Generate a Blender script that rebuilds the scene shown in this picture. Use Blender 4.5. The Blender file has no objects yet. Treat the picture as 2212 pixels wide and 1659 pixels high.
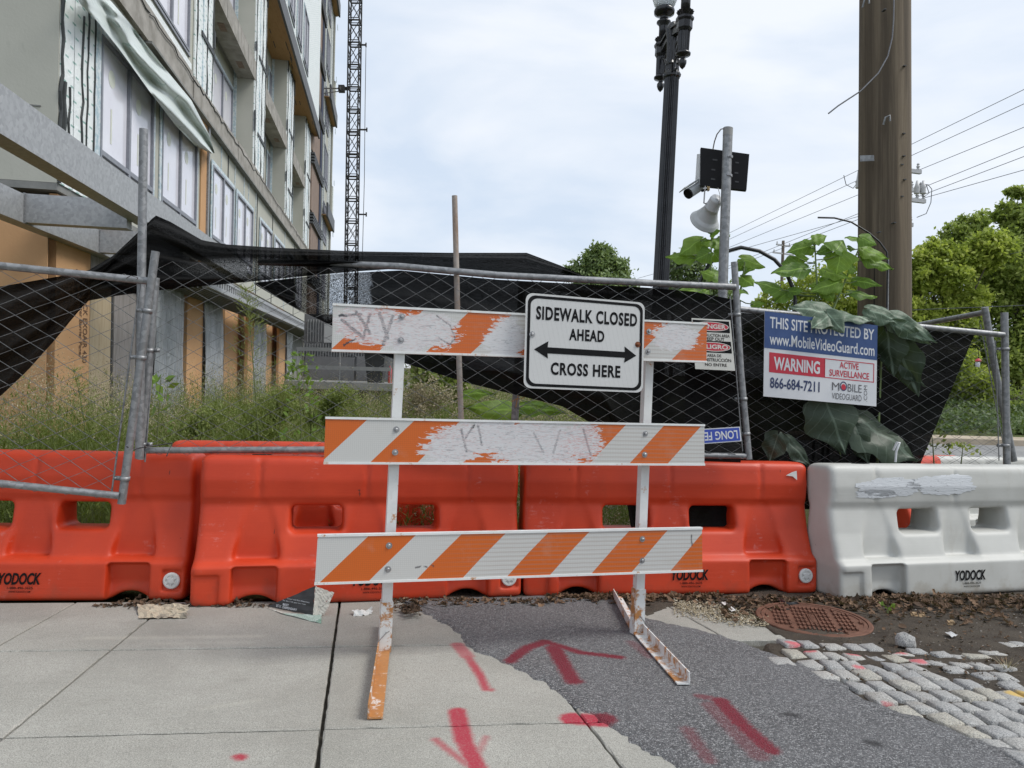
import bpy, math, random
import numpy as np
from mathutils import Matrix, Vector
random.seed(7); rng = np.random.default_rng(7)
R = math.radians
S = bpy.context.scene
COL = S.collection
# ------------------------------------------------------------------ camera
F_PX = 1534.0; CX = 1106.0; CY = 829.5
CAM = np.array([0.0, 0.0, 1.42])
pit = math.atan(29.5 / F_PX); rol = 0.028
_F = np.array([0, math.cos(pit), -math.sin(pit)])
_R0 = np.array([1.0, 0, 0]); _U0 = np.array([0, math.sin(pit), math.cos(pit)])
cR = _R0 * math.cos(rol) + _U0 * math.sin(rol)
cU = _U0 * math.cos(rol) - _R0 * math.sin(rol)
cam_d = bpy.data.cameras.new('camera'); cam = bpy.data.objects.new('camera', cam_d); COL.objects.link(cam)
cam_d.sensor_width = 36; cam_d.lens = 36 * F_PX / 2212; cam_d.clip_end = 3000; cam_d.clip_start = 0.05
cam.matrix_world = Matrix(((cR[0], cU[0], -_F[0], CAM[0]), (cR[1], cU[1], -_F[1], CAM[1]), (cR[2], cU[2], -_F[2], CAM[2]), (0, 0, 0, 1)))
S.camera = cam
# ------------------------------------------------------------------ light
SUN_EL, SUN_AZ = 52.0, 98.0
world = bpy.data.worlds.new('World'); S.world = world; world.use_nodes = True
wn = world.node_tree; wn.nodes.clear()
def N(nt, t, **k):
    n = nt.nodes.new(t)
    for a, b in k.items():
        setattr(n, a, b)
    return n
sky = N(wn, 'ShaderNodeTexSky', sky_type='NISHITA', sun_disc=False, sun_elevation=R(SUN_EL), sun_rotation=R(SUN_AZ), dust_density=3.0, air_density=1.0)
tc = N(wn, 'ShaderNodeTexCoord')
mp = N(wn, 'ShaderNodeMapping'); mp.inputs['Scale'].default_value = (1.0, 1.0, 3.2); mp.inputs['Location'].default_value = (.4, .2, .0)
wn.links.new(tc.outputs['Generated'], mp.inputs['Vector'])
n1 = N(wn, 'ShaderNodeTexNoise'); n1.inputs['Scale'].default_value = 2.3; n1.inputs['Detail'].default_value = 8; n1.inputs['Roughness'].default_value = .52; n1.inputs['Distortion'].default_value = .35
wn.links.new(mp.outputs[0], n1.inputs['Vector'])
cr = N(wn, 'ShaderNodeValToRGB')
cr.color_ramp.elements[0].position = .38; cr.color_ramp.elements[0].color = (5.3, 6.1, 7.2, 1)
cr.color_ramp.elements[1].position = .66; cr.color_ramp.elements[1].color = (7.3, 7.6, 8.05, 1)
wn.links.new(n1.outputs[0], cr.inputs[0])
mx = N(wn, 'ShaderNodeMix', data_type='RGBA'); mx.inputs[0].default_value = .88
wn.links.new(sky.outputs[0], mx.inputs[6]); wn.links.new(cr.outputs[0], mx.inputs[7])
bg = N(wn, 'ShaderNodeBackground'); bg.inputs[1].default_value = .083
wo = N(wn, 'ShaderNodeOutputWorld')
wn.links.new(mx.outputs[2], bg.inputs[0]); wn.links.new(bg.outputs[0], wo.inputs[0])
sd = bpy.data.lights.new('sun', 'SUN'); sd.energy = 1.5; sd.angle = R(25); sd.color = (1, .965, .91)
sun = bpy.data.objects.new('sun', sd); COL.objects.link(sun)
sun.rotation_euler = (R(90 - SUN_EL), 0, R(180 - SUN_AZ))
S.view_settings.view_transform = 'Standard'; S.view_settings.look = 'None'; S.view_settings.gamma = 1
S.view_settings.use_curve_mapping = False; S.view_settings.exposure = 0.72
S.render.resolution_x = 1024; S.render.resolution_y = 768
S.cycles.max_bounces = 8; S.cycles.transparent_max_bounces = 24; S.cycles.sample_clamp_indirect = 6

# ------------------------------------------------------------------ pixel -> place (design coordinates 2212 x 1659)
def ray(x, y):
    return _F + cR * ((x - CX) / F_PX) + cU * ((CY - y) / F_PX)
def P(x, y, Z):
    return CAM + ray(x, y) * Z
nrm = _F * .0655 + cU * 1.0 + cR * .02; nrm = nrm / np.linalg.norm(nrm)
G_H = 1.02; G_O = CAM - nrm * G_H
e1 = cR - nrm * cR.dot(nrm); e1 /= np.linalg.norm(e1)
e2 = np.cross(nrm, e1)
def hit(x, y, p0, n):
    r = ray(x, y); return CAM + r * ((p0 - CAM).dot(n) / r.dot(n))
def G(x, y, h=0.0):
    return hit(x, y, G_O + nrm * h, nrm)
def ab(p):
    d = p - G_O; return np.array([d.dot(e1), d.dot(e2)])
def GAB(x, y):
    return ab(G(x, y))
def W(a, b, h=0.0):
    return G_O + e1 * a + e2 * b + nrm * h
def planez(x, y):
    return G_O[2] - (nrm[0] * (x - G_O[0]) + nrm[1] * (y - G_O[1])) / nrm[2]
def unit(v):
    v = np.asarray(v, float); return v / np.linalg.norm(v)
UP = np.array([0, 0, 1.0])

# ------------------------------------------------------------------ mesh building
class MB:
    def __init__(s): s.V = []; s.F = []; s.U = []; s.n = 0; s.T = []
    def add(s, v, f, uv=None, tint=0.0):
        v = np.asarray(v, float); s.V.append(v)
        s.F += [tuple(i + s.n for i in q) for q in f]
        s.U.append(np.asarray(uv, float) if uv is not None else v[:, :2] * 0)
        s.T.append(np.full(len(v), tint)); s.n += len(v); return s
    def box(s, c, x, y, z, tint=0.0):
        c, x, y, z = (np.asarray(q, float) for q in (c, x, y, z))
        v = [c + sx * x + sy * y + sz * z for sx in (-1, 1) for sy in (-1, 1) for sz in (-1, 1)]
        f = [(0, 1, 3, 2), (4, 6, 7, 5), (0, 4, 5, 1), (2, 3, 7, 6), (0, 2, 6, 4), (1, 5, 7, 3)]
        if np.dot(np.cross(x, y), z) < 0: f = [q[::-1] for q in f]
        return s.add(v, f, tint=tint)
    def bar(s, a, b, w, h, up=UP, tint=0.0):
        a, b = np.asarray(a, float), np.asarray(b, float); d = b - a; L = np.linalg.norm(d)
        if L < 1e-9: return s
        d /= L; sd_ = np.cross(d, up)
        if np.linalg.norm(sd_) < 1e-4: sd_ = np.cross(d, (1, 0, 0))
        sd_ = unit(sd_); u = np.cross(sd_, d)
        return s.box((a + b) / 2, d * L / 2, sd_ * w / 2, u * h / 2, tint)
    def tube(s, pts, r, sides=10, cap=True):
        pts = np.asarray(pts, float); n = len(pts)
        r = np.full(n, float(r)) if np.isscalar(r) else np.asarray(r, float)
        t = np.gradient(pts, axis=0); t /= np.linalg.norm(t, axis=1)[:, None] + 1e-12
        ref = UP if abs(t[0].dot(UP)) < .9 else np.array([1.0, 0, 0])
        nn = unit(np.cross(t[0], ref)); rings = []
        ang = np.linspace(0, 2 * math.pi, sides, endpoint=False)
        for i in range(n):
            nn = nn - t[i] * nn.dot(t[i]); nn /= np.linalg.norm(nn) + 1e-12; b = np.cross(t[i], nn)
            rings.append(pts[i] + r[i] * (np.cos(ang)[:, None] * nn + np.sin(ang)[:, None] * b))
        v = np.concatenate(rings); f = []
        for i in range(n - 1):
            for k in range(sides):
                k2 = (k + 1) % sides
                f.append((i * sides + k, i * sides + k2, (i + 1) * sides + k2, (i + 1) * sides + k))
        if cap:
            m = len(v); v = np.concatenate([v, rings[0], rings[-1]])
            f.append(tuple(m + k for k in range(sides))[::-1]); f.append(tuple(m + sides + k for k in range(sides)))
        return s.add(v, f)
    def lathe(s, prof, o, ax=UP, sides=20, star=None, x=None):
        o = np.asarray(o, float); ax = unit(ax); x = unit(np.cross(ax, (0.3, 1, 0.1))) if x is None else unit(x); y = np.cross(ax, x)
        v = []; f = []
        for (r, h) in prof:
            for k in range(sides):
                a = 2 * math.pi * k / sides; rr = r * (1 if star is None or k % 2 == 0 else star)
                v.append(o + ax * h + rr * (math.cos(a) * x + math.sin(a) * y))
        m = len(prof)
        for i in range(m - 1):
            for k in range(sides):
                k2 = (k + 1) % sides; f.append((i * sides + k, i * sides + k2, (i + 1) * sides + k2, (i + 1) * sides + k))
        f.append(tuple(range(sides))[::-1]); f.append(tuple((m - 1) * sides + k for k in range(sides)))
        return s.add(v, f)
    def grid(s, pts, uv=None, flip=False):
        pts = np.asarray(pts, float); a, b = pts.shape[:2]; f = []
        for i in range(a - 1):
            for j in range(b - 1):
                q = (i * b + j, (i + 1) * b + j, (i + 1) * b + j + 1, i * b + j + 1); f.append(q[::-1] if flip else q)
        return s.add(pts.reshape(-1, 3), f, None if uv is None else np.asarray(uv).reshape(-1, 2))
FR = {}
def mesh_data(name, V, F, uv=None, tint=None, smooth=False, mats=()):
    me = bpy.data.meshes.new(name)
    V = np.asarray(V, float)
    if isinstance(F, np.ndarray):
        n, k = F.shape; me.vertices.add(len(V)); me.vertices.foreach_set('co', V.ravel()); me.loops.add(n * k); me.loops.foreach_set('vertex_index', F.ravel())
        me.polygons.add(n); me.polygons.foreach_set('loop_start', np.arange(n) * k); me.update(calc_edges=True)
    else:
        me.from_pydata(V.tolist(), [], F)
    if uv is not None:
        li = np.empty(len(me.loops), np.int32); me.loops.foreach_get('vertex_index', li)
        ul = me.uv_layers.new(name='UVMap'); ul.data.foreach_set('uv', np.asarray(uv, float)[li].ravel())
    if tint is not None:
        at = me.attributes.new('tint', 'FLOAT', 'POINT'); at.data.foreach_set('value', np.asarray(tint, float))
    if smooth: me.polygons.foreach_set('use_smooth', [True] * len(me.polygons))
    for m in mats: me.materials.append(m)
    return me
def tag(o, label=None, cat=None, group=None, kind=None):
    if label: o['label'] = label
    if cat: o['category'] = cat
    if group: o['group'] = group
    if kind: o['kind'] = kind
    return o
def matof(o): return FR[o.name]
def thing(name, label, cat, loc, group=None, M=None, kind=None):
    o = bpy.data.objects.new(name, None); COL.objects.link(o); o.empty_display_size = .1
    M = Matrix.Translation(Vector(loc)) if M is None else M
    o.matrix_world = M; FR[o.name] = M.copy()
    return tag(o, label, cat, group, kind)
def put(name, mb, m, parent=None, smooth=False, label=None, cat=None, group=None, kind=None, useuv=False, usetint=False, loc=None):
    """link a builder (or (V, F) pair) in world coordinates as one object"""
    if isinstance(mb, MB): V = np.concatenate(mb.V); Fc = mb.F; uv = np.concatenate(mb.U) if useuv else None; ti = np.concatenate(mb.T) if usetint else None
    else:
        V, Fc = mb[0], mb[1]; uv = mb[2] if len(mb) > 2 else None; ti = mb[3] if len(mb) > 3 else None
    if parent is not None: M = FR[parent.name]
    else:
        c = np.asarray(loc, float) if loc is not None else np.array([V[:, 0].mean(), V[:, 1].mean(), V[:, 2].min()])
        M = Matrix.Translation(Vector(c))
    Mi = np.array(M.inverted()); L = V @ Mi[:3, :3].T + Mi[:3, 3]
    me = mesh_data(name, L, Fc, uv, ti, smooth, [m] if not isinstance(m, (list, tuple)) else m)
    o = bpy.data.objects.new(name, me); COL.objects.link(o)
    if parent is not None: o.parent = parent
    else: o.matrix_world = M
    FR[o.name] = M.copy()
    return tag(o, label, cat, group, kind)
def frame(o, x, y, z):
    return Matrix(((x[0], y[0], z[0], o[0]), (x[1], y[1], z[1], o[1]), (x[2], y[2], z[2], o[2]), (0, 0, 0, 1)))
def tf(M, V):
    A = np.array(M); return np.asarray(V, float) @ A[:3, :3].T + A[:3, 3]
def lerp(a, b, t): return a + (b - a) * t
def polyline(pts, t):
    """point(s) at arc parameter t of a list of points"""
    pts = np.asarray(pts, float); d = np.concatenate([[0], np.cumsum(np.linalg.norm(np.diff(pts[:, :2], axis=0), axis=1))]); d /= d[-1]
    return np.stack([np.interp(t, d, pts[:, k]) for k in range(pts.shape[1])], -1)
def fbm(x, y, seed=0, oct=4):
    r = np.random.default_rng(seed); out = 0; a = 1.0; x = np.asarray(x, float); y = np.asarray(y, float)
    for o in range(oct):
        for k in range(3):
            th = r.uniform(0, 2 * math.pi); ph = r.uniform(0, 6.28); f = 2 ** o * r.uniform(.7, 1.3)
            out = out + a * np.sin((x * math.cos(th) + y * math.sin(th)) * f + ph) / 3
        a *= .55
    return out

# ------------------------------------------------------------------ materials
class NT:
    def __init__(s, name):
        s.m = bpy.data.materials.new(name); s.m.use_nodes = True; s.t = s.m.node_tree
        s.b = s.t.nodes['Principled BSDF']; s.o = s.t.nodes['Material Output']; s._c = {}
    def n(s, t, **k): return N(s.t, t, **k)
    def L(s, a, b): s.t.links.new(a, b)
    def set(s, sock, v):
        if hasattr(v, 'links') or isinstance(v, bpy.types.NodeSocket): s.L(v, sock)
        else: sock.default_value = v
    def math(s, op, a, b=None, c=None, clamp=False):
        n = s.n('ShaderNodeMath', operation=op, use_clamp=clamp); s.set(n.inputs[0], a)
        if b is not None: s.set(n.inputs[1], b)
        if c is not None: s.set(n.inputs[2], c)
        return n.outputs[0]
    def vmath(s, op, a, b=None, sc=None):
        n = s.n('ShaderNodeVectorMath', operation=op); s.set(n.inputs[0], a)
        if b is not None: s.set(n.inputs[1], b)
        if sc is not None: s.set(n.inputs['Scale'], sc)
        return n.outputs['Value'] if op in ('DOT_PRODUCT', 'LENGTH', 'DISTANCE') else n.outputs['Vector']
    def coord(s, k='Object'):
        if k not in s._c:
            if k == 'Position': s._c[k] = s.n('ShaderNodeNewGeometry').outputs['Position']
            else: s._c[k] = s.n('ShaderNodeTexCoord').outputs[k]
        return s._c[k]
    def noise(s, scale, detail=3, rough=.5, vec=None, stretch=None, dist=0.0, k='Object', out=0):
        v = vec if vec is not None else s.coord(k)
        if stretch is not None:
            mp_ = s.n('ShaderNodeMapping'); mp_.inputs['Scale'].default_value = stretch; s.L(v, mp_.inputs[0]); v = mp_.outputs[0]
        n = s.n('ShaderNodeTexNoise'); n.inputs['Scale'].default_value = scale; n.inputs['Detail'].default_value = detail
        n.inputs['Roughness'].default_value = rough; n.inputs['Distortion'].default_value = dist; s.L(v, n.inputs['Vector']); return n.outputs[out]
    def voro(s, scale, vec=None, feature='F1', out='Distance', k='Object', rnd=1.0):
        n = s.n('ShaderNodeTexVoronoi', feature=feature); n.inputs['Scale'].default_value = scale; n.inputs['Randomness'].default_value = rnd
        s.L(vec if vec is not None else s.coord(k), n.inputs['Vector']); return n.outputs[out]
    def ramp(s, f, *st):
        n = s.n('ShaderNodeValToRGB'); s.L(f, n.inputs[0]); e = n.color_ramp.elements
        while len(e) < len(st): e.new(.5)
        for i, (p, c) in enumerate(st):
            e[i].position = p; e[i].color = (c, c, c, 1) if np.isscalar(c) else (*c[:3], 1)
        return n.outputs[0]
    def mix(s, f, a, b, mode='MIX'):
        n = s.n('ShaderNodeMix', data_type='RGBA', blend_type=mode); s.set(n.inputs[0], f)
        for i, v in ((6, a), (7, b)):
            if isinstance(v, (tuple, list)): v = (*v[:3], 1)
            s.set(n.inputs[i], v)
        return n.outputs[2]
    def bump(s, h, strength=.3, dist=.01):
        n = s.n('ShaderNodeBump'); n.inputs['Strength'].default_value = strength; n.inputs['Distance'].default_value = dist
        s.L(h, n.inputs['Height']); s.L(n.outputs[0], s.b.inputs['Normal']); return s
    def base(s, c=None, rough=None, metal=None, spec=None):
        for k, v in (('Base Color', c), ('Roughness', rough), ('Metallic', metal), ('Specular IOR Level', spec)):
            if v is None: continue
            if isinstance(v, tuple): v = (*v[:3], 1)
            s.set(s.b.inputs[k], v)
        return s
    def segs(s, vec, segs, soft, noise=None):
        """coverage of painted strokes: distance to segments (ax, ay, bx, by, radius, opacity) in the plane of vec"""
        res = None
        sx = s.n('ShaderNodeSeparateXYZ'); s.L(vec, sx.inputs[0]); cx = s.n('ShaderNodeCombineXYZ'); s.L(sx.outputs[0], cx.inputs[0]); s.L(sx.outputs[1], cx.inputs[1]); p = cx.outputs[0]
        for (ax, ay, bx, by, r, op) in segs:
            pa = s.vmath('SUBTRACT', p, (ax, ay, 0)); ba = (bx - ax, by - ay, 0); bb = ba[0] ** 2 + ba[1] ** 2 + 1e-9
            h = s.math('DIVIDE', s.vmath('DOT_PRODUCT', pa, ba), bb, clamp=True)
            d = s.vmath('DISTANCE', pa, s.vmath('SCALE', ba, sc=h))
            if noise is not None: d = s.math('ADD', d, noise)
            mr = s.n('ShaderNodeMapRange'); mr.interpolation_type = 'SMOOTHSTEP'
            for i, v in enumerate((r + soft, r - soft, 0.0, op)): mr.inputs[i + 1].default_value = v
            s.L(d, mr.inputs[0]); res = mr.outputs[0] if res is None else s.math('MAXIMUM', res, mr.outputs[0])
        g = s.ramp(s.noise(170, 2, .7, vec=vec), (.36, .78), (.52, 1.0)) if soft > .01 else None
        return s.math("MULTIPLY", res, g) if g is not None else res
def simple(name, c1, c2=None, scale=8.0, rough=.6, metal=0.0, bump=0.0, bscale=None, spec=.5, stretch=None, k='Object', detail=4, bd=.005, lo=.35, hi=.65):
    m = NT(name); c2 = c1 if c2 is None else c2
    f = m.noise(scale, detail, .6, stretch=stretch, k=k)
    m.base(m.ramp(f, (lo, c1), (hi, c2)), rough, metal, spec)
    if bump: m.bump(m.noise(bscale or scale * 4, 4, .6, stretch=stretch, k=k), bump, bd)
    return m.m
def dpos(x, y):
    p = G(x, y); return p[0], p[1]
def strokes(lst):
    out = []
    for pts, wpx, op in lst:
        op = min(1.0, op * 1.3); wpx *= 1.12
        for (a, b) in zip(pts[:-1], pts[1:]):
            pa, pb = G(*a), G(*b); Z = (pa - CAM).dot(_F); out.append((pa[0], pa[1], pb[0], pb[1], wpx / 2 * Z / F_PX, op))
    return out
SPRAY_A = strokes([([(988, 1392), (1010, 1418)], 26, .55), ([(1010, 1418), (1038, 1460), (1050, 1489)], 17, .7), ([(1050, 1489), (1060, 1490)], 17, .6),
    ([(987, 1536), (1002, 1600), (1035, 1665)], 34, .75), ([(940, 1598), (1010, 1652)], 16, .55), ([(1050, 1592), (1022, 1650)], 14, .4),
    ([(1240, 1552), (1296, 1557)], 56, .8), ([(516, 1634), (521, 1636)], 24, .85)])
SPRAY_B = strokes([([(1104, 1430), (1140, 1404), (1178, 1391)], 27, .85), ([(1178, 1391), (1255, 1415), (1338, 1425)], 21, .8), ([(1196, 1404), (1216, 1440), (1238, 1478)], 31, .85),
    ([(1238, 1478), (1250, 1478)], 22, .7), ([(1364, 1392), (1404, 1424)], 22, .3), ([(1512, 1510), (1562, 1520)], 24, .5), ([(1555, 1520), (1600, 1570), (1664, 1628)], 34, .78),
    ([(1535, 1530), (1640, 1640)], 36, .35), ([(1484, 1582), (1532, 1650)], 26, .38), ([(1248, 1552), (1300, 1557)], 56, .75)])
SPRAY_C = [(*dpos(x, y), *dpos(x + 10, y + 1), r * .0021, .8) for (x, y, r) in ((1708, 1396, 12), (1742, 1412, 10), (1841, 1417, 14), (1936, 1413, 11), (1978, 1433, 12), (1852, 1392, 6), (1850, 1445, 7), (1916, 1523, 6), (1748, 1385, 7))]
def M_concrete():
    m = NT('concrete_walk'); pos = m.coord('Position')
    f = m.noise(2.2, 5, .6, vec=pos); g = m.noise(260, 2, .7, vec=pos); st = m.noise(9, 5, .65, vec=pos, stretch=(1, 3, 1))
    c = m.ramp(f, (.3, (.37, .362, .32)), (.7, (.49, .478, .43)))
    c = m.mix(m.ramp(g, (.38, .75), (.64, 0)), c, (.15, .148, .135))
    c = m.mix(m.ramp(st, (.56, 0), (.78, .3)), c, (.2, .185, .15))
    pale = [(*dpos(190, 1379), *dpos(560, 1374), .02, .35), (*dpos(340, 1390), *dpos(540, 1387), .012, .25), (*dpos(440, 1530), *dpos(560, 1512), .004, .3)]
    c = m.mix(m.segs(pos, pale, .03), c, (.55, .52, .44))
    w = m.noise(420, 1, .5, vec=pos); c = m.mix(m.ramp(w, (.66, 0), (.72, .6)), c, (.5, .49, .45))
    c = m.mix(m.segs(pos, SPRAY_A, .014, m.math('MULTIPLY', m.math('SUBTRACT', m.noise(60, 3, .6, vec=pos), .5), .02)), c, (.36, .022, .045))
    gum = m.voro(3.2, vec=pos); c = m.mix(m.ramp(gum, (.028, .6), (.045, 0)), c, (.12, .115, .105))
    sm = m.noise(1.1, 5, .7, vec=pos, dist=1.0); c = m.mix(m.ramp(sm, (.5, 0), (.72, .4)), c, (.22, .21, .185))
    m.base(c, .88); return m.bump(m.noise(330, 3, .7, vec=pos), .35, .002).m
def M_asphalt():
    m = NT('asphalt'); pos = m.coord('Position')
    v = m.voro(175, vec=pos, out='Color'); d = m.voro(175, vec=pos)
    sx = m.n('ShaderNodeSeparateColor'); m.L(v, sx.inputs[0])
    c = m.ramp(sx.outputs[0], (0, .045), (.4, .135), (.75, .27), (1, .5))
    c = m.mix(m.ramp(d, (.35, 0), (.7, .7)), c, (.03, .03, .034))
    big = m.noise(3.5, 5, .6, vec=pos); c = m.mix(m.ramp(big, (.35, .0), (.7, .35)), c, (.20, .20, .205))
    c = m.mix(.22, c, (.13, .132, .142))
    hole = [(*dpos(x, y), *dpos(x + 14, y + 2), .018, .9) for x, y in ((1702, 1550), (1880, 1612))]
    c = m.mix(m.segs(pos, hole, .02), c, (.012, .012, .013))
    c = m.mix(m.segs(pos, SPRAY_B, .016, m.math('MULTIPLY', m.math('SUBTRACT', m.noise(70, 3, .6, vec=pos), .5), .04)), c, (.17, .008, .022))
    m.base(c, .85); return m.bump(m.math('SUBTRACT', 1.0, d), .9, .006).m
def M_granite():
    m = NT('granite'); pos = m.coord('Position'); oi = m.n('ShaderNodeObjectInfo')
    c = m.ramp(oi.outputs['Random'], (0, (.38, .38, .375)), (.35, (.44, .435, .42)), (.7, (.50, .485, .45)), (1, (.47, .44, .36)))
    g = m.noise(190, 3, .7, vec=pos); c = m.mix(m.ramp(g, (.36, .8), (.6, 0)), c, (.075, .08, .085))
    g2 = m.noise(260, 1, .5, vec=pos); c = m.mix(m.ramp(g2, (.62, 0), (.7, .7)), c, (.62, .61, .58))
    st = m.noise(7, 4, .6, vec=pos); c = m.mix(m.ramp(st, (.55, 0), (.8, .45)), c, (.2, .16, .11))
    c = m.mix(m.segs(pos, SPRAY_C, .014, m.math('MULTIPLY', m.math('SUBTRACT', m.noise(60, 2, .6, vec=pos), .5), .02)), c, (.55, .07, .09))
    y = [(*dpos(2190, 1503), *dpos(2215, 1508), .03, .85)]
    c = m.mix(m.segs(pos, y, .012), c, (.6, .4, .08))
    m.base(c, .8); return m.bump(m.noise(120, 4, .7, vec=pos), .5, .006).m
def M_dirt():
    m = NT('dirt'); pos = m.coord('Position')
    c = m.ramp(m.noise(6, 6, .65, vec=pos), (.3, (.065, .053, .043)), (.7, (.13, .11, .088)))
    c = m.mix(m.ramp(m.noise(180, 3, .7, vec=pos), (.6, 0), (.72, .8)), c, (.26, .22, .17))
    c = m.mix(m.ramp(m.noise(26, 3, .6, vec=pos), (.6, 0), (.75, .5)), c, (.13, .09, .05))
    m.base(c, .95, spec=.2); return m.bump(m.noise(90, 5, .75, vec=pos), 1, .02).m
def M_plastic(name, c1, c2, dirt):
    m = NT(name); ob = m.coord('Object'); oi = m.n('ShaderNodeObjectInfo'); m._c['Object'] = m.vmath('ADD', ob, m.vmath('SCALE', (7.3, 3.1, 0), sc=m.math('MULTIPLY', oi.outputs['Random'], 9.0)))
    f = m.noise(3, 4, .55); c = m.ramp(f, (.35, c1), (.7, c2))
    w = m.noise(5, 6, .7, stretch=(1, 1, .35)); c = m.mix(m.ramp(w, (.6, 0), (.8, .35)), c, dirt)
    sx = m.n('ShaderNodeSeparateXYZ'); m.L(ob, sx.inputs[0])
    low = m.math('SUBTRACT', m.noise(9, 4, .6), m.math('MULTIPLY', sx.outputs[2], 2.2)); c = m.mix(m.ramp(low, (.32, 0), (.6, .5)), c, dirt)
    scf = m.noise(2.2, 6, .75, stretch=(2.2, 2.2, 1.2)); fine = m.noise(1, 3, .6, stretch=(14, 14, 60)); c = m.mix(m.math('MULTIPLY', m.ramp(scf, (.575, 0), (.66, 1)), m.ramp(fine, (.5, 0), (.62, .4))), c, tuple(min(1, q * .6 + .22) for q in c2))
    sp = m.noise(30, 3, .6, stretch=(1.0, 1, .4)); c = m.mix(m.ramp(sp, (.735, 0), (.76, .8)), c, (.05, .02, .015))
    m.base(c, m.ramp(f, (.3, .42), (.7, .58)), spec=.45); return m
def M_orange():
    m = M_plastic('orange_plastic', (.50, .040, .010), (.60, .054, .014), (.30, .06, .03))
    lines = m.noise(34, 3, .6, stretch=(.12, .12, 3)); m.bump(lines, .12, .006); return m.m
def M_whitepl():
    m = M_plastic('white_plastic', (.46, .46, .43), (.55, .55, .52), (.25, .2, .13))
    m.bump(m.noise(34, 3, .6, stretch=(.12, .12, 3)), .08, .005); return m.m
def M_board(name, off, smears, scrib):
    m = NT(name); uv = m.coord('UV'); sx = m.n('ShaderNodeSeparateXYZ'); m.L(uv, sx.inputs[0]); u, v = sx.outputs[0], sx.outputs[1]
    s = m.math('DIVIDE', m.math('SUBTRACT', m.math('SUBTRACT', u, v), off), .416)
    fr = m.math('FRACT', m.math('ADD', s, 10.0)); mask = m.math('LESS_THAN', fr, .5)
    c = m.mix(mask, (.54, .54, .52), (.56, .115, .010))
    hexa = m.voro(115, vec=uv, feature='DISTANCE_TO_EDGE', rnd=.12); c = m.mix(m.ramp(hexa, (.05, .42), (.14, 0)), c, m.mix(mask, (.36, .36, .35), (.36, .07, .01)))
    st = m.n('ShaderNodeTexWave'); st.inputs['Scale'].default_value = 16; st.inputs['Distortion'].default_value = .5; st.bands_direction = 'Y'; m.L(uv, st.inputs[0])
    side = m.ramp(u, (.45, 0), (.8, .3)); c = m.mix(m.math('MULTIPLY', m.ramp(st.outputs[1], (.62, 0), (.9, 1)), side), c, (.28, .2, .16))
    dn = m.noise(5, 5, .65, vec=uv); c = m.mix(m.ramp(dn, (.55, 0), (.8, .3)), c, (.42, .38, .33))
    if scrib:
        c = m.mix(m.segs(uv, scrib, .003, m.math('MULTIPLY', m.math('SUBTRACT', m.noise(90, 2, .5, vec=uv), .5), .012)), c, (.03, .03, .035))
    nz = m.noise(1, 5, .65, vec=uv, stretch=(16, 60, 1), dist=1.2); br = m.noise(1, 4, .6, vec=uv, stretch=(30, 160, 1), dist=2.0)
    for (cx, cy, rx, ry, red) in smears:
        e = m.vmath('LENGTH', m.vmath('MULTIPLY', m.vmath('SUBTRACT', uv, (cx, cy, 0)), (1 / rx, 1 / ry, 0)))
        f = m.math('SUBTRACT', m.math('ADD', 1.0, m.math('MULTIPLY', m.math('SUBTRACT', nz, .5), 1.9)), m.math('MULTIPLY', e, .82))
        k = m.math('MULTIPLY', m.ramp(f, (0.0, 0), (.06, 1)), m.ramp(br, (.30, .55), (.44, .98)))
        c = m.mix(k, c, m.mix(m.ramp(br, (.40, red), (.50, 0)), m.mix(m.ramp(m.noise(1, 3, .6, vec=uv, stretch=(12, 90, 1), dist=2.5), (.56, 0), (.62, .5)), (.60, .60, .61), (.2, .21, .23)), (.52, .16, .14)))
    if scrib:
        c = m.mix(m.math('MULTIPLY', m.segs(uv, scrib, .003, m.math('MULTIPLY', m.math('SUBTRACT', m.noise(90, 2, .5, vec=uv), .5), .016)), m.ramp(br, (.40, .1), (.56, .85))), c, (.05, .05, .06))
    m.base(c, .45); return m.m
def M_steel(name, lo=.2, hi=.42, rough=.5, metal=.7, sc=14):
    m = NT(name); f = m.voro(sc, out='Color'); s2 = m.n('ShaderNodeSeparateColor'); m.L(f, s2.inputs[0])
    a = m.noise(sc * .6, 5, .65); mixf = m.mix(.5, s2.outputs[0], a)
    m.base(m.ramp(mixf, (.25, (lo, lo * 1.02, lo * 1.05)), (.8, (hi, hi * 1.02, hi * 1.04))), rough, metal); return m.bump(m.noise(60, 4, .6), .1, .002).m
MT = {}
MT['concrete'] = M_concrete(); MT['asphalt'] = M_asphalt(); MT['granite'] = M_granite(); MT['dirt'] = M_dirt()
MT['orange'] = M_orange(); MT['whitepl'] = M_whitepl()
MT['galv'] = M_steel('galvanized_pipe', .2, .33, .5, .55, 46); MT['beamsteel'] = M_steel('galvanized_beam', .33, .44, .5, .4, 30)
MT['wire'] = simple('galvanized_wire', (.16, .165, .17), (.3, .305, .31), 40, .5, .6)
def M_rust():
    m = NT('rusty_pipe'); c = m.ramp(m.noise(5, 6, .7, stretch=(1, 1, .5)), (.42, (.40, .37, .34)), (.6, (.30, .22, .17)), (.74, (.17, .08, .04)))
    m.base(c, .8, .2); return m.bump(m.noise(60, 4, .7), .4, .003).m
MT['rust'] = M_rust()
def M_whitemetal(name, amt):
    m = NT(name); c = m.ramp(m.noise(12, 6, .7), (.3, (.62, .63, .62)), (.7, (.74, .75, .74)))
    r = m.noise(14, 6, .75); c = m.mix(m.ramp(r, (.62 - amt, 0), (.70 - amt, .95)), c, m.mix(m.noise(60, 3, .6), (.55, .22, .03), (.3, .12, .03)))
    m.base(c, .5); return m.bump(m.noise(70, 3, .6), .15, .002).m
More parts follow.
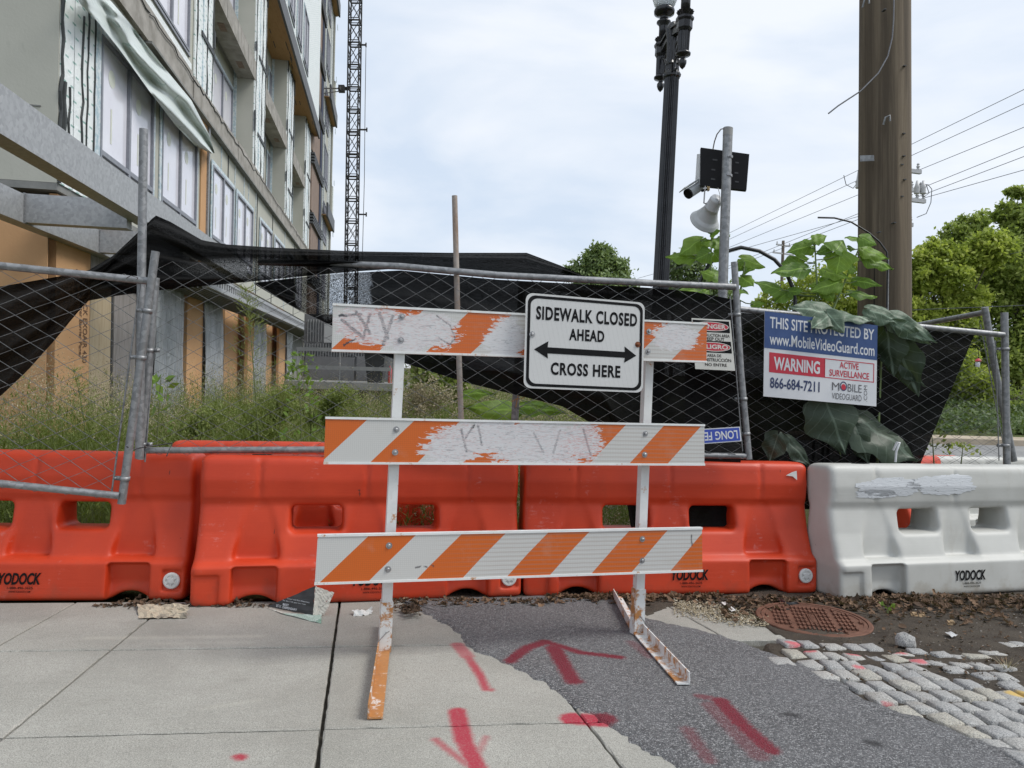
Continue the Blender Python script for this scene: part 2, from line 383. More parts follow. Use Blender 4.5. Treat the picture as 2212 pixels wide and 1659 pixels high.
MT['whitemetal'] = M_whitemetal('white_painted_steel', .03); MT['rustywhite'] = M_whitemetal('rust_stained_white_steel', .23); MT['lightrust'] = M_whitemetal('lightly_rusted_white_steel', .13)
MT['black'] = simple('black_print', (.005, .005, .006), (.009, .009, .01), 30, .6, spec=.15)
MT['bolt'] = simple('zinc_bolt', (.25, .25, .26), (.4, .4, .4), 60, .4, .7)
MT['rustbolt'] = simple('rusty_bolt', (.16, .05, .02), (.25, .09, .04), 60, .7, .4)
MT['dark'] = simple('dark_hole_shade', (.008, .008, .008), None, 5, .9)  # near black paints the shade inside small holes
# ------------------------------------------------------------------ ground
def isect(l1, l2):
    (p, r), (q, s_) = l1, l2; M2 = np.array([r, -s_]).T; t = np.linalg.solve(M2, q - p); return p + r * t[0]
def gl(x0, y0, x1, y1):
    a = GAB(x0, y0); b = GAB(x1, y1); return (a, b - a)
def inpoly(a, b, poly):
    a = np.asarray(a); b = np.asarray(b); c = np.zeros(a.shape, bool); n = len(poly)
    for i in range(n):
        x0, y0 = poly[i]; x1, y1 = poly[(i + 1) % n]
        k = ((y0 > b) != (y1 > b)) & (a < (x1 - x0) * (b - y0) / (y1 - y0 + 1e-12) + x0); c ^= k
    return c
# one ground sheet out to the horizon
def make_ground():
    xs = np.concatenate([-np.geomspace(900, 12, 14), np.linspace(-10, 12, 45), np.geomspace(14, 900, 14)])
    ys = np.concatenate([[-40, -15, -5], np.linspace(-2, 8, 34), np.linspace(9, 40, 30), np.geomspace(45, 1500, 14)])
    X, Y = np.meshgrid(xs, ys, indexing='ij'); pl = planez(X, Y) - .045
    far = -.07 + .03 * fbm(X * .9, Y * .9, 3)
    Z = np.where(Y < 5.2, np.maximum(pl, -.4), np.maximum(pl, far)); Z = np.where(Y < -3, pl * 0 + planez(0, -3), Z)
    m = NT('ground_soil'); pos = m.coord('Position')
    c = m.ramp(m.noise(1.4, 6, .65, vec=pos), (.3, (.05, .05, .022)), (.6, (.08, .085, .03)), (.8, (.12, .10, .06)))
    m.base(c, .95, spec=.1); m.bump(m.noise(20, 5, .7, vec=pos), .8, .05)
    mb = MB(); mb.grid(np.stack([X, Y, Z], -1)); put('ground', mb, m.m, kind='structure', smooth=True)
make_ground()
# sidewalk slabs
J = [gl(-1500, 1393, -1350, 1309), gl(0, 1393, 150, 1309), gl(0, 1599, 322, 1336), gl(684, 1659, 731, 1320), gl(1270, 1565, 1345, 1659), gl(1450, 1313, 1570, 1380), gl(1690, 1330, 1830, 1388)]
H = [gl(0, 1302, 1000, 1296), gl(0, 1407, 980, 1393), gl(0, 1593, 1250, 1560), gl(0, 2200, 1250, 2150)]
walk = MB(); walk.grid([[W(a, b, -.03) for b in (.2, 2, 4.05)] for a in (-6, -3, 0, 1.6)]); joint_m = simple('joint_sand', (.05, .045, .035), (.09, .08, .06), 60, .95, bump=.6)
sidewalk = put('sidewalk', walk, joint_m, kind='structure', loc=G_O)
def slab(i, j, gapl, gapr):
    q = [isect(J[i], H[j]), isect(J[i + 1], H[j]), isect(J[i + 1], H[j + 1]), isect(J[i], H[j + 1])]
    c = sum(q) / 4; mb = MB(); rings = []
    e = q[1] - q[0]; wdt = np.linalg.norm(e)
    def ring(ins, h):
        out = []
        for k, p in enumerate(q):
            sx = 1 if k in (0, 3) else -1; sy = -1 if k in (0, 1) else 1
            ex = unit(q[1] - q[0]) if k < 2 else unit(q[2] - q[3]); ey = unit(q[0] - q[3]) if k in (0, 3) else unit(q[1] - q[2])
            g = gapl if sx == 1 else gapr
            out.append(W(*(p + ex * sx * (g + ins) + ey * sy * (.0055 + ins)), h))
        return out
    tl = random.uniform(-.001, .001)
    # straight outline broken into many points so that edges are a little chipped
    def dense(r_, jit):
        o = []
        for k in range(4):
            for t in np.linspace(0, 1, 24, endpoint=False): o.append(lerp(np.array(r_[k]), np.array(r_[(k + 1) % 4]), t) + (e1 * random.gauss(0, jit) + e2 * random.gauss(0, jit)))
        return o
    b0 = dense(ring(0, -.03), 0); b1 = dense(ring(.0, -.004), .0012); b2 = dense(ring(.005, tl), .0012); n = len(b0)
    v = b0 + b1 + b2; f = [tuple(range(2 * n, 3 * n))[::-1]]
    for k in range(n):
        k2 = (k + 1) % n
        for r0 in (0, n): f.append((r0 + k, r0 + n + k, r0 + n + k2, r0 + k2))
    mb.add(v, f); put('slab', mb, MT['concrete'], sidewalk)
for j in range(3):
    for i in range(4): slab(i, j, .007 if i == 3 else .005, .007 if i == 2 else .005)
slab(4, 0, .004, .004); slab(5, 0, .004, .004); slab(4, 2, .004, .004); slab(4, 1, .004, .004)
# asphalt patch with a ragged feathered edge
AS = [(850, 1296), (905, 1318), (921, 1324), (942, 1340), (971, 1361), (992, 1378), (1013, 1394), (1040, 1409), (1066, 1419), (1090, 1431), (1112, 1446), (1128, 1455), (1143, 1466), (1155, 1471), (1168, 1473), (1196, 1492), (1223, 1511), (1238, 1522), (1251, 1536), (1272, 1542), (1296, 1556), (1321, 1564), (1346, 1587), (1400, 1625), (1448, 1655), (1600, 1800),
      (2700, 1830), (2500, 1700), (2290, 1650), (2120, 1596), (2057, 1575), (1990, 1548), (1914, 1522), (1875, 1509), (1824, 1480), (1774, 1455), (1724, 1434), (1665, 1409), (1610, 1390), (1564, 1376), (1500, 1358), (1438, 1346), (1393, 1334), (1360, 1312), (1330, 1296), (1200, 1288), (1000, 1290)]
def make_asphalt():
    pts = []
    for k in range(len(AS)):
        a = GAB(*AS[k]); b = GAB(*AS[(k + 1) % len(AS)]); n = max(2, int(np.linalg.norm(b - a) / .02))
        for t in np.linspace(0, 1, n, endpoint=False): pts.append(a + (b - a) * t)
    pts = np.array(pts); n = len(pts); tg = np.roll(pts, -2, 0) - np.roll(pts, 2, 0); tg /= np.linalg.norm(tg, axis=1)[:, None] + 1e-9
    nin = np.stack([-tg[:, 1], tg[:, 0]], 1); area = np.sum(pts[:, 0] * np.roll(pts[:, 1], -1) - np.roll(pts[:, 0], -1) * pts[:, 1])
    if area < 0: nin = -nin
    ar_ = np.arange(n) * .02; jit = .02 * fbm(ar_ * 9, ar_ * 0, 3, 5) + .012 * fbm(ar_ * 45, ar_ * 0, 7, 3) + np.array([random.gauss(0, .004) for _ in range(n)]); V = []
    for ins, h in ((0, -.02), (.0, -.001), (.016, .004), (.07, .010)):
        for k in range(n): V.append(W(*(pts[k] + nin[k] * (ins + jit[k] * (1 if ins < .04 else .4))), h + (.002 * random.random() if h > 0 else 0)))
    f = []
    for r0 in range(3):
        for k in range(n): k2 = (k + 1) % n; q = (r0 * n + k, (r0 + 1) * n + k, (r0 + 1) * n + k2, r0 * n + k2); f.append(q if area < 0 else q[::-1])
    f.append(tuple(range(3 * n, 4 * n)) if area > 0 else tuple(range(3 * n, 4 * n))[::-1])
    mb = MB(); mb.add(V, f); put('asphalt_patch', mb, MT['asphalt'], kind='structure')
make_asphalt()
# bare dirt on the right
DP = [GAB(*p) for p in [(860, 1262), (860, 1300), (960, 1303), (1060, 1300), (1200, 1303), (1330, 1312), (1395, 1332), (1450, 1312), (1560, 1322), (1640, 1352), (1700, 1387), (1655, 1392), (1660, 1425), (1850, 1520), (2050, 1600), (2300, 1700), (3000, 1900), (3600, 1500), (2700, 1225), (2000, 1225)]]
def make_dirt():
    A, B = np.meshgrid(np.arange(-.8, 4.2, .025), np.arange(1.6, 5.0, .025), indexing='ij'); ins = inpoly(A + .01 * fbm(A * 20, B * 20, 5), B + .01 * fbm(B * 18, A * 18, 6), DP)
    z = np.where(ins, .003 + .006 * fbm(A * 8, B * 8, 4) + .003 * fbm(A * 40, B * 40, 8), -.05)
    cob = (B < 3.25 - .05 * (A - 1.3)); z = np.where(ins & cob, -.008 + .004 * fbm(A * 20, B * 20, 9), z)
    V = G_O + A[..., None] * e1 + B[..., None] * e2 + z[..., None] * nrm
    mb = MB(); mb.grid(V); return put('dirt', mb, MT['dirt'], kind='structure', smooth=True)
dirt = make_dirt()
# gravelly crumbled corner of the walk
# ---- cobbles
def sett_mesh(k):
    r = np.random.default_rng(40 + k); n = 7; V = []; q = [np.array([sx * .5 + r.normal(0, .035), sy * .5 + r.normal(0, .035)]) for sx, sy in ((-1, -1), (1, -1), (1, 1), (-1, 1))]
    pts = np.zeros((n, n, 3)); t = np.array([-1, -.965, -.8, 0, .8, .965, 1]); hh = np.array([-.55, -.05, .03, .06, .03, -.05, -.55])
    tx, ty = r.normal(0, .04, 2)
    for i in range(n):
        for j in range(n):
            u, v = (t[i] + 1) / 2, (t[j] + 1) / 2; p = (q[0] * (1 - u) + q[1] * u) * (1 - v) + (q[3] * (1 - u) + q[2] * u) * v
            rr = max(abs(t[i]), abs(t[j])); k2 = 1 - .10 * (abs(t[i]) * abs(t[j])) ** 3
            pts[i, j] = (p[0] * k2, p[1] * k2, min(hh[i], hh[j]) + tx * t[i] + ty * t[j] + (r.normal(0, .025) if rr < .99 else 0))
    mb = MB(); mb.grid(pts); return mesh_data('cobblestone', np.concatenate(mb.V), mb.F, smooth=True, mats=[MT['granite']])
SETTS = [sett_mesh(k) for k in range(8)]
cpl = MB(); _c = [GAB(1660, 1395), GAB(2500, 1400), GAB(2500, 1720), GAB(1660, 1440)]
cpv = MB(); cpv.add([W(*p, -.002) for p in [GAB(1690, 1385), GAB(2900, 1430), GAB(2900, 1800), GAB(2240, 1680)]], [(0, 1, 2, 3)[::-1]])
cobble_root = put('cobblestone_paving', cpv, MT['dirt'], kind='structure')
_z6 = lambda x, y: ((2256 + x / 3.6867) * .77451, (1700 + y / 3.6867) * .77451)   # enlarged view of the stones -> design px
CROWS = [ # (points read along each row of stones: centre of first, centre of last, number, missing)
    ([(-205, 360), (-15, 370), (240, 388), (480, 408), (635, 415)],),
    ([(-150, 470), (70, 485), (270, 495), (475, 505), (700, 515), (880, 522)],),
    ([(-270, 560), (10, 575), (240, 585), (450, 590), (660, 605), (880, 605), (1070, 608)],),
    ([(160, 690), (380, 690), (590, 680), (840, 700), (1055, 700), (1270, 700)],),
    ([(300, 690)],),
    ([(530, 805), (735, 800), (980, 790), (1190, 780), (1425, 785), (1660, 795)],),
    ([(745, 925), (955, 910), (1175, 900), (1400, 895), (1640, 900), (1870, 895), (2070, 900), (2270, 890)],),
    ([(990, 1065), (1160, 1020), (1400, 1020), (1640, 1020), (1860, 1010), (2100, 1005)],),
    ([(1400, 1150), (1640, 1140), (1900, 1140), (2130, 1115), (2370, 1110)],),
    ([(1660, 1280), (1930, 1275), (2180, 1260), (2440, 1250)],),
    ([(1960, 1420), (2200, 1420), (2460, 1400)],),
    ([(2210, 1560), (2470, 1545)],),
    ([(940, 470), (1115, 440), (1360, 475), (1570, 500)],),
    ([(1130, 560), (1310, 560)],),
    ([(1570, 585), (1760, 590), (1995, 608)],),
    ([(1500, 630), (1800, 690), (2010, 705)],),
    ([(2080, 795), (2260, 840)],),
    ([(1730, 495), (1895, 460), (2075, 375), (2180, 378)],)]
def make_cobbles():
    d1 = unit(GAB(*_z6(1640, 900)) - GAB(*_z6(955, 905))); k = 0
    for ri, (row,) in enumerate(CROWS):
        if ri == 4: continue
        cs = [GAB(*_z6(*p)) for p in row]
        for i, c in enumerate(cs):
            sp = []
            if i: sp.append(np.linalg.norm(c - cs[i - 1]))
            if i < len(cs) - 1: sp.append(np.linalg.norm(cs[i + 1] - c))
            w_ = min(min(sp) if sp else .1, .14) - .005; w_ = max(w_, .085); dd = .110 * random.uniform(.95, 1.03)
            if ri >= 12: dd = .09 * random.uniform(.6, 1.1)
            o = bpy.data.objects.new('cobblestone', SETTS[k % 8]); k += 1; COL.objects.link(o)
            a = math.atan2(d1[1], d1[0]) + random.gauss(0, .035); ca, sa = math.cos(a), math.sin(a)
            x = e1 * ca + e2 * sa; y = -e1 * sa + e2 * ca
            hgt = .011 + random.gauss(0, .0025) - (.004 if ri >= 12 else 0)
            M = frame(W(*c, hgt), x * w_, y * dd, nrm * .07)
            o.parent = cobble_root; o.matrix_local = FR[cobble_root.name].inverted() @ M
make_cobbles()
def lump(c, r3, seed, m, name, label, cat, n=3, jag=.22, rot=0.0, flat=None):
    r = np.random.default_rng(seed); import bmesh
    bm = bmesh.new(); bmesh.ops.create_icosphere(bm, subdivisions=n, radius=1)
    V = np.array([v.co[:] for v in bm.verts]); Fc = [tuple(v.index for v in f.verts) for f in bm.faces]; bm.free()
    for _ in range(9):
        d = unit(r.normal(size=3)); lim = r.uniform(.5, .85); dd = V @ d; V = np.where((dd > lim)[:, None], V - (dd - lim)[:, None] * d, V)
    V *= (1 + jag * .1 * r.normal(size=(len(V), 1))); V = V * np.array(r3); ca, sa = math.cos(rot), math.sin(rot)
    V = V @ np.array([[ca, sa, 0], [-sa, ca, 0], [0, 0, 1]]); V[:, 2] -= V[:, 2].min() * .72
    Wd = c + V[:, :1] * e1 + V[:, 1:2] * e2 + V[:, 2:] * nrm
    return put(name, (Wd, Fc), m, smooth=False, label=label, cat=cat)
lump(G(1958, 1397), (.065, .05, .055), 3, MT['granite'], 'rock', 'loose angular grey granite rock on the dirt beyond the cobbles', 'rock', rot=.5)
# manhole cover: ring and lid with raised bars, tilted a little
def make_manhole():
    c = G(1756, 1343); tilt = .055; x = e1; y = unit(e2 * math.cos(tilt) + nrm * math.sin(tilt)); z = np.cross(x, y); c = c + nrm * .012
    # turn of the pattern
    pc = GAB(*((1856 + 1130 / 2.765) * .7745, (1600 + 300 / 2.765) * .7745)) if False else None
    M = frame(c, x, y, z); m = NT('rusty_iron'); m.base(m.ramp(m.noise(9, 6, .7), (.3, (.10, .045, .028)), (.7, (.21, .10, .065))), .75, .25); m.bump(m.noise(140, 3, .7), .4, .002)
    t = thing('manhole_cover', 'rusty round iron manhole cover marked WATER beside the white barrier', 'manhole cover', c, M=M)
    r0 = .272
    mb = MB(); mb.lathe([(r0 + .028, -.05), (r0 + .028, .004), (r0 + .024, .008), (r0 + .004, .008), (r0 + .002, -.004), (r0 - .01, -.004)], c, z, 56, x=x); put('ring', mb, m.m, t)
    mb = MB(); mb.lathe([(r0, -.02), (r0, .004), (r0 - .004, .006), (r0 - .018, .006), (r0 - .02, .002), (.001, .002)], c, z, 56, x=x); put('lid', mb, m.m, t)
    bars = MB(); a = R(76); ca, sa = math.cos(a), math.sin(a); ux = x * ca + y * sa; uy = -x * sa + y * ca
    for i in range(-4, 5):
        for k in range(-12, 13):
            px_, py_ = i * .062 + .0, k * .022
            if abs(py_) < .034 and abs(px_) < .10: continue
            if k % 5 == 0 and abs(k) > 2: continue
            if math.hypot(abs(px_) + .02, py_) > r0 - .026: continue
            bars.box(c + ux * px_ + uy * py_ + z * .006, ux * .022, uy * .005, z * .006)
    bars.box(c + ux * .088 + z * .005, uy * .022, ux * .002, z * .004); bars.box(c - ux * .088 + z * .005, uy * .022, ux * .002, z * .004)
    for s_ in (-1, 1): bars.box(c + uy * .022 * s_ + z * .005, uy * .002, ux * .09, z * .004)
    o = put('raised_bar', bars, m.m, t, kind='stuff')
    for s_ in (-1, 1):
        mb = MB(); mb.box(c + ux * .15 * s_ + uy * .11 * s_ + z * .0025, ux * .012, uy * .009, z * .0012); put('pick_hole', mb, MT['dark'], t)
    return t, c, ux, uy, z, m.m
MH = make_manhole()
# ------------------------------------------------------------------ text
_fonts = {}
def text_geo(s, bold=.0, space=1.0, shear=0.0):
    cu = bpy.data.curves.new('txt', 'FONT'); cu.body = s; cu.size = 1; cu.offset = bold; cu.space_character = space; cu.shear = shear; cu.resolution_u = 3; cu.fill_mode = 'FRONT'
    o = bpy.data.objects.new('txt', cu); COL.objects.link(o); dg = bpy.context.evaluated_depsgraph_get(); dg.update()
    me = bpy.data.meshes.new_from_object(o.evaluated_get(dg)); V = np.array([v.co[:] for v in me.vertices]); Fc = [tuple(p.vertices) for p in me.polygons]
    bpy.data.objects.remove(o); bpy.data.curves.remove(cu); bpy.data.meshes.remove(me)
    V[:, 0] -= V[:, 0].min(); V[:, 1] -= V[:, 1].min(); return V[:, :2], Fc
def text_on(name, s, mapf, u0, u1, v0, v1, m, parent, bold=.0, space=1.0, shear=0.0, lift=.0012, fit=True):
    """lettering filling the box u0..u1, v0..v1 of a surface given by mapf(u, v, lift)"""
    V, Fc = text_geo(s, bold, space, shear); w_, h_ = V[:, 0].max(), V[:, 1].max()
    U = u0 + V[:, 0] / w_ * (u1 - u0); Vv = v0 + V[:, 1] / h_ * (v1 - v0)
    Wd = np.array([mapf(a, b, lift) for a, b in zip(U, Vv)])
    a, b, c = Wd[Fc[0][0]], Wd[Fc[0][1]], Wd[Fc[0][2]]
    if np.dot(np.cross(b - a, c - a), CAM - a) < 0: Fc = [f[::-1] for f in Fc]
    return put(name, (Wd, Fc), m, parent)
def quadmap(TL, TR, BR, BL):
    n = unit(np.cross(TR - TL, BL - TL)); n = n if n.dot(CAM - TL) > 0 else -n
    return lambda u, v, l=0.0: (BL * (1 - u) + BR * u) * (1 - v) + (TL * (1 - u) + TR * u) * v + n * l
t_, c_, ux_, uy_, z_, m_ = MH
text_on('lettering', 'WATER', lambda u, v, l=0: c_ + ux_ * (u - .5) * .15 + uy_ * (v - .5) * .028 + z_ * (.006 + l), 0, 1, 0, 1, m_, t_, bold=.03)
# ------------------------------------------------------------------ water filled barriers
def surface_nets(f, lo, hi, h):
    ax = [np.arange(l, u + h, h) for l, u in zip(lo, hi)]; X, Y, Z = np.meshgrid(*ax, indexing='ij'); D = f(X, Y, Z); s = D < 0
    nx, ny, nz = D.shape; sh = (nx - 1, ny - 1, nz - 1); acc = np.zeros(sh + (3,)); cnt = np.zeros(sh)
    def sl(o, e): return tuple(slice(a, a + n) for a, n in zip(o, e))
    for axis in range(3):
        others = [k for k in range(3) if k != axis]
        for p in (0, 1):
            for q in (0, 1):
                o0 = [0, 0, 0]; o0[others[0]] = p; o0[others[1]] = q; o1 = list(o0); o1[axis] = 1
                d0, d1 = D[sl(o0, sh)], D[sl(o1, sh)]; c = (d0 < 0) != (d1 < 0)
                t = np.where(c, d0 / np.where(c, d0 - d1, 1), 0)
                for k in range(3): acc[..., k] += np.where(c, o0[k] + (t if k == axis else 0), 0)
                cnt += c
    m = cnt > 0; idx = -np.ones(sh, int); idx[m] = np.arange(m.sum()); I = np.argwhere(m)
    V = (I + acc[m] / cnt[m][:, None]) * h + np.array(lo); F4 = []
    for axis in range(3):
        a, b = [(1, 2), (2, 0), (0, 1)][axis]; e = [nx, ny, nz]; e[axis] -= 1
        o1 = [0, 0, 0]; o1[axis] = 1; c0 = s[sl([0, 0, 0], e)]; c1 = s[sl(o1, e)]; ch = c0 != c1
        Q = np.argwhere(ch); Q = Q[(Q[:, a] > 0) & (Q[:, b] > 0) & (Q[:, a] < sh[a]) & (Q[:, b] < sh[b])]
        def g(da, db):
            R_ = Q.copy(); R_[:, a] -= da; R_[:, b] -= db; return idx[R_[:, 0], R_[:, 1], R_[:, 2]]
        q = np.stack([g(1, 1), g(0, 1), g(0, 0), g(1, 0)], 1); fl = c1[Q[:, 0], Q[:, 1], Q[:, 2]]; q[fl] = q[fl][:, ::-1]; F4.append(q)
    return V, np.concatenate(F4)
BL_, BH_ = 1.90, .845
def smax(a, b, k):
    h = np.clip(.5 - .5 * (b - a) / k, 0, 1); return b * (1 - h) + a * h + k * h * (1 - h)
def smin(a, b, k): return -smax(-a, -b, k)
def barrier_sdf(X, Y, Z):
    ay = np.abs(Y)
    hw = np.interp(Z, [0, .02, .215, .235, .25, .40, .555, .575, .60, .70, .80, .86], [.225, .232, .228, .205, .186, .135, .108, .112, .124, .138, .130, .118])
    lx = np.interp(Z, [0, .2, .235, .3, .58, .9], [BL_ / 2 - .005, BL_ / 2, BL_ / 2 - .004, BL_ / 2 - .008, BL_ / 2 - .011, BL_ / 2 - .011])
    d = smax(ay - hw, np.abs(X) - lx, .045); d = smax(d, Z - BH_, .05); d = smax(d, -Z, .03)
    def rbox(cx, cz, wx, wz, r):
        qx = np.abs(X - cx) - (wx - r); qz = np.abs(Z - cz) - (wz - r); return np.hypot(np.maximum(qx, 0), np.maximum(qz, 0)) + np.minimum(np.maximum(qx, qz), 0) - r
    for cx in (-.285, .285):
        fl = np.clip((ay - .06) / .10, 0, 1); hb = rbox(cx, .475, .145, .072, .03) - .016 * fl; d = smax(d, -hb, .022)
    for cx in (-.61, .61):
        nb = smax(rbox(cx, .085, .125, .135, .02), -(ay - .165 - .15 * np.abs(Z - .1)), .015); nb = smax(nb, Z - .212, .01); d = smax(d, -nb, .012)
        ar = (np.hypot((X - cx) * 1.0, (Z + .125) * 1.0) - .17); d = smax(d, -ar, .02)
    for cx in (-.61, 0, .61):
        w_ = .125 * np.sqrt(np.clip((.585 - Z) / .30, 0, 1.0)); gr = np.abs(X - cx) - w_; gr = smax(gr, -(ay - .118), .03); gr = smax(gr, .245 - Z, .02); d = smax(d, -gr * .8, .03)
    cr_ = smax(np.abs(X + BL_ / 2 - .055) - .10, Z - .175, .01); cr_ = smax(cr_, -(ay - .212), .01); d = smax(d, -cr_, .008)
    pr = smax(np.abs(X - BL_ / 2 + .085) - .055, np.abs(Z - .115) - .062, .01); pr = smax(pr, -(ay - .212), .01); d = smax(d, -pr, .008)
    port = np.hypot(X + .62, Y) - .062; port = smax(port, BH_ - .004 - Z, .004); d = smax(d, -port, .004)
    for cx in (-.2, .2):
        tp = smax(smax(np.abs(X - cx) - .13, ay - .045, .02), BH_ - .012 - Z, .008); d = smax(d, -tp, .012)
    return d
bV, bF = surface_nets(barrier_sdf, (-.99, -.26, -.03), (.99, .26, .9), .0115)
B_ME = {}
def place_barrier(pl, pr, back, m, label, text=True, plug=True, tx=0.0, lift=0.0, anchor='fit', num='1-888-496-3625', length=None, lean=0.0):
    """pl, pr: ground px of the front bottom corners"""
    A = G(*pl); B = G(*pr); x = unit(B - A); y = unit(np.cross(nrm, x)); L = np.linalg.norm(B - A) if length is None else length
    o = A + x * L / 2 + y * (.23 + back) + nrm * lift; sx = L / BL_
    M = frame(o, x * sx, y, nrm)
    key = m.name
    if key not in B_ME: B_ME[key] = mesh_data('barrier_body', bV, bF, smooth=True, mats=[m])
    t = thing('water_filled_barrier', label, 'traffic barrier', o, M=M, group='water filled barriers in a row across the sidewalk')
    b = bpy.data.objects.new('body', B_ME[key]); COL.objects.link(b); b.parent = t; FR[b.name] = M
    T = lambda v: tf(M, v)
    mb = MB(); mb.lathe([(.058, BH_ - .004), (.056, BH_ + .002), (.001, BH_ + .0025)], T([[-.62, 0, 0]])[0], nrm, 20); put('fill_port', mb, MT['dark'], t)  # disc at the surface, painted dark for the depth of the open port
    if plug:
        mb = MB(); c = T([[BL_ / 2 - .085, -.216, .115]])[0]; ax = T([[0, -1, 0]])[0] - T([[0, 0, 0]])[0]
        mb.lathe([(.047, -.012), (.047, .006), (.042, .010), (.032, .010), (.030, .004), (.017, .004), (.016, .011), (.001, .011)], c, ax, 24)
        for k in range(6):
            a = k * math.pi / 3; d_ = unit(np.cross(ax, (math.cos(a), 0, math.sin(a)))); mb.box(c + unit(ax) * .008 + d_ * .023, d_ * .008, unit(np.cross(ax, d_)) * .003, unit(ax) * .003)
        put('drain_plug', mb, MT['whitepl2'], t)
    if text:
        mp_ = lambda u, v, l=0: T([[(u - .5) * .30 + tx, -.2335 - l + (v - .5) * .004, .050 + v * .115]])[0]
        text_on('lettering', 'YODOCK', mp_, 0.10, .90, .40, .98, MT['black'], t, bold=.034, shear=.2)
        text_on('lettering', num, mp_, .28, .76, .19, .31, MT['black'], t, bold=.01)
        text_on('lettering', 'WWW.YODOCK.COM', mp_, .31, .72, .02, .11, MT['black'], t, bold=.02)
    return t, M
MT['whitepl2'] = simple('white_cap_plastic', (.6, .6, .58), (.72, .72, .7), 20, .45)
bar = {}
bar[1] = place_barrier((-335, 1302), (398, 1299), 0, MT['orange'], 'orange water filled barrier at the far left, half cut off, behind the hanging gate panel')
bar[2] = place_barrier((405, 1314), (1129, 1290), 0, MT['orange'], 'orange water filled barrier behind the left half of the striped barricade', tx=.05)
bar[3] = place_barrier((1131, 1291), (1770, 1283), 0, MT['orange'], 'orange water filled barrier behind the right half of the barricade, touching the white one', tx=.09)
bar[4] = place_barrier((1820, 1300), (2344, 1272), 0, MT['whitepl'], 'long white water filled barrier smeared with white paint, right of the orange row', plug=False)
bar[0] = place_barrier((345, 1262), (970, 1234), 0, MT['orange'], 'orange water filled barrier in the second row, only its top showing behind the front row', text=False, plug=False, lift=.065)
# white paint smeared over marker on the white barrier, red paper scrap etc.
def smear_on(M, cx, cz, rx, rz, seed, m, parent, name='paint_smear', yf=None, n=70):
    r = np.random.default_rng(seed); a = np.linspace(0, 2 * math.pi, n, endpoint=False)
    rr = 1 + .16 * fbm(np.cos(a) * 5, np.sin(a) * 5, seed, 5) + r.normal(0, .05, n)
    ring = [(cx + rx * rr[i] * math.cos(a[i]), cz + rz * rr[i] * math.sin(a[i])) for i in range(n)]
    V = []; K = 5
    for k in range(K):
        s_ = 1 - k / K
        for (x, z) in ring:
            xx, zz = cx + (x - cx) * s_, cz + (z - cz) * s_; V.append((xx, yf(xx, zz) - .0022, zz))
    V.append((cx, yf(cx, cz) - .0025, cz)); f = []
    for k in range(K - 1):
        for i in range(n): j = (i + 1) % n; f.append((k * n + i, k * n + j, (k + 1) * n + j, (k + 1) * n + i))
    for i in range(n): f.append(((K - 1) * n + i, (K - 1) * n + (i + 1) % n, K * n))
    return put(name, (tf(M, V), f), m, parent, smooth=True)
front = lambda x, z: -float(np.interp(z, [.555, .575, .60, .70, .80], [.108, .112, .124, .138, .130])) + (0.012 if z > .77 else 0) * (z - .77) / .05
smm = NT('white_smear_paint'); smm.base(smm.mix(smm.ramp(smm.noise(1, 4, .6, stretch=(25, 25, 110), dist=1.5), (.62, 0), (.68, .75)), (.58, .6, .62), (.07, .07, .08)), .55); smm.bump(smm.noise(1, 4, .6, stretch=(20, 20, 120)), .6, .004)
t4, M4 = bar[4]
smear_on(M4, -.52, .70, .25, .062, 5, smm.m, t4, yf=front); smear_on(M4, -.10, .715, .28, .066, 8, smm.m, t4, yf=front); smear_on(M4, -.62, .655, .16, .03, 9, smm.m, t4, yf=front)
paperm = simple('paper_white', (.6, .6, .58), (.72, .72, .7), 12, .8)
# ------------------------------------------------------------------ barricade
def slab4(TL, TR, BR, BL, th, uvwh=None):
    n = unit(np.cross(TR - TL, BL - TL)); n = -n if n.dot(CAM - TL) > 0 else n
    V = [TL, TR, BR, BL] + [p + n * th for p in (TL, TR, BR, BL)]
    w_, h_ = uvwh or (np.linalg.norm(BR - BL), np.linalg.norm(TL - BL)); uv = [(0, h_), (w_, h_), (w_, 0), (0, 0)] * 2
    f = [(3, 2, 1, 0), (4, 5, 6, 7), (0, 1, 5, 4), (1, 2, 6, 5), (2, 3, 7, 6), (3, 0, 4, 7)]
    if np.dot(np.cross(V[2] - V[3], V[1] - V[3]), -n) < 0: f = [q[::-1] for q in f]
    mb = MB(); mb.add(V, f, uv); return mb, n
foot = G(830, 1410)
bar_t = thing('barricade', 'orange and white striped three board barricade carrying the sidewalk closed sign', 'barricade', foot)
MT['board_top'] = M_board('striped_sheeting_top', -.004, [(.17, .115, .13, .075, .6), (.33, .09, .15, .07, .25), (.44, .105, .10, .07, .25), (.79, .075, .075, .085, .1), (.75, .06, .06, .05, .05), (1.68, .12, .11, .06, .2)],
    [(.03, .15, .12, .16, .006, .9), (.04, .13, .13, .06, .007, .9), (.10, .17, .16, .08, .007, .9), (.16, .16, .13, .05, .006, .9), (.2, .17, .24, .06, .007, .8), (.26, .16, .22, .03, .007, .8), (.05, .02, .10, .05, .004, .9), (.46, .17, .52, .13, .003, .9), (.52, .13, .545, .07, .003, .9), (.545, .07, .52, .04, .003, .9), (.52, .04, .47, .07, .003, .8)])
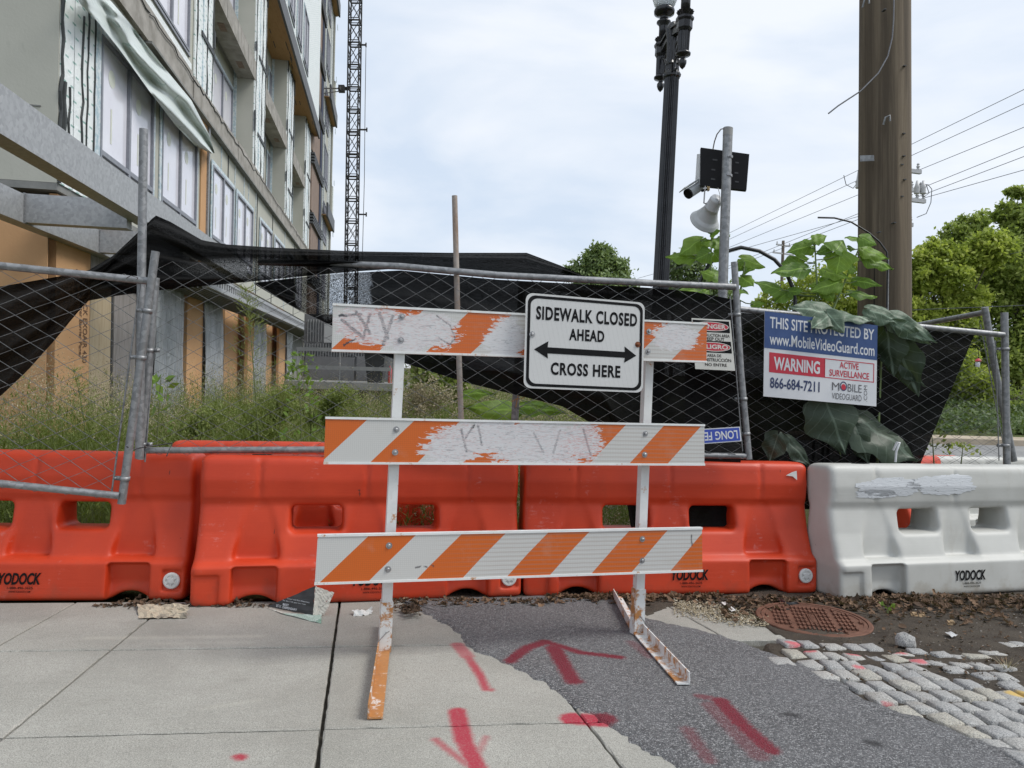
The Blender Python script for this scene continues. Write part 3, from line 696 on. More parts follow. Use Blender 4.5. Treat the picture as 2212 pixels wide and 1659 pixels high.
MT['board_mid'] = M_board('striped_sheeting_middle', .198, [(.62, .10, .14, .065, .45), (.78, .12, .14, .07, .2), (.92, .1, .2, .085, .15), (1.08, .08, .14, .075, .25), (1.2, .1, .08, .08, .6), (.56, .06, .12, .05, .2)],
    [(.60, .15, .63, .05, .005, .8), (.66, .17, .62, .11, .005, .8), (.68, .17, .70, .08, .005, .8), (.95, .14, 1.0, .05, .005, .6), (1.08, .15, 1.05, .05, .005, .6), (1.2, .16, 1.24, .04, .005, .8)])
MT['board_low'] = M_board('striped_sheeting_bottom', .02, [], [(.43, .05, .45, .055, .003, .7), (.47, .055, .48, .05, .003, .8), (.50, .06, .51, .055, .003, .6), (1.8, .17, 1.803, .12, .003, .7)])
BOARDS = [((719.5, 655), (1527, 697.6), (1526, 783.5), (717, 759.4), 3.13, 3.68, 'board_top'), ((703.7, 900), (1521.7, 916.5), (1521.7, 1005.8), (699.5, 1002.7), 3.10, 3.63, 'board_mid'), ((686.8, 1154.8), (1516.4, 1139), (1517.5, 1235), (679.9, 1263.6), 3.06, 3.57, 'board_low')]
bp = {}
for (TL, TR, BR, BL, zl, zr, mt) in BOARDS:
    q = [P(*TL, zl), P(*TR, zr), P(*BR, zr - .01), P(*BL, zl - .01)]; mp_ = quadmap(*q); bp[mt] = (mp_, q)
    h_ = np.linalg.norm(q[0] - q[3]); e = .010 / h_
    mb, n_ = slab4(mp_(0, 1 - e), mp_(1, 1 - e), mp_(1, e), mp_(0, e), .016, (1.86, h_ - .02)); b = put('board', mb, MT[mt], bar_t, useuv=True)
    for v0, v1 in ((1 - e, 1), (0, e)):
        mb, _ = slab4(mp_(-.001, v1, .004), mp_(1.001, v1, .004), mp_(1.001, v0, .004), mp_(-.001, v0, .004), .024); put('edge_rail', mb, MT['whitemetal'], bar_t)
lf, rf = G(830, 1410), G(1375.6, 1373)
pl_top = P(868, 740, 3.26); pr_top = P(1400, 760, 3.63)
tow = unit(np.cross(rf - lf, nrm)); tow = tow if tow.dot(CAM - lf) > 0 else -tow; side = unit(rf - lf)
for (a, b, nm) in ((lf + nrm * .01, P(866, 700, 3.245), 'l'), (rf + nrm * .01, P(1402, 720, 3.68), 'r')):
    d = unit(b - a); mb = MB(); mb.bar(a, b, .044, .044, up=tow); put('post', mb, MT['whitemetal'], bar_t)
    mb = MB(); mb.bar(a, a + d * .225, .054, .054, up=tow); put('sleeve', mb, MT['lightrust'], bar_t)
    mb = MB(); c = a + d * .09 + tow * .03; mb.tube([c - tow * .01, c + tow * .012, c + tow * .014 + side * (.012 if nm == 'l' else -.012) + nrm * .008, c + tow * .01, c + (-side if nm == 'l' else side) * .04 - nrm * .045], .0022, 6); put('pin', mb, MT['bolt'], bar_t)
# angle iron feet
def angle(a, b, w_, hh, left, m):
    a, b = np.asarray(a), np.asarray(b); d = unit(b - a); sd_ = unit(np.cross(nrm, d)) * (1 if left else -1)
    mb = MB(); mb.box((a + b) / 2 + nrm * .003, (b - a) / 2, sd_ * w_ / 2, nrm * .003); mb.box((a + b) / 2 + sd_ * w_ / 2 + nrm * hh / 2, (b - a) / 2, sd_ * .0028, nrm * hh / 2)
    return put('foot', mb, m, bar_t)
dl = unit(G(811, 1556) - lf); angle(lf - dl * .42 + nrm * .014, G(811, 1556) + nrm * .004, .05, .05, False, MT['rustywhite'])
dr = G(1476, 1488); ar_ = G(1334, 1296)
angle(ar_ + nrm * .016, rf + nrm * .016 - (rf - ar_) * .02, .05, .05, False, MT['lightrust']); angle(rf + nrm * .016, dr + nrm * .016, .05, .05, True, MT['lightrust'])
def bolt(c, n, parent, m=None, r=.0075):
    mb = MB(); mb.lathe([(r * 1.9, 0), (r * 1.9, .0015)], c, n, 14); mb.lathe([(r, .0015), (r, .007), (r * .7, .0085)], c, n, 6); return put('bolt', mb, m or MT['bolt'], parent)
# bolts by px on each board
for (x, y, mt) in ((868, 684, 'board_top'), (866, 735, 'board_top'), (1402, 716, 'board_top'), (1400, 759, 'board_top'), (856, 928, 'board_mid'), (853.5, 977, 'board_mid'), (1394, 937, 'board_mid'), (1392.5, 982, 'board_mid'), (840.5, 1178.5, 'board_low'), (838, 1229.5, 'board_low'), (1387.5, 1164.5, 'board_low'), (1387, 1211, 'board_low')):
    mp_, q = bp[mt]; n_ = unit(np.cross(q[1] - q[0], q[3] - q[0])); n_ = n_ if n_.dot(CAM - q[0]) > 0 else -n_; bolt(hit(x, y, q[0], n_) + n_ * .0005, n_, bar_t)
# ---- sidewalk closed sign
def rrect(w_, h_, r, k=6):
    pts = []
    for cx, cy, a0 in ((w_ - r, h_ - r, 0), (r, h_ - r, 90), (r, r, 180), (w_ - r, r, 270)):
        for i in range(k + 1):
            a = R(a0 + 90 * i / k); pts.append((cx + r * math.cos(a), cy + r * math.sin(a)))
    return pts
def flat(pts, mapf, wh, lift, th=0.0):
    n = len(pts); V = [mapf(x / wh[0], y / wh[1], lift) for x, y in pts]; mb = MB()
    if th:
        V += [mapf(x / wh[0], y / wh[1], lift - th) for x, y in pts]; f = [tuple(range(n)), tuple(range(n, 2 * n))[::-1]] + [(i, i + n, (i + 1) % n + n, (i + 1) % n) for i in range(n)]
    else: f = [tuple(range(n))]
    a, b, c = V[0], V[n // 3], V[2 * n // 3]
    if np.dot(np.cross(b - a, c - a), CAM - a) < 0: f = [q[::-1] for q in f]
    mb.add(V, f); return mb
def ringf(o, i, mapf, wh, lift):
    n = len(o); V = [mapf(x / wh[0], y / wh[1], lift) for x, y in o + i]; f = [(k, (k + 1) % n, (k + 1) % n + n, k + n) for k in range(n)]
    a, b, c = V[f[0][0]], V[f[0][1]], V[f[0][2]]
    if np.dot(np.cross(b - a, c - a), CAM - a) < 0: f = [q[::-1] for q in f]
    mb = MB(); mb.add(V, f); return mb
sc_q = [P(1136.5, 632, 3.33), P(1393, 654, 3.49), P(1388.5, 848.5, 3.47), P(1131, 838, 3.31)]
sm_ = quadmap(*sc_q); sgn = thing('sidewalk_closed_sign', 'white rectangular sidewalk closed ahead cross here sign with black border and double arrow', 'sign', sc_q[3]); wh = (.61, .475)
m = NT('reflective_white'); uv = m.coord('Object'); m.base(m.mix(m.ramp(m.voro(160, feature='DISTANCE_TO_EDGE', rnd=.15), (.04, .3), (.12, 0)), m.mix(m.ramp(m.noise(3, 3), (.4, 0), (.7, .3)), (.60, .60, .59), (.52, .52, .52)), (.42, .42, .42)), .4); MT['reflwhite'] = m.m
put('plate', flat(rrect(*wh, .035), sm_, wh, 0, .003), MT['reflwhite'], sgn)
off = lambda pts, d: [((x - wh[0] / 2) * (1 - 2 * d / wh[0]) + wh[0] / 2, (y - wh[1] / 2) * (1 - 2 * d / wh[1]) + wh[1] / 2) for x, y in pts]
rr0 = rrect(*wh, .04, 8); put('border', ringf(off(rr0, .010), off(rr0, .024), sm_, wh, .0012), MT['black'], sgn)
for (s, u0, u1, v0, v1) in (('SIDEWALK CLOSED', .085, .935, .725, .87), ('AHEAD', .36, .655, .53, .655), ('CROSS HERE', .215, .80, .15, .285)):
    text_on('lettering', s, sm_, u0, u1, v0, v1, MT['black'], sgn, bold=.034, space=1.12, lift=.0014)
ar = [(.075, .41), (.19, .32), (.185, .375), (.835, .375), (.83, .32), (.935, .405), (.83, .50), (.835, .44), (.185, .44), (.19, .505)]
arp = [(x * wh[0], y * wh[1]) for x, y in ar]
def flat_tri(polys, mapf, wh, lift):
    V = []; f = []
    for p in polys:
        k = len(V); V += [mapf(x / wh[0], y / wh[1], lift) for x, y in p]; f.append(tuple(range(k, k + len(p))))
    a, b, c = V[f[0][0]], V[f[0][1]], V[f[0][2]]
    if np.dot(np.cross(b - a, c - a), CAM - a) < 0: f = [q[::-1] for q in f]
    mb = MB(); mb.add(V, f); return mb
put('arrow', flat_tri([[arp[0], arp[1], arp[2], arp[8], arp[9]], [arp[2], arp[3], arp[7], arp[8]], [arp[4], arp[5], arp[6], arp[7], arp[3]]], sm_, wh, .0014), MT['black'], sgn)
for (u, v, mm) in ((.057, .565, MT['bolt']), (.945, .53, MT['rustbolt'])): bolt(sm_(u, v, .001), unit(sm_(0, 0, 1) - sm_(0, 0, 0)), sgn, mm)
# ------------------------------------------------------------------ chain link fences
def chain(TL, TR, BR, BL, pitch, r, ext=.03, seed=1, amp=.012, slack=0.0, skip=None):
    TL, TR, BR, BL = (np.asarray(p, float) for p in (TL, TR, BR, BL)); Wd = (np.linalg.norm(TR - TL) + np.linalg.norm(BR - BL)) / 2; Hh = (np.linalg.norm(TL - BL) + np.linalg.norm(TR - BR)) / 2
    nw = max(2, int(Wd / pitch)); ns = int((Hh + 2 * ext) / (pitch * .58)); nn = unit(np.cross(TR - TL, BL - TL)); V = []; Fs = []; cnt = 0; sides = 4; rg = np.random.default_rng(seed)
    for i in range(nw):
        k = np.arange(ns + 1); u = (i + .5 + np.where((k + i) % 2 == 0, .5, -.5)) / nw; v = (-ext + k * pitch * .58) / Hh
        vn = np.clip(v, 0, 1); x = fbm(u * 9 + seed, v * 7, seed, 3) * amp; z = fbm(u * 8, v * 8 + seed, seed + 50, 3) * amp
        c = ((BL[None] * (1 - u)[:, None] + BR[None] * u[:, None]) * (1 - v)[:, None] + (TL[None] * (1 - u)[:, None] + TR[None] * u[:, None]) * v[:, None])
        ux = unit(TR - TL); uz = unit(TL - BL); edge = (np.sin(np.clip(v, 0, 1) * math.pi) ** .5)
        c = c + ux * (x * edge)[:, None] + uz * (z * edge)[:, None] + nn * (np.where(k % 2 == 0, r, -r) * .9 + slack * edge * fbm(u * 5, v * 4, seed + 9, 2))[:, None]
        if skip is not None: pass
        for s_ in range(sides):
            a = s_ * math.pi / 2; V.append(c + r * (math.cos(a) * nn + math.sin(a) * ux))
        m_ = ns + 1; base = cnt
        for s_ in range(sides):
            s2 = (s_ + 1) % sides; kk = np.arange(ns)
            Fs.append(np.stack([base + s_ * m_ + kk, base + s2 * m_ + kk, base + s2 * m_ + kk + 1, base + s_ * m_ + kk + 1], 1))
        cnt += sides * m_
    return np.concatenate(V), np.concatenate(Fs)
def pipe(name, pts, r, parent, m=None, sides=14, cap=True):
    mb = MB(); mb.tube(pts, r, sides, cap); return put(name, mb, m or MT['galv'], parent, smooth=True)
def band(c, ax, out, r, parent):
    mb = MB(); mb.lathe([(r + .002, -.011), (r + .004, -.011), (r + .004, .011), (r + .002, .011)], c, ax, 14); o = unit(out); mb.box(c + o * (r + .018), o * .018, unit(ax) * .011, unit(np.cross(ax, o)) * .004)
    mb.lathe([(.007, -.012), (.007, .012)], c + o * (r + .026), np.cross(ax, o), 8); return put('clamp_band', mb, MT['galv'], parent, smooth=True)
# F1: leaning gate panel on the left
f1 = thing('gate_panel', 'loose chain link gate panel hanging crooked over the left orange barrier', 'fence panel', P(262, 1088, 3.66), group='galvanised chain link panels')
ptl, ptr, pbl, pbr = P(-330, 540, 3.3), P(320, 607, 3.66), P(-330, 1010, 3.3), P(257, 1071, 3.64)
pipe('post', [P(336, 543, 3.64), P(262.6, 1088, 3.66)], .0205, f1); pipe('top_rail', [ptl, ptr], .019, f1); pipe('bottom_rail', [pbl, pbr], .018, f1)
tb0, tb1 = P(305, 598, 3.65), P(240, 1073, 3.65); pipe('tension_bar', [tb0, tb1], .0045, f1, sides=6)
put('chain_link_mesh', chain(P(-330, 545, 3.3), P(303, 602, 3.66), P(243, 1066, 3.64), P(-330, 1008, 3.3), .073, .0027, seed=3, amp=.008), MT['wire'], f1, kind='stuff')
for y in (0.235, .42, .90):
    c = P(336, 543, 3.64) * (1 - y) + P(262.6, 1088, 3.66) * y; ax = P(336, 543, 3.64) - P(262.6, 1088, 3.66); band(c, ax, P(305, 598, 3.65) - P(336, 600, 3.65), .0205, f1)
wire_m = simple('dark_tie_wire', (.03, .025, .025), (.08, .05, .04), 60, .6, .5)
pipe('tie_wire', [P(270, 603, 3.62), P(283, 595, 3.6), P(298, 600, 3.62), P(290, 612, 3.65), P(274, 608, 3.68), P(270, 600, 3.64)], .002, f1, wire_m, 5); 
# tall loose pole
tp = pipe('fence_post', [P(310.5, 279, 4.02), P(305, 640, 4.05), P(301, 990, 4.08)], .0232, None, sides=16); tag(tp, 'tall grey galvanised pole standing bare above the left gate panel', 'post', 'fence posts')
# F2 center panel
f2 = thing('chain_link_fence', 'long chain link panel standing on the orange barriers behind the barricade', 'fence panel', P(303, 988, 4.15), group='galvanised chain link panels')
TLc, TRc, BRc, BLc = P(345, 560, 4.12), P(1588, 620, 4.58), P(1614, 984, 4.6), P(312, 975, 4.15)
pipe('post', [P(337, 600, 4.12), P(303.5, 992, 4.14)], .021, f2)
pipe('post', [P(1586, 566, 4.6), P(1600, 800, 4.6), P(1618, 992, 4.6)], .021, f2)
pipe('top_rail', [P(560, 566, 4.5), P(760, 571, 4.46), P(865, 575.5, 4.38), P(1075, 594.5, 4.4), P(1394, 611, 4.5), P(1588, 620, 4.58)], .021, f2)
pipe('bottom_rail', [P(308, 973, 4.15), P(700, 971, 4.28), P(1200, 978, 4.42), P(1610, 985, 4.6)], .019, f2)
pipe('tension_bar', [P(343, 610, 4.13), P(313, 998, 4.14)], .0045, f2, sides=6); pipe('tension_bar', [P(1577, 640, 4.58), P(1604, 975, 4.59)], .004, f2, sides=6)
put('chain_link_mesh', chain(P(343, 566, 4.14), P(1580, 618, 4.56), P(1606, 982, 4.58), P(314, 972, 4.16), .075, .0027, seed=11, amp=.016, slack=.02), MT['wire'], f2, kind='stuff')
for px_, py_, ox in ((337 - 33.5 * .4, 757, 1), (308, 960, 1), (1592, 680, -1), (1606, 862, -1), (1612, 937, -1)): band(P(px_, py_, 4.13 if px_ < 900 else 4.6), UP, cR * ox, .021, f2)
# loose posts
rp = pipe('rusty_pole', [P(982, 423, 4.44), P(989, 700, 4.44), P(996, 905, 4.44), P(998.5, 988, 4.44)], .0175, None, MT['rust'], 14); tag(rp, 'thin rust streaked pole rising behind the middle of the fence', 'post', 'fence posts')
# F3 right panel with dark screen
f3 = thing('chain_link_fence', 'chain link panel with black screen holding the blue and white surveillance sign', 'fence panel', P(2173, 994, 5.35), group='galvanised chain link panels')
F3Z = lambda x: 4.86 + (x - 1125) / 1045 * .5
pipe('post', [P(1128, 610, F3Z(1128)), P(1120, 760, 4.87), P(1112, 905, 4.88), P(1106, 1150, 4.9)], .026, f3); pipe('post', [P(2169.6, 675, 5.36), P(2175, 996, 5.38), P(2178, 1180, 5.4)], .025, f3)
pipe('top_rail', [P(1135, 614, 4.87), P(1438, 648, 5.01), P(1588, 667, 5.08), P(2168, 723.5, 5.35)], .0215, f3)
put('chain_link_mesh', chain(P(1130, 618, 4.85), P(2160, 724, 5.33), P(2165, 1090, 5.35), P(1112, 1090, 4.87), .074, .0027, seed=21, amp=.006), MT['wire'], f3, kind='stuff')
for y in (754, 962): band(P(2171, y, 5.36), UP, -cR, .025, f3)
pipe('tension_bar', [P(2150, 735, 5.34), P(2158, 995, 5.35)], .004, f3, sides=6)
for x, y in ((1722, 682), (1999, 706)): pipe('tie_wire', [P(x, y - 3, F3Z(x) - .03), P(x + 3, y + 8, F3Z(x) - .035), P(x, y + 26, F3Z(x) - .02), P(x + 5, y + 34, F3Z(x) - .02)], .0018, f3, wire_m, 5)
# F4 panel leaving to the back right
f4 = thing('chain_link_fence', 'chain link panel turned away behind the right end post, its top rail rising', 'fence panel', P(2187, 993, 5.6), group='galvanised chain link panels')
pipe('post', [P(2127, 664, 5.55), P(2150, 800, 5.58), P(2190, 996, 5.62)], .025, f4); pipe('top_rail', [P(1960, 706, 6.3), P(2126, 675, 5.56)], .021, f4)
put('chain_link_mesh', chain(P(1960, 710, 6.3), P(2122, 680, 5.56), P(2184, 1000, 5.6), P(1975, 1000, 6.3), .074, .0018, seed=31, amp=.005), MT['wire'], f4, kind='stuff')
pipe('tension_bar', [P(2118, 700, 5.57), P(2172, 985, 5.6)], .004, f4, sides=6)
# ------------------------------------------------------------------ black shade cloth
def M_cloth():
    m = NT('black_shade_cloth'); uv = m.coord('UV')
    c = m.ramp(m.noise(5, 6, .7), (.35, .0035), (.75, .013)); m.base(c, .85, spec=.12)
    tr = m.n('ShaderNodeBsdfTransparent'); mx_ = m.n('ShaderNodeMixShader')
    v = m.voro(420); h = m.math('LESS_THAN', v, .20)
    at = m.n('ShaderNodeAttribute'); at.attribute_name = 'tint'
    f = m.math('MULTIPLY', m.ramp(m.noise(300, 1, .5), (.52, 0), (.55, 1)), at.outputs['Fac'])
    m.L(f, mx_.inputs[0]); m.L(m.b.outputs[0], mx_.inputs[1]); m.L(tr.outputs[0], mx_.inputs[2]); m.L(mx_.outputs[0], m.o.inputs[0])
    m.bump(m.noise(1, 4, .6, stretch=(30, 30, 90)), .6, .02); return m.m
MT['cloth'] = M_cloth()
def cloth(top, bot, zf, folds, amp, parent=None, nu=150, nv=30, seed=0, tintf=None, sag=0.0, **k):
    T = np.linspace(0, 1, nu); t = polyline(top, T); b = polyline(bot, T); V = np.zeros((nu, nv, 3)); ti = np.zeros((nu, nv))
    for j in range(nv):
        v = j / (nv - 1); q = t * (1 - v) + b * v
        ph = v * folds * 6.28 + 1.6 * fbm(T * 7, T * 0 + v * .6, seed, 3); thin = np.clip(np.abs(b[:, 1] - t[:, 1]) / 60, .25, 1)
        dz = amp * (np.sin(ph) + .55 * np.sin(2.3 * ph + 1.3 + T * 5)) * thin + amp * .9 * fbm(T * 16, v * 6 + T * 3, seed + 4, 3) * thin
        for i in range(nu):
            p = q[i]; V[i, j] = P(p[0], p[1], zf(p[0]) + dz[i]); ti[i, j] = tintf(p[0], p[1]) if tintf else 0
    mb = MB(); mb.grid(V); o = put(k.pop('name'), (np.concatenate(mb.V), mb.F, None, ti.ravel()), MT['cloth'], parent, smooth=True, **k)
    return o
CL1T = [(-330, 640), (0, 619), (105, 601), (189, 585), (245, 552), (297, 503), (336, 465), (368, 479), (437, 519), (490, 528), (595, 535), (775, 543), (970, 546), (1138, 546), (1215, 575), (1262, 596)]
CL1B = [(-330, 1010), (0, 857), (60, 800), (119, 734), (155, 690), (189, 650), (245, 640), (333, 628), (525, 610), (665, 596), (775, 586), (865, 580), (980, 590), (1100, 600), (1180, 602), (1262, 604)]
def z1(x): return float(np.interp(x, [-330, 0, 189, 330, 865, 1262], [3.75, 3.95, 4.2, 4.28, 4.5, 4.68]))
cloth(CL1T, CL1B, z1, 3.0, .035, seed=2, name='shade_cloth', tintf=lambda x, y: .95 * max(0, 1 - math.hypot((x - 520) / 160, (y - 580) / 26)) + .05, label='long black shade cloth draped from the left corner up over the fence top rail', cat='shade cloth', group='black shade cloths')
CL2T = [(548, 611), (640, 600), (740, 590), (865, 584), (1075, 604), (1394, 621), (1500, 630), (1600, 650)]
CL2B = [(556, 618), (640, 667), (720, 705), (805, 758), (872, 784), (1005, 826), (1215, 878), (1330, 945), (1370, 1180), (1600, 1180)]
cloth(CL2T, CL2B, lambda x: float(np.interp(x, [548, 900, 1600], [4.36, 4.54, 4.76])), 2.6, .03, seed=5, nv=40, name='shade_cloth', tintf=lambda x, y: max(.03, .95 * (1 if (700 < x < 762 and y < 690) else 0), .5 * (1 if 640 < x < 800 and y < 680 else 0)), label='black shade cloth hung inside the middle panel behind the top board and sign', cat='shade cloth', group='black shade cloths')
CL3T = [(1480, 655), (1588, 674), (1800, 692), (2000, 712), (2111, 708)]
CL3B = [(1480, 1100), (1600, 1100), (1800, 1100), (1930, 1060), (1985, 1010)]
cloth(CL3T, CL3B, lambda x: F3Z(x) + .075, 2.0, .02, seed=9, nv=40, name='shade_cloth', tintf=lambda x, y: .03, label='black shade cloth behind the surveillance sign, its right edge cut slanting', cat='shade cloth', group='black shade cloths')
# ------------------------------------------------------------------ fence signs
blue = simple('sign_blue', (.03, .07, .2), (.04, .085, .23), 20, .5); redp = simple('sign_red', (.5, .025, .05), (.55, .035, .06), 20, .5); whitep = simple('sign_white', (.62, .64, .67), (.7, .71, .73), 4, .5); navy = simple('sign_navy', (.03, .045, .12), None, 20, .5); greyt = simple('sign_grey_print', (.12, .12, .13), None, 20, .5)
zv = 4.98
vq = [P(1652, 672, zv - .04), P(1895.5, 703, zv + .06), P(1893, 878, zv + .06), P(1649, 856, zv - .04)]; vm = quadmap(*vq)
vs = thing('surveillance_sign', 'blue and white surveillance warning sign wired to the fence under the big leaves', 'sign', vq[3]); one = (1, 1)
put('panel', flat([(0, 0), (1, 0), (1, 1), (0, 1)], vm, one, 0, .004), whitep, vs)
put('blue_field', flat([(0, .57), (1, .57), (1, 1), (0, 1)], vm, one, .0012), blue, vs)
put('red_field', flat([(.045, .29), (.535, .29), (.535, .525), (.045, .525)], vm, one, .0012), redp, vs)
put('red_outline', ringf([(.53, .29), (.975, .29), (.975, .525), (.53, .525)], [(.537, .30), (.968, .30), (.968, .515), (.537, .515)], vm, one, .0012), redp, vs)
text_on('lettering', 'THIS SITE PROTECTED BY', vm, .045, .97, .81, .945, whitep, vs, bold=.015, lift=.002)
text_on('lettering', 'www.MobileVideoGuard.com', vm, .045, .975, .615, .755, whitep, vs, bold=.012, lift=.002)
text_on('lettering', 'WARNING', vm, .085, .49, .325, .48, whitep, vs, bold=.03, lift=.002)
text_on('lettering', 'ACTIVE', vm, .665, .835, .425, .505, redp, vs, bold=.015, lift=.002); text_on('lettering', 'SURVEILLANCE', vm, .575, .93, .32, .40, redp, vs, bold=.015, lift=.002)
text_on('lettering', '866-684-7211', vm, .055, .49, .105, .235, navy, vs, bold=.02, lift=.002)
text_on('lettering', 'M', vm, .60, .665, .15, .245, greyt, vs, lift=.002); text_on('lettering', 'BILE', vm, .74, .865, .15, .245, greyt, vs, lift=.002); text_on('lettering', 'VIDEOGUARD', vm, .6, .865, .045, .12, greyt, vs, lift=.002)
vmr = lambda u, v, l=0: vm(.915 - v * .03 + .0, .045 + u * .2, l); text_on('lettering', '.COM', vmr, 0, 1, 0, 1, greyt, vs, lift=.002)
circ = lambda cx, cy, rx, ry, n=20: [(cx + rx * math.cos(2 * math.pi * i / n), cy + ry * math.sin(2 * math.pi * i / n)) for i in range(n)]
put('eye_mark', ringf(circ(.702, .21, .032, .058), circ(.702, .21, .024, .044), vm, one, .0015), navy, vs); put('eye_mark', flat(circ(.702, .2, .020, .036), vm, one, .002), redp, vs)
# danger sign
dq = [P(1494, 687, 4.5), P(1577.6, 691.6, 4.53), P(1588, 801, 4.53), P(1502, 797, 4.5)]; dm = quadmap(*dq)
ds = thing('danger_sign', 'small bilingual danger and peligro keep out sign half hidden by the top board', 'sign', dq[3])
cream = simple('sign_cream', (.62, .61, .56), (.68, .67, .62), 6, .5)
put('panel', flat([(0, 0), (1, 0), (1, 1), (0, 1)], dm, one, 0, .002), cream, ds)
for v0 in (.76, .36):
    put('black_field', flat([(.02, v0 - .02), (.96, v0 - .02), (.96, v0 + .21), (.02, v0 + .21)], dm, one, .001), MT['black'], ds)
    put('red_oval', flat(circ(.49, v0 + .095, .44, .085, 28), dm, one, .0016), redp, ds); put('oval_rim', ringf(circ(.49, v0 + .095, .45, .093, 28), circ(.49, v0 + .095, .43, .08, 28), dm, one, .002), cream, ds)
text_on('lettering', 'DANGER', dm, .15, .86, .81, .90, cream, ds, bold=.03, lift=.0022); text_on('lettering', 'PELIGRO', dm, .12, .87, .41, .50, cream, ds, bold=.03, lift=.0022)
for s, u0, u1, v0, v1 in (('CONSTRUCTION AREA', .06, .94, .65, .71), ('KEEP OUT', .28, .80, .575, .64), ('AREA DE', .32, .68, .255, .31), ('CONSTRUCCI\u00d3N', .1, .92, .165, .245), ('NO ENTRE', .25, .80, .07, .13)):
    text_on('lettering', s, dm, u0, u1, v0, v1, MT['black'], ds, bold=.015, lift=.0016)
# long fence sign upside down
lq = [P(1478, 929, 4.52), P(1598.5, 921.6, 4.56), P(1602, 953, 4.56), P(1480, 962, 4.52)]; lm = quadmap(*lq); lmr = lambda u, v, l=0: lm(1 - u, 1 - v, l)
ls = thing('company_sign', 'small blue and white company sign hung upside down near the bottom rail', 'sign', lq[3])
put('panel', flat([(0, 0), (1, 0), (1, 1), (0, 1)], lm, one, 0, .002), whitep, ls)
blu2 = simple('sign_bright_blue', (.04, .08, .42), None, 20, .5)
put('blue_field', flat([(.02, .06), (.98, .06), (.98, .94), (.02, .94)], lm, one, .001), blu2, ls)
text_on('lettering', 'LONG FENCE', lmr, .06, .94, .22, .80, whitep, ls, bold=.02, lift=.002)
# ------------------------------------------------------------------ building under construction
BD = unit(np.array([-.178, 1.0, 0])); BN = np.array([BD[1], -BD[0], 0.0]); BA = np.array([-4.6, 0, 0.0]); BZ = 1.42
BM = frame(BA, BD, -BN, UP)
def bw(u, v, w): return BA + BD * u + BN * v + UP * w
def uw(x, y, v=0.0):
    p = hit(x, y, BA + BN * v, BN); return (p - BA).dot(BD), p[2]
def U(x, v=0.0): return uw(x, 780, v)[0]
bt = thing('unfinished_building', 'tall unfinished apartment building with grey green sheathing, taped white wrap and filmed windows', 'building', BA, M=BM)
def M_sheath(name, c1, c2):
    m = NT(name); c = m.ramp(m.noise(.7, 5, .6), (.3, c1), (.7, c2)); s = m.noise(6, 6, .7, stretch=(1, 1, .4)); c = m.mix(m.ramp(s, (.62, 0), (.8, .35)), c, tuple(q * .6 for q in c1))
    sx = m.n('ShaderNodeSeparateXYZ'); m.L(m.coord(), sx.inputs[0])
    m.base(c, .85); return m.bump(m.noise(25, 4, .6), .2, .01).m
MT['sheath'] = M_sheath('grey_green_sheathing', (.40, .40, .35), (.47, .47, .415)); MT['orangesh'] = M_sheath('orange_sheathing', (.50, .28, .135), (.58, .345, .175))
def M_wrap():
    m = NT('white_house_wrap'); sx = m.n('ShaderNodeSeparateXYZ'); m.L(m.coord(), sx.inputs[0]); zz = m.math('MULTIPLY', sx.outputs[2], 5.5); row = m.math('FLOOR', zz)
    xx = m.math('ADD', m.math('MULTIPLY', m.math('ADD', sx.outputs[0], sx.outputs[1]), 4.2), m.math('MULTIPLY', row, .37))
    d = m.math('MULTIPLY', m.math('LESS_THAN', m.math('FRACT', zz), .16), m.math('LESS_THAN', m.math('FRACT', xx), .45))
    c = m.ramp(m.noise(3, 5, .6), (.3, (.72, .76, .76)), (.7, (.82, .85, .85))); c = m.mix(m.math('MULTIPLY', d, .75), c, (.10, .3, .25))
    m.base(c, .5); return m.bump(m.noise(7, 4, .6, dist=1), .5, .04).m
MT['wrap'] = M_wrap(); MT['tape'] = simple('black_sealant', (.02, .024, .025), (.04, .045, .045), 12, .55, bump=.4)
MT['bluewrap'] = simple('window_flashing_wrap', (.38, .50, .56), (.66, .7, .72), 14, .5, lo=.4, hi=.6)
MT['conc2'] = simple('slab_concrete', (.24, .225, .2), (.38, .36, .33), 3, .9, bump=.3, detail=7); MT['conc3'] = simple('grey_cast_concrete', (.16, .165, .16), (.24, .24, .23), 3, .9, bump=.3)
MT['frame'] = simple('window_frame_grey', (.22, .23, .26), (.27, .28, .31), 12, .45, .3); MT['ply'] = NT('plywood').m
def M_ply(name, a, b, st=(1.2, 1.2, .15)):
    m = NT(name); c = m.ramp(m.noise(5, 5, .6, stretch=st, dist=1.5), (.32, a), (.5, b), (.68, a)); m.base(c, .8); return m.m
MT['ply'] = M_ply('weathered_plywood', (.33, .25, .15), (.42, .34, .23)); MT['plygrey'] = M_ply('grey_plywood', (.17, .15, .14), (.27, .25, .24)); MT['plybrown'] = M_ply('brown_plywood', (.16, .11, .085), (.27, .2, .16))
def M_glass():
    m = NT('filmed_glass'); c = m.ramp(m.noise(1.3, 4, .6), (.3, (.66, .65, .72)), (.7, (.76, .76, .82))); st = m.noise(3, 4, .7, stretch=(3, 3, .25)); c = m.mix(m.ramp(st, (.6, 0), (.72, .45)), c, (.64, .66, .7))
    m.base(c, .12, spec=.8); return m.bump(m.noise(2.2, 3, .5), .05, .05).m
MT['film'] = M_glass(); MT['darkglass'] = simple('dark_glass', (.12, .14, .16), (.2, .22, .24), 2, .08, spec=.8)
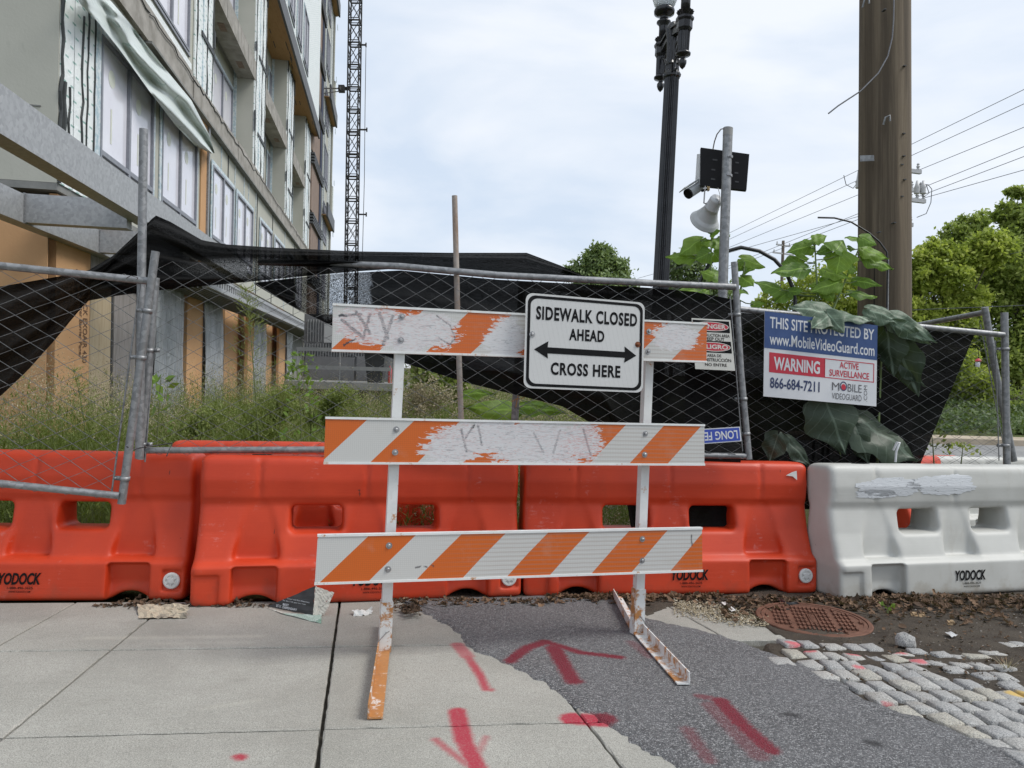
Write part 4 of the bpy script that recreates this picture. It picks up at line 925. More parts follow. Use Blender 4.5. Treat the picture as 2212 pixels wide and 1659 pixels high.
def M_sheet(name, al, c):
    m = NT(name); m.base(m.mix(m.ramp(m.noise(4, 5, .7, stretch=(2, 2, .5), dist=1), (.35, 0), (.7, .6)), c, (.72, .74, .76)), .25, spec=.7)
    m.b.inputs['Alpha'].default_value = al; return m.bump(m.noise(5, 4, .6, stretch=(1.6, 1.6, .5), dist=1.5), .9, .06).m
MT['sheet'] = M_sheet('clear_plastic_sheet', .72, (.42, .45, .48))
MT['void'] = simple('unlit_dark', (.03, .03, .03), (.05, .05, .05), 2, .9)  # near black stands in for shade in the rooms and under the platform
MT['soffit'] = M_ply('orange_soffit_board', (.38, .21, .09), (.46, .27, .13), (.3, 2, 1))
MT['fascia'] = simple('dark_fascia_metal', (.045, .047, .05), (.08, .082, .085), 2, .5)
def bbox_(name, u0, u1, v0, v1, w0, w1, m, parent=None, **k):
    mb = MB(); mb.box(bw((u0 + u1) / 2, (v0 + v1) / 2, (w0 + w1) / 2), BD * (u1 - u0) / 2, BN * (v1 - v0) / 2, UP * (w1 - w0) / 2); return put(name, mb, m, parent or bt, **k)
def win(u0, u1, w0, w1, v, low=.33, nsplit=2, glass='film', flash=True):
    f = MB(); t = .055
    def b(a0, a1, c0, c1, d=.07): f.box(bw((a0 + a1) / 2, v + .01, (c0 + c1) / 2), BD * (a1 - a0) / 2, BN * d / 2, UP * (c1 - c0) / 2)
    b(u0, u1, w1 - t, w1); b(u0, u1, w0, w0 + t); b(u0, u0 + t, w0 + t, w1 - t); b(u1 - t, u1, w0 + t, w1 - t)
    us = np.linspace(u0, u1, nsplit + 1); wl = w0 + low if low else w0
    if low: b(u0 + t, u1 - t, wl - t * .7, wl + t * .7, .068)
    for x in us[1:-1]: b(x - t * .8, x + t * .8, w0 + t, w1 - t, .066)
    o = put('window', f, MT['frame'], bt)
    for a, c in zip(us[:-1], us[1:]):
        for (c0, c1) in (((wl, w1), (w0, wl)) if low else ((w0, w1),)):
            if c1 - c0 < .1: continue
            mb = MB(); mb.box(bw((a + c) / 2, v - .015, (c0 + c1) / 2), BD * (c - a) / 2 * .96, BN * .006, UP * (c1 - c0) / 2 * .95); q = put('pane', mb, MT[glass], o)
            if c1 - c0 > 1.4 and glass == 'film':
                s = MB(); s.lathe([(.14, 0), (.14, .002)], bw((a + c) / 2 - .1, v - .007, c1 - .5), BN, 18); put('sticker', s, MT['sticker'], o)
                s = MB(); s.box(bw((a + c) / 2 - .1, v - .006, c0 + .55), BD * .03, BN * .002, UP * .28); put('sticker', s, MT['sticker'], o)
    if flash:
        e = MB(); g = .11
        for (a0, a1, c0, c1) in ((u0 - g, u1 + g, w1, w1 + g), (u0 - g, u0, w0, w1), (u1, u1 + g, w0, w1)):
            e.box(bw((a0 + a1) / 2, v + .018, (c0 + c1) / 2), BD * (a1 - a0) / 2, BN * .012, UP * (c1 - c0) / 2)
        put('flashing_strip', e, MT['bluewrap'], bt)
    return o
MT['sticker'] = simple('pale_yellow_sticker', (.58, .6, .5), (.62, .64, .58), 10, .5)
L1, L2, L2T, L3, L3T, L4 = 3.83, 7.32, 7.95, 10.79, 11.42, 14.6; TOPW = 34.0
uA = U(118); uF1, uF1b = U(405), U(446); uF2, uF2b = U(532), U(560); uF3, uF3b = U(606), U(623); uF4, uF4b = U(648), U(662); uS = U(688); END = U(700) + 4
# near bay: end wall facing the camera, floor 2 window wall, floor 3 wall
bbox_('end_wall', uA - .02, uA + .15, -9, .0, L1, TOPW, MT['sheath']); bbox_('soffit', uA - .02, uF1, -9, .0, L1 - .1, L1 - .004, MT['conc3'])
for k in range(1, 5):   # joints on the end wall
    bbox_('sealant_line', uA - .03, uA - .018, -k * 1.22 - .01, -k * 1.22 + .01, L1, TOPW, MT['sheath'])
bbox_('wall', uA + .152, uF4b, -.25, -.02, L1, L2, MT['sheath'])
bbox_('wall', uA + .152, uF1, -.25, -.02, L2T, TOPW, MT['sheath'])
wr = MB(); 
def wrapstrip(x0, x1, w0, w1, v=.0, th=.02, m='wrap', nm='wrap_panel'):
    return bbox_(nm, U(x0, v), U(x1, v), v, v + th, w0, w1, MT[m])
wrapstrip(119, 146, L1, TOPW); wrapstrip(148, 190, L1, L2 + 1.0, .004); wrapstrip(192, 199, L1, 6.9, .006, .02, 'bluewrap')
rnd_ = random.Random(5)
for x, w0, w1, th in ((119, L1, TOPW, .04), (149, 6.9, TOPW, .06), (163, 4.2, 6.7, .032), (175, 4.2, 6.9, .032), (190, 4.2, 7.6, .026), (136, 4.5, 5.3, .03), (124, 4.5, 5.3, .06), (158, 6.7, 8, .05)):
    mb = MB(); u0 = U(x); pts = []; zz = w0
    while zz < min(w1, 16): pts.append(bw(u0 + rnd_.gauss(0, .018), .03, zz)); zz += .25
    mb.tube(pts, [th * rnd_.uniform(.7, 1.2) * .6 for _ in pts], 6); put('sealant_line', mb, MT['tape'], bt)
# floor 2 windows, orange and grey strips
W0, W1 = 4.35, 6.5
WX = [(201, 317), (336, 413), (448, 494), (502, 537), (554, 579), (586, 607), (613, 628), (634, 646)]
for (a, b) in WX: win(U(a, -.02), U(b, -.02), W0, W1, -.0)
wrapstrip(322, 333, L1, 6.7, -.015, .012, 'sheath', 'wall_strip'); wrapstrip(424, 436, L1, L2 - .02, -.015, .03, 'orangesh', 'orange_strip')
bbox_('riser_pipe', U(437), U(440), .0, .06, L1, L2 - .02, MT['galv']); bbox_('orange_strip', U(197), U(441), -.016, .012, 6.66, 6.86, MT['orangesh'])
for x in (500, 546, 549, 583, 610, 631, 470, 485, 520, 530): bbox_('sealant_line', U(x), U(x) + .035, -.018, .004, W1 + .12 if x in (470, 485, 520, 530) else L1, L2, MT['tape' if x % 2 else 'bluewrap'])
# slab edge over floor 2, whole length, in several pours
us = [U(150), U(300), U(400), U(446), U(500), U(560), U(606), U(640), U(664)]
for a, b in zip(us[:-1], us[1:]): bbox_('slab_edge', a + .01, b - .01, -.6, .06 + rnd_.uniform(-.01, .02), L2, L2T + rnd_.uniform(-.03, .03), MT['conc2'])
bbox_('slab_angle', U(300), U(664), .0, .13, L2 - .05, L2 + .0, MT['conc3'])
for a, b in zip(us[:-1], us[1:]):
    mb = MB(); n_ = 12; mb.tube([bw(lerp(a, b, i / n_), .085, L2T - .12 + rnd_.gauss(0, .03)) for i in range(n_ + 1)], .012, 5); put('crack_line', mb, MT['tape'], bt)
# floor 3 big window left of fin 1 and above
for (w0, w1) in ((8.34, 10.6), (11.8, 14.1), (15.2, 17.6)):
    win(U(258), U(394), w0, w1, -.01, low=None, nsplit=3, flash=False); bbox_('wall_strip', U(255), U(397), -.019, .02, w0 - .07, w0 - .01, MT['frame'])
bbox_('slab_edge', U(160), U(405), -.02, .02, L3 + .1, L3T + .1, MT['sheath']); wrapstrip(170, 400, L2T + .02, L2T + .22, 0, .015)
# fins with taped white wrap
REC = -.65
def fin(xa, xb, w0=L2T, w1=TOPW, deep=REC, v=0.0, tint='wrap'):
    u0, u1 = U(xa, v), U(xb, v); bbox_('wall_return', u0, u1, deep - .3, v - .004, w0, w1, MT['sheath']); bbox_('wrap_panel', u0 - .008, u1 + .008, v - .003, v + .03, w0, w1, MT['wrap'])
    wd = u1 - u0
    for t in (.08, .38, .62, .93):
        mb = MB(); pts = []; zz = w0; uu = u0 + wd * t
        while zz < min(w1, 26): pts.append(bw(uu + rnd_.gauss(0, .02), v + .035, zz)); zz += .4
        mb.tube(pts, [.022 * rnd_.uniform(.4, 1.6) for _ in pts], 5); put('sealant_line', mb, MT['tape' if t != .38 else 'bluewrap'], bt)
    for zz in np.arange(w0 + 1.2, min(w1, 24), 2.6): bbox_('sealant_patch', u0 + wd * .3, u1, v + .03, v + .06, zz, zz + .12, MT['tape'])
fin(405, 446); fin(536, 560); fin(607, 622); fin(648, 662)
# recessed window walls and return walls
for (xa, xb, wx0, wx1) in ((446, 536, 442, 491), (560, 607, 566, 576), (622, 648, 626, 632)):
    u0, u1 = U(xa), U(xb); bbox_('recess_wall', u0, u1, REC - .2, REC, L2T, TOPW, MT['sheath'])
    bbox_('return_wall', u1 - .03, u1 - .005, REC, -.006, L2T, TOPW, MT['sheath'])
    for w0, w1 in ((8.0, 10.3), (11.45, 13.8), (15.0, 17.4), (18.6, 21)):
        a = U(wx0, REC); b = U(wx1, REC); b = min(b, u1 - .25); a = max(a, u0 + .05)
        win(a, b, w0, w1, REC + .02, low=None, nsplit=2)
    bbox_('return_flashing', u1 - .045, u1 - .03, REC + .02, REC + .12, L2T, TOPW, MT['bluewrap'])
    for w0, w1 in ((L3, L3T), (17.9, 18.5), (21.6, 22.2)):
        bbox_('balcony_beam', u0 + .01, u1 + .15, -.5, .035, w0, w1, MT['conc2'])
        for t in (.25, .5, .78): bbox_('form_mark', lerp(u0, u1, t), lerp(u0, u1, t) + .02, .035, .04, w0 + .02, w1, MT['conc3'])
        for t in (.3, .75): bbox_('form_mark', lerp(u0, u1, t), lerp(u0, u1, t) + .5, -.3, -.12, w0 - .012, w0 - .002, MT['plybrown'])
# busy seams and membrane patches on the first bay and on the return walls
for k in range(46):
    a = rnd_.uniform(U(130), U(400)); w_ = rnd_.choice((rnd_.uniform(L2T + .3, 12), rnd_.uniform(6.9, 7.3))); bbox_('sealant_patch', a, a + rnd_.uniform(.05, .5), -.018, .008, w_, w_ + rnd_.uniform(.03, .10), MT['tape'])
for xa in (446, 536, 560, 607, 622, 648):
    for w_ in np.arange(L2T + 1.1, 24, 2.4): bbox_('sealant_patch', U(xa) - .05, U(xa) + .05, .034, .06, w_ + rnd_.uniform(0, .4), w_ + rnd_.uniform(.5, .9), MT['tape'])
for k in range(16):
    w_ = rnd_.uniform(L1 + .3, 9); v_ = -rnd_.uniform(.2, 3.2); bbox_('patch_mark', uA - .032, uA - .021, v_, v_ + rnd_.uniform(.1, .4), w_, w_ + rnd_.uniform(.01, .03), MT['conc3'])
# overhanging volume with orange soffit above L4, from fin 2 to the hoist
uo0, uo1 = U(560) - .05, U(662) + .2; OV = .36
bbox_('soffit', uo0, uo1, REC, OV, L4 - .02, L4, MT['soffit']); bbox_('fascia', uo0 - .05, uo1 + .05, OV + .002, OV + .09, L4 - .12, L4 + .55, MT['fascia'])
for k in range(14):
    a = rnd_.uniform(uo0, uo1 - .8); v_ = rnd_.uniform(REC + .05, OV - .1); bbox_('sealant_patch', a, a + rnd_.uniform(.3, .9), v_, v_ + .03, L4 - .03, L4 - .022, MT['tape'])
bbox_('wrap_panel', uo0, uo1, OV - .1, OV, L4 + .56, TOPW, MT['wrap'])
for xa, xb in ((588, 601), (606, 619), (625, 635), (640, 650)):
    for w0, w1 in ((15.6, 18.2), (19.4, 22), (23.2, 25.6)): win(U(xa, OV), U(xb, OV), w0, w1, OV + .01, low=.3)
# part of the building beyond the hoist shaft
uw0, uw1, WE = U(686, 0) + .4, U(704, 0), U(709, .2)
bbox_('far_wall', uw0, uw1, -1, -.004, 0, TOPW, MT['sheath']); bbox_('far_return_wall', uw1 + .002, uw1 + .1, -.9, .15, 0, TOPW, MT['sheath']); bbox_('far_wall', uw1 + .102, WE, -1, .15, 0, TOPW, MT['sheath'])
for xx in (688, 698, 702):
    u_ = U(xx, 0); bbox_('wrap_panel', u_, u_ + 1.0, -.003, .03, 0, TOPW, MT['wrap']); bbox_('sealant_line', u_ + .3, u_ + .45, .03, .05, 0, TOPW, MT['tape'])
for k_, (wf, ov) in enumerate(((11.6, .30), (19.5, .34), (27.8, .38))):
    bbox_('fascia', uw0, WE + .2, ov, ov + .12, wf - .1, wf + .8, MT['fascia']); bbox_('soffit', uw0, WE + .2, -.9, ov - .003, wf - .03, wf, MT['soffit'])
    bbox_('upper_wall', uw1, WE + .15, -1, ov - .1, wf + .002, wf + 3.4, MT['sheath']); bbox_('wrap_panel', uw1 - .1, uw1 + .6, ov - .1, ov - .06, wf + .8, wf + 3.4, MT['wrap'])
for w_ in np.arange(3.4, 30, 3.9): bbox_('flashing_strip', uw1 + .11, WE + .02, .305, .33, w_, w_ + .3, MT['bluewrap'])
for w_ in np.arange(2.2, 30, 3.9): win(U(690, 0), U(697, 0), w_, w_ + 2.7, .02, low=.5, flash=False, nsplit=3)
# ground floor: columns, plywood, sheeting, dark openings
gz = .0
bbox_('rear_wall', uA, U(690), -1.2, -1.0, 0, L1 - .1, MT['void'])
def gf(nm, x0, x1, m, v=-.05, w0=0.0, w1=L1 - .12, th=.1): return bbox_(nm, U(x0, v), U(x1, v), v - th, v, w0, w1, MT[m])
c1 = gf('sheathed_column', 118, 192, 'orangesh'); bbox_('column_face', uA - .12, uA - .10, -3.0, -.06, .25, L1 - .35, MT['orangedk'] if 'orangedk' in MT else MT['orangesh'])
bbox_('base_membrane', uA - .16, U(190), -3, .0, 0, .30, MT['tape'])
gf('plywood_door', 193, 238, 'ply', -.12, .1, 2.7); gf('plywood_door', 245, 292, 'plygrey', -.12, .1, 2.65); gf('header_board', 193, 330, 'plygrey', -.05, 2.72, 3.1); gf('dark_jamb', 238.5, 244.5, 'void', -.14)
gf('sheathed_column', 296, 330, 'plygrey', -.1, 0, 2.6); gf('sheathed_column', 403, 437, 'orangesh', .0); gf('sheathed_column', 484, 534, 'orangesh', -.35); gf('sheathed_column', 535, 548, 'orangesh', .0); gf('sheathed_column', 574, 600, 'orangesh', -.3); gf('sheathed_column', 602, 616, 'orangesh', .0); gf('concrete_column', 632, 652, 'conc3', .0)
def sheet(nm, x0, x1, v, w0, w1, seed):
    u0, u1 = U(x0, v), U(x1, v); nu, nv = 26, 18; V = np.zeros((nu, nv, 3))
    for i in range(nu):
        for j in range(nv):
            a = i / (nu - 1); b = j / (nv - 1); V[i, j] = bw(lerp(u0, u1, a), v + .06 * fbm(a * 9 + seed, b * 2, seed, 3) + .03 * math.sin(a * 22 + b * 3), lerp(w0, w1, b))
    mb = MB(); mb.grid(V); return put(nm, mb, MT['sheet'], bt, smooth=True)
sheet('plastic_sheet', 330, 402, .05, .2, 2.95, 1); sheet('plastic_sheet', 437, 483, .02, .1, 3.1, 2); sheet('plastic_sheet', 548, 574, .02, .1, 3.0, 3); sheet('plastic_sheet', 616, 632, .02, .1, 3.0, 4)
tm = simple('print_dark_brown', (.12, .06, .03), None, 10, .7)
def vtext(s, x, w0, w1, hgt, m=None):   # lettering running down a board
    mp_ = lambda u, v, l=0: bw(U(x) + (v) * hgt, .004 - .05 + l, w1 - u * (w1 - w0)); text_on('lettering', s, mp_, 0, 1, 0, 1, m or tm, bt, bold=.01)
vtext('SECUROCK EXOAIR 430', 185, 1.35, 2.75, .16); vtext('Air & Water Barrier Panel', 177, 1.45, 2.6, .12); vtext('01/16/2024', 168, 2.3, 2.75, .07)
# tarp hanging along the slab
TU = [(289, 0 - 40), (289, 0), (357, 59), (452, 181), (534, 280), (583, 375), (599, 427)]; TLw = [(200, -30), (224, 11), (271, 59), (335, 140), (416, 253), (488, 348), (543, 405), (556, 420)]
def zt(q): return [(x / 2212 * 1000 * .7745 * 0 + x, y) for x, y in q]
def make_tarp():
    s = .35014; up = [(a * s * 1.0 * 2.212, b * s * 2.212) for a, b in [(289, -20), (320, 15), (357, 59), (452, 181), (534, 280), (583, 375), (599, 427)]]; lo = [(a * s * 2.212, b * s * 2.212) for a, b in [(200, -30), (224, 11), (271, 59), (335, 140), (416, 253), (488, 348), (543, 405), (588, 428)]]
    nu, nv = 110, 16; T = np.linspace(0, 1, nu); t = polyline(up, T); b = polyline(lo, T); V = np.zeros((nu, nv, 3))
    for i in range(nu):
        for j in range(nv):
            v = j / (nv - 1); q = t[i] * (1 - v) + b[i] * v; off_ = .22 + .09 * math.sin(v * 9 + 3 * fbm(T[i] * 6, v, 3, 2)) + .10 * fbm(T[i] * 14, v * 4, 5, 3)
            V[i, j] = hit(q[0], q[1], BA + BN * off_, BN)
    mb = MB(); mb.grid(V); m = M_wrap2(); o = put('torn_wrap_sheet', mb, m, bt, smooth=True)
def M_wrap2():
    m = NT('loose_wrap'); uvn = m.coord(); sx = m.n('ShaderNodeSeparateXYZ'); m.L(uvn, sx.inputs[0]); zz = m.math('MULTIPLY', m.math('ADD', sx.outputs[2], m.math('MULTIPLY', sx.outputs[0], .25)), 5.5); row = m.math('FLOOR', zz)
    xx = m.math('ADD', m.math('MULTIPLY', sx.outputs[0], 2.2), m.math('MULTIPLY', row, .37)); d = m.math('MULTIPLY', m.math('LESS_THAN', m.math('FRACT', zz), .1), m.math('LESS_THAN', m.math('FRACT', xx), .4))
    c = m.mix(m.math('MULTIPLY', d, .6), (.58, .63, .61), (.2, .34, .3)); m.base(c, .35, spec=.5); return m.m
make_tarp()
# ------------------------------------------------------------------ galvanised canopy steel at the left
ct = thing('steel_canopy_frame', 'galvanised steel canopy frame of box beams jutting from the building at the left', 'steel frame', bw(0, 1.4, 3), M=BM)
def beam(nm, u0, v0, u1, v1, z0, z1, wd):
    a = bw(u0, v0, (z0 + z1) / 2); b = bw(u1, v1, (z0 + z1) / 2); mb = MB(); mb.bar(a, b, wd, z1 - z0); o = put(nm, mb, MT['beamsteel'], ct)
    d = unit(b - a); 
    return o
beam('beam', -2, 1.4, 15.5, 1.4, 3.17, 3.56, .20); beam('beam', -2, .04, 15.5, .04, 3.05, 3.40, .2)
for u_ in (4.6, 8.9, 11.2, 14.4): beam('cross_beam', u_, .142, u_, 1.298, 3.06, 3.41, .18)
for u_ in (4.6, 8.9, 11.2):
    mb = MB(); mb.box(bw(u_, .143, 3.23), BD * .11, BN * .012, UP * .185); put('weld_plate', mb, MT['galv'], ct)
# perforated ledge further along
lt = thing('steel_ledge', 'long grey galvanised ledge with slotted edge over the ground floor, farther along the building', 'steel ledge', bw(20, 0, 3), M=BM)
ua, ub = U(440, .9), U(700, .9); 
mb = MB(); mb.box(bw((ua + ub) / 2, .4, 3.0), BD * (ub - ua) / 2, BN * .48, UP * .05); put('deck', mb, MT['beamsteel'], lt)
mb = MB()
for w_ in (2.98, 3.22): mb.box(bw((ua + ub) / 2, .92, w_), BD * (ub - ua) / 2, BN * .04, UP * .045)
n_ = 120
for i in range(n_ + 1): mb.box(bw(lerp(ua, ub, i / n_), .92, 3.10), BD * .05, BN * .03, UP * .075)
put('slotted_edge', mb, MT['beamsteel'], lt, kind='stuff')
mb = MB()
for k in range(9): mb.box(bw((ua + ub) / 2, .06 + k * .1, 2.925), BD * (ub - ua) / 2, BN * .012, UP * .022)
put('deck_rib', mb, MT['galv'], lt, kind='stuff')
# ------------------------------------------------------------------ hoist cladding on the facade and the hoist mast
MT['netblue'] = simple('dark_blue_net', (.02, .028, .06), (.04, .05, .09), 6, .8)
ht = thing('plywood_hoist_shaft', 'tall brown plywood shaft with dark platforms fixed to the building beside the mast', 'hoist shaft', bw(U(670), .5, 0), M=BM)
u0, u1 = U(663, .1) + .25, U(684, .1)
for k, w_ in enumerate(np.arange(0, 30, 3.4)):
    mb = MB(); mb.box(bw((u0 + u1) / 2, .03, w_ + 1.35), BD * (u1 - u0) / 2, BN * .09, UP * 1.3); put('plywood_panel', mb, MT['plybrown'], ht)
    mb = MB()
    for q in range(4): mb.box(bw((u0 + u1) / 2, .06, w_ + 2.72 + q * .17), BD * ((u1 - u0) / 2 + .1), BN * .2, UP * .05)
    put('platform', mb, MT['fascia'], ht); mb = MB(); mb.box(bw(u1 - .6, .15, w_ + 1.3), BD * .6, BN * .02, UP * 1.3); put('net_panel', mb, MT['netblue'], ht)
def make_mast():
    Zm = 48.0; b0 = P(764.5, 560, Zm); top = P(781.5, 0, Zm) ; d = unit(top - b0); b0 = b0 - d * 11; H_ = 36.0; mm = simple('mast_dark_steel', (.03, .03, .03), (.06, .055, .05), 4, .6, .3)
    t = thing('hoist_mast', 'slender dark lattice hoist mast rising above the fence, tied to the building', 'mast', b0, M=frame(b0, cR, np.cross(d, cR), d)); w_ = .36; x = cR; y = np.cross(d, x); n = 24; hs = H_ / n
    co = [(-w_, -w_), (w_, -w_), (w_, w_), (-w_, w_)]
    for (a, c) in co: mb = MB(); mb.bar(b0 + x * a + y * c, b0 + x * a + y * c + d * H_, .075, .075, up=y); put('corner_tube', mb, mm, t)
    for k in range(n):
        mb = MB(); z0, z1 = b0 + d * hs * k, b0 + d * hs * (k + 1)
        for i in range(4):
            (a, c), (e, f) = co[i], co[(i + 1) % 4]; A, B = x * a + y * c, x * e + y * f
            mb.bar(z0 + A, z0 + B, .1, .07, up=d); mb.bar(z0 + A + d * .16, z0 + B + d * .16, .05, .04, up=d); mb.bar(z0 + A + d * .2, z1 + B - d * .08, .035, .035, up=y); mb.bar(z0 + B + d * .2, z1 + A - d * .08, .035, .035, up=x)
        put('lattice_section', mb, mm, t)
    e = P(686, 192, 46.0); f0 = P(764, 192, Zm); mb = MB(); mb.bar(e, lerp(e, f0, .75), .07, .07); mb.bar(e - UP * .45, lerp(e, f0, .8) - UP * .15, .06, .06); mb.bar(lerp(e, f0, .72), f0, .2, .2); mb.box(lerp(e, f0, .8) - UP * .02, x * .2, y * .15, UP * .22); put('wall_tie', mb, mm, t)
    mb = MB(); mb.tube([P(803, 98, Zm), P(799, 230, Zm), P(795, 390, Zm), P(788, 560, Zm)], .022, 5); put('cable', mb, mm, t)
    for (x_, y_) in ((797, 97), (796, 280), (792, 463)): mb = MB(); mb.bar(P(x_ - 12, y_, Zm), P(x_ + 6, y_, Zm), .09, .09); mb.box(P(x_ + 6, y_, Zm), cR * .04, y * .04, d * .14); put('cable_guide', mb, mm, t)
make_mast()
# ------------------------------------------------------------------ grey trailer in the back, bin, cylinder
def make_platform():
    g1 = simple('grey_panel', (.16, .165, .17), (.2, .2, .205), 2, .6); g2 = simple('grey_rib', (.24, .25, .25), (.3, .3, .3), 3, .6); lt_ = simple('pale_panel', (.45, .46, .46), None, 3, .6)
    Z = 24.0; t = thing('loading_platform', 'grey panelled work platform on dark trestles behind the weeds', 'platform', P(750, 850, Z)); y = BD * 0 + np.array([0, 1.0, 0]); x = np.array([1.0, 0, 0])
    def q(nm, x0, y0, x1, y1, dz, th, m, par=t):
        a = P(x0, y1, Z + dz); b = P(x1, y0, Z + dz); c = (a + b) / 2; mb = MB(); mb.box(c, x * abs(b[0] - a[0]) / 2, y * th / 2, UP * abs(b[2] - a[2]) / 2); return put(nm, mb, m, par)
    q('back_wall', 655, 684, 868, 826, .8, .1, g1)
    for k in range(36): q('rib', 656 + k * 5.9, 742, 658.6 + k * 5.9, 771, .7, .08, g2)
    for k in range(11): q('rib', 664 + k * 5.9, 690, 666.6 + k * 5.9, 738, .7, .08, g2)
    q('pale_panel', 700, 700, 722, 740, .68, .05, lt_); q('panel', 659, 772, 766, 824, .3, .1, g1); q('panel', 770, 772, 868, 824, .3, .1, g1)
    q('deck', 640, 828, 880, 836, -1.2, 2.5, g2)
    for yy in (755, 794): q('rail', 640, yy, 845, yy + 2.4, -2.2, .05, g2)
    for xx in (640, 732, 842): q('rail_post', xx, 750, xx + 3, 900, -2.2, .05, g2)
    for xx in range(640, 880, 26): q('trestle_leg', xx, 838, xx + 3, 905, -.6, .08, MT['fascia'])
    q('under_deck_shade', 630, 838, 885, 930, 1.6, .2, MT['void'])  # upright dark sheet painted as the shade below the deck
    bn = thing('wheelie_bin', 'black plastic bin standing on the grey platform', 'bin', P(812, 828, Z - 1.5)); c = P(812, 829, Z - 1.5); mb = MB(); w0, w1, h = .22, .33, .98
    V = [c + x * a * w0 + y * b * w0 for a, b in ((-1, -1), (1, -1), (1, 1), (-1, 1))] + [c + x * a * w1 + y * b * w1 + UP * h for a, b in ((-1, -1), (1, -1), (1, 1), (-1, 1))]
    mb.add(V, [(3, 2, 1, 0), (4, 5, 6, 7), (0, 1, 5, 4), (1, 2, 6, 5), (2, 3, 7, 6), (3, 0, 4, 7)]); put('body', mb, simple('bin_plastic', (.03, .032, .035), (.05, .052, .055), 5, .5), bn)
    mb = MB(); mb.box(c + UP * (h + .03), x * .36, y * .36, UP * .035); put('lid', mb, simple('bin_lid_plastic', (.06, .062, .065), None, 5, .4), bn)
    c = P(842, 820, Z - 1.5); mb = MB(); mb.lathe([(.06, -.15), (.065, -.13), (.065, .3), (.05, .36), (.02, .38), (.02, .43)], c, UP, 12); o = put('fire_extinguisher', mb, redp, None, smooth=True); tag(o, 'red cylinder standing beside the black bin', 'extinguisher')
make_platform()
# ------------------------------------------------------------------ lamp post
def make_lamp():
    iron = simple('black_painted_iron', (.014, .014, .017), (.026, .027, .031), 9, .2, bump=.15, bscale=40); base = np.array(P(1423, 700, 8.6)); ax = unit(P(1450, 164, 8.6) - P(1427, 600, 8.6)); z0 = 1.42 - 1.5
    o = base - ax * ((base[2] + .0) / ax[2]); hgt = lambda z: (z - o[2]) / ax[2]; t = thing('street_lamp', 'black fluted twin globe street lamp behind the fence, right of centre', 'street lamp', o, M=frame(o, unit(np.cross(np.array([0, 1, 0]), ax)), np.cross(ax, unit(np.cross(np.array([0, 1, 0]), ax))), ax))
    mb = MB(); mb.lathe([(.21, 0), (.21, .3), (.15, .45), (.12, .6)], o, ax, 24); put('base', mb, iron, t, smooth=True)
    mb = MB(); mb.lathe([(.102, .6), (.088, hgt(5.0))], o, ax, 40, star=.86); put('fluted_shaft', mb, iron, t)
    h = hgt(5.0); mb = MB(); mb.lathe([(.08, h), (.105, h + .02), (.11, h + .05), (.085, h + .09), (.08, h + .15), (.088, h + .17), (.075, h + .2), (.08, h + .45), (.10, h + .6), (.05, h + .68)], o, ax, 24, star=.88); put('capital', mb, iron, t)
    cr_, cl_ = P(1473.8, 150, 8.27), P(1426, 199, 8.94); top0 = o + ax * (h + .47); arm = cr_ - cl_; arm = np.array([arm[0], arm[1], 0]); mid = (cr_ + cl_) / 2
    pts = []
    for i in range(17):
        s_ = i / 16; pts.append(lerp(cl_, cr_, s_) + UP * (.49 + .07 * math.sin(s_ * math.pi)))
    mb = MB()
    for a, b in zip(pts[:-1], pts[1:]): mb.bar(a, b, .07, .085); mb.bar(a + UP * .05, b + UP * .05, .11, .02)
    put('crossarm', mb, iron, t)
    for (s_, k) in ((-1, 0), (1, 1)):   # scroll work under the arm
        mb = MB()
        for q in (.0, .09):
            sp = []; c0 = mid + arm * (.22 * s_) + UP * (.30 - q * 2)
            for i in range(22): a = i / 21 * 5.2; r_ = .10 * (1 - i / 26); sp.append(c0 + unit(arm) * s_ * r_ * math.cos(a) * .8 + UP * r_ * 1.3 * math.sin(a))
            mb.tube(sp, .013, 6)
        mb.tube([mid + arm * .1 * s_ + UP * .02, mid + arm * .16 * s_ + UP * .2, mid + arm * .30 * s_ + UP * .34, mid + arm * .46 * s_ + UP * .42], .018, 6); put('scroll', mb, iron, t, smooth=True)
    gm = NT('frosted_globe'); gm.base((.72, .76, .78), .25, spec=.6); gm.b.inputs['Transmission Weight'].default_value = .45
    for c in (cr_, cl_):
        mb = MB(); mb.lathe([(.002, 0), (.03, .03), (.045, .07), (.045, .1), (.025, .13), (.03, .15), (.085, .165), (.088, .185), (.07, .20), (.066, .21)], c, ax, 20); put('finial', mb, iron, t, smooth=True)
        mb = MB(); mb.lathe([(.066, .21), (.07, .46)], c, ax, 28, star=.84); put('lamp_column', mb, iron, t)
        mb = MB(); mb.lathe([(.075, .44), (.092, .47), (.09, .55), (.105, .575), (.105, .60), (.07, .61)], c, ax, 8); mb.lathe([(.06, .61), (.105, .67), (.06, .68)], c, ax, 28, star=.88); put('block', mb, iron, t)
        mb = MB(); mb.lathe([(.055, .68), (.055, .80), (.06, .84), (.09, .87), (.088, .885), (.055, .91), (.05, .95), (.08, .965), (.125, .985), (.13, 1.02), (.122, 1.045), (.10, 1.05)], c, ax, 26); put('globe_holder', mb, iron, t, smooth=True)
        mb = MB(); mb.lathe([(.09, 1.05), (.13, 1.10), (.165, 1.2), (.175, 1.3), (.165, 1.4), (.12, 1.5), (.05, 1.58), (.01, 1.62)], c, ax, 28); put('globe', mb, gm.m, t, smooth=True)
make_lamp()
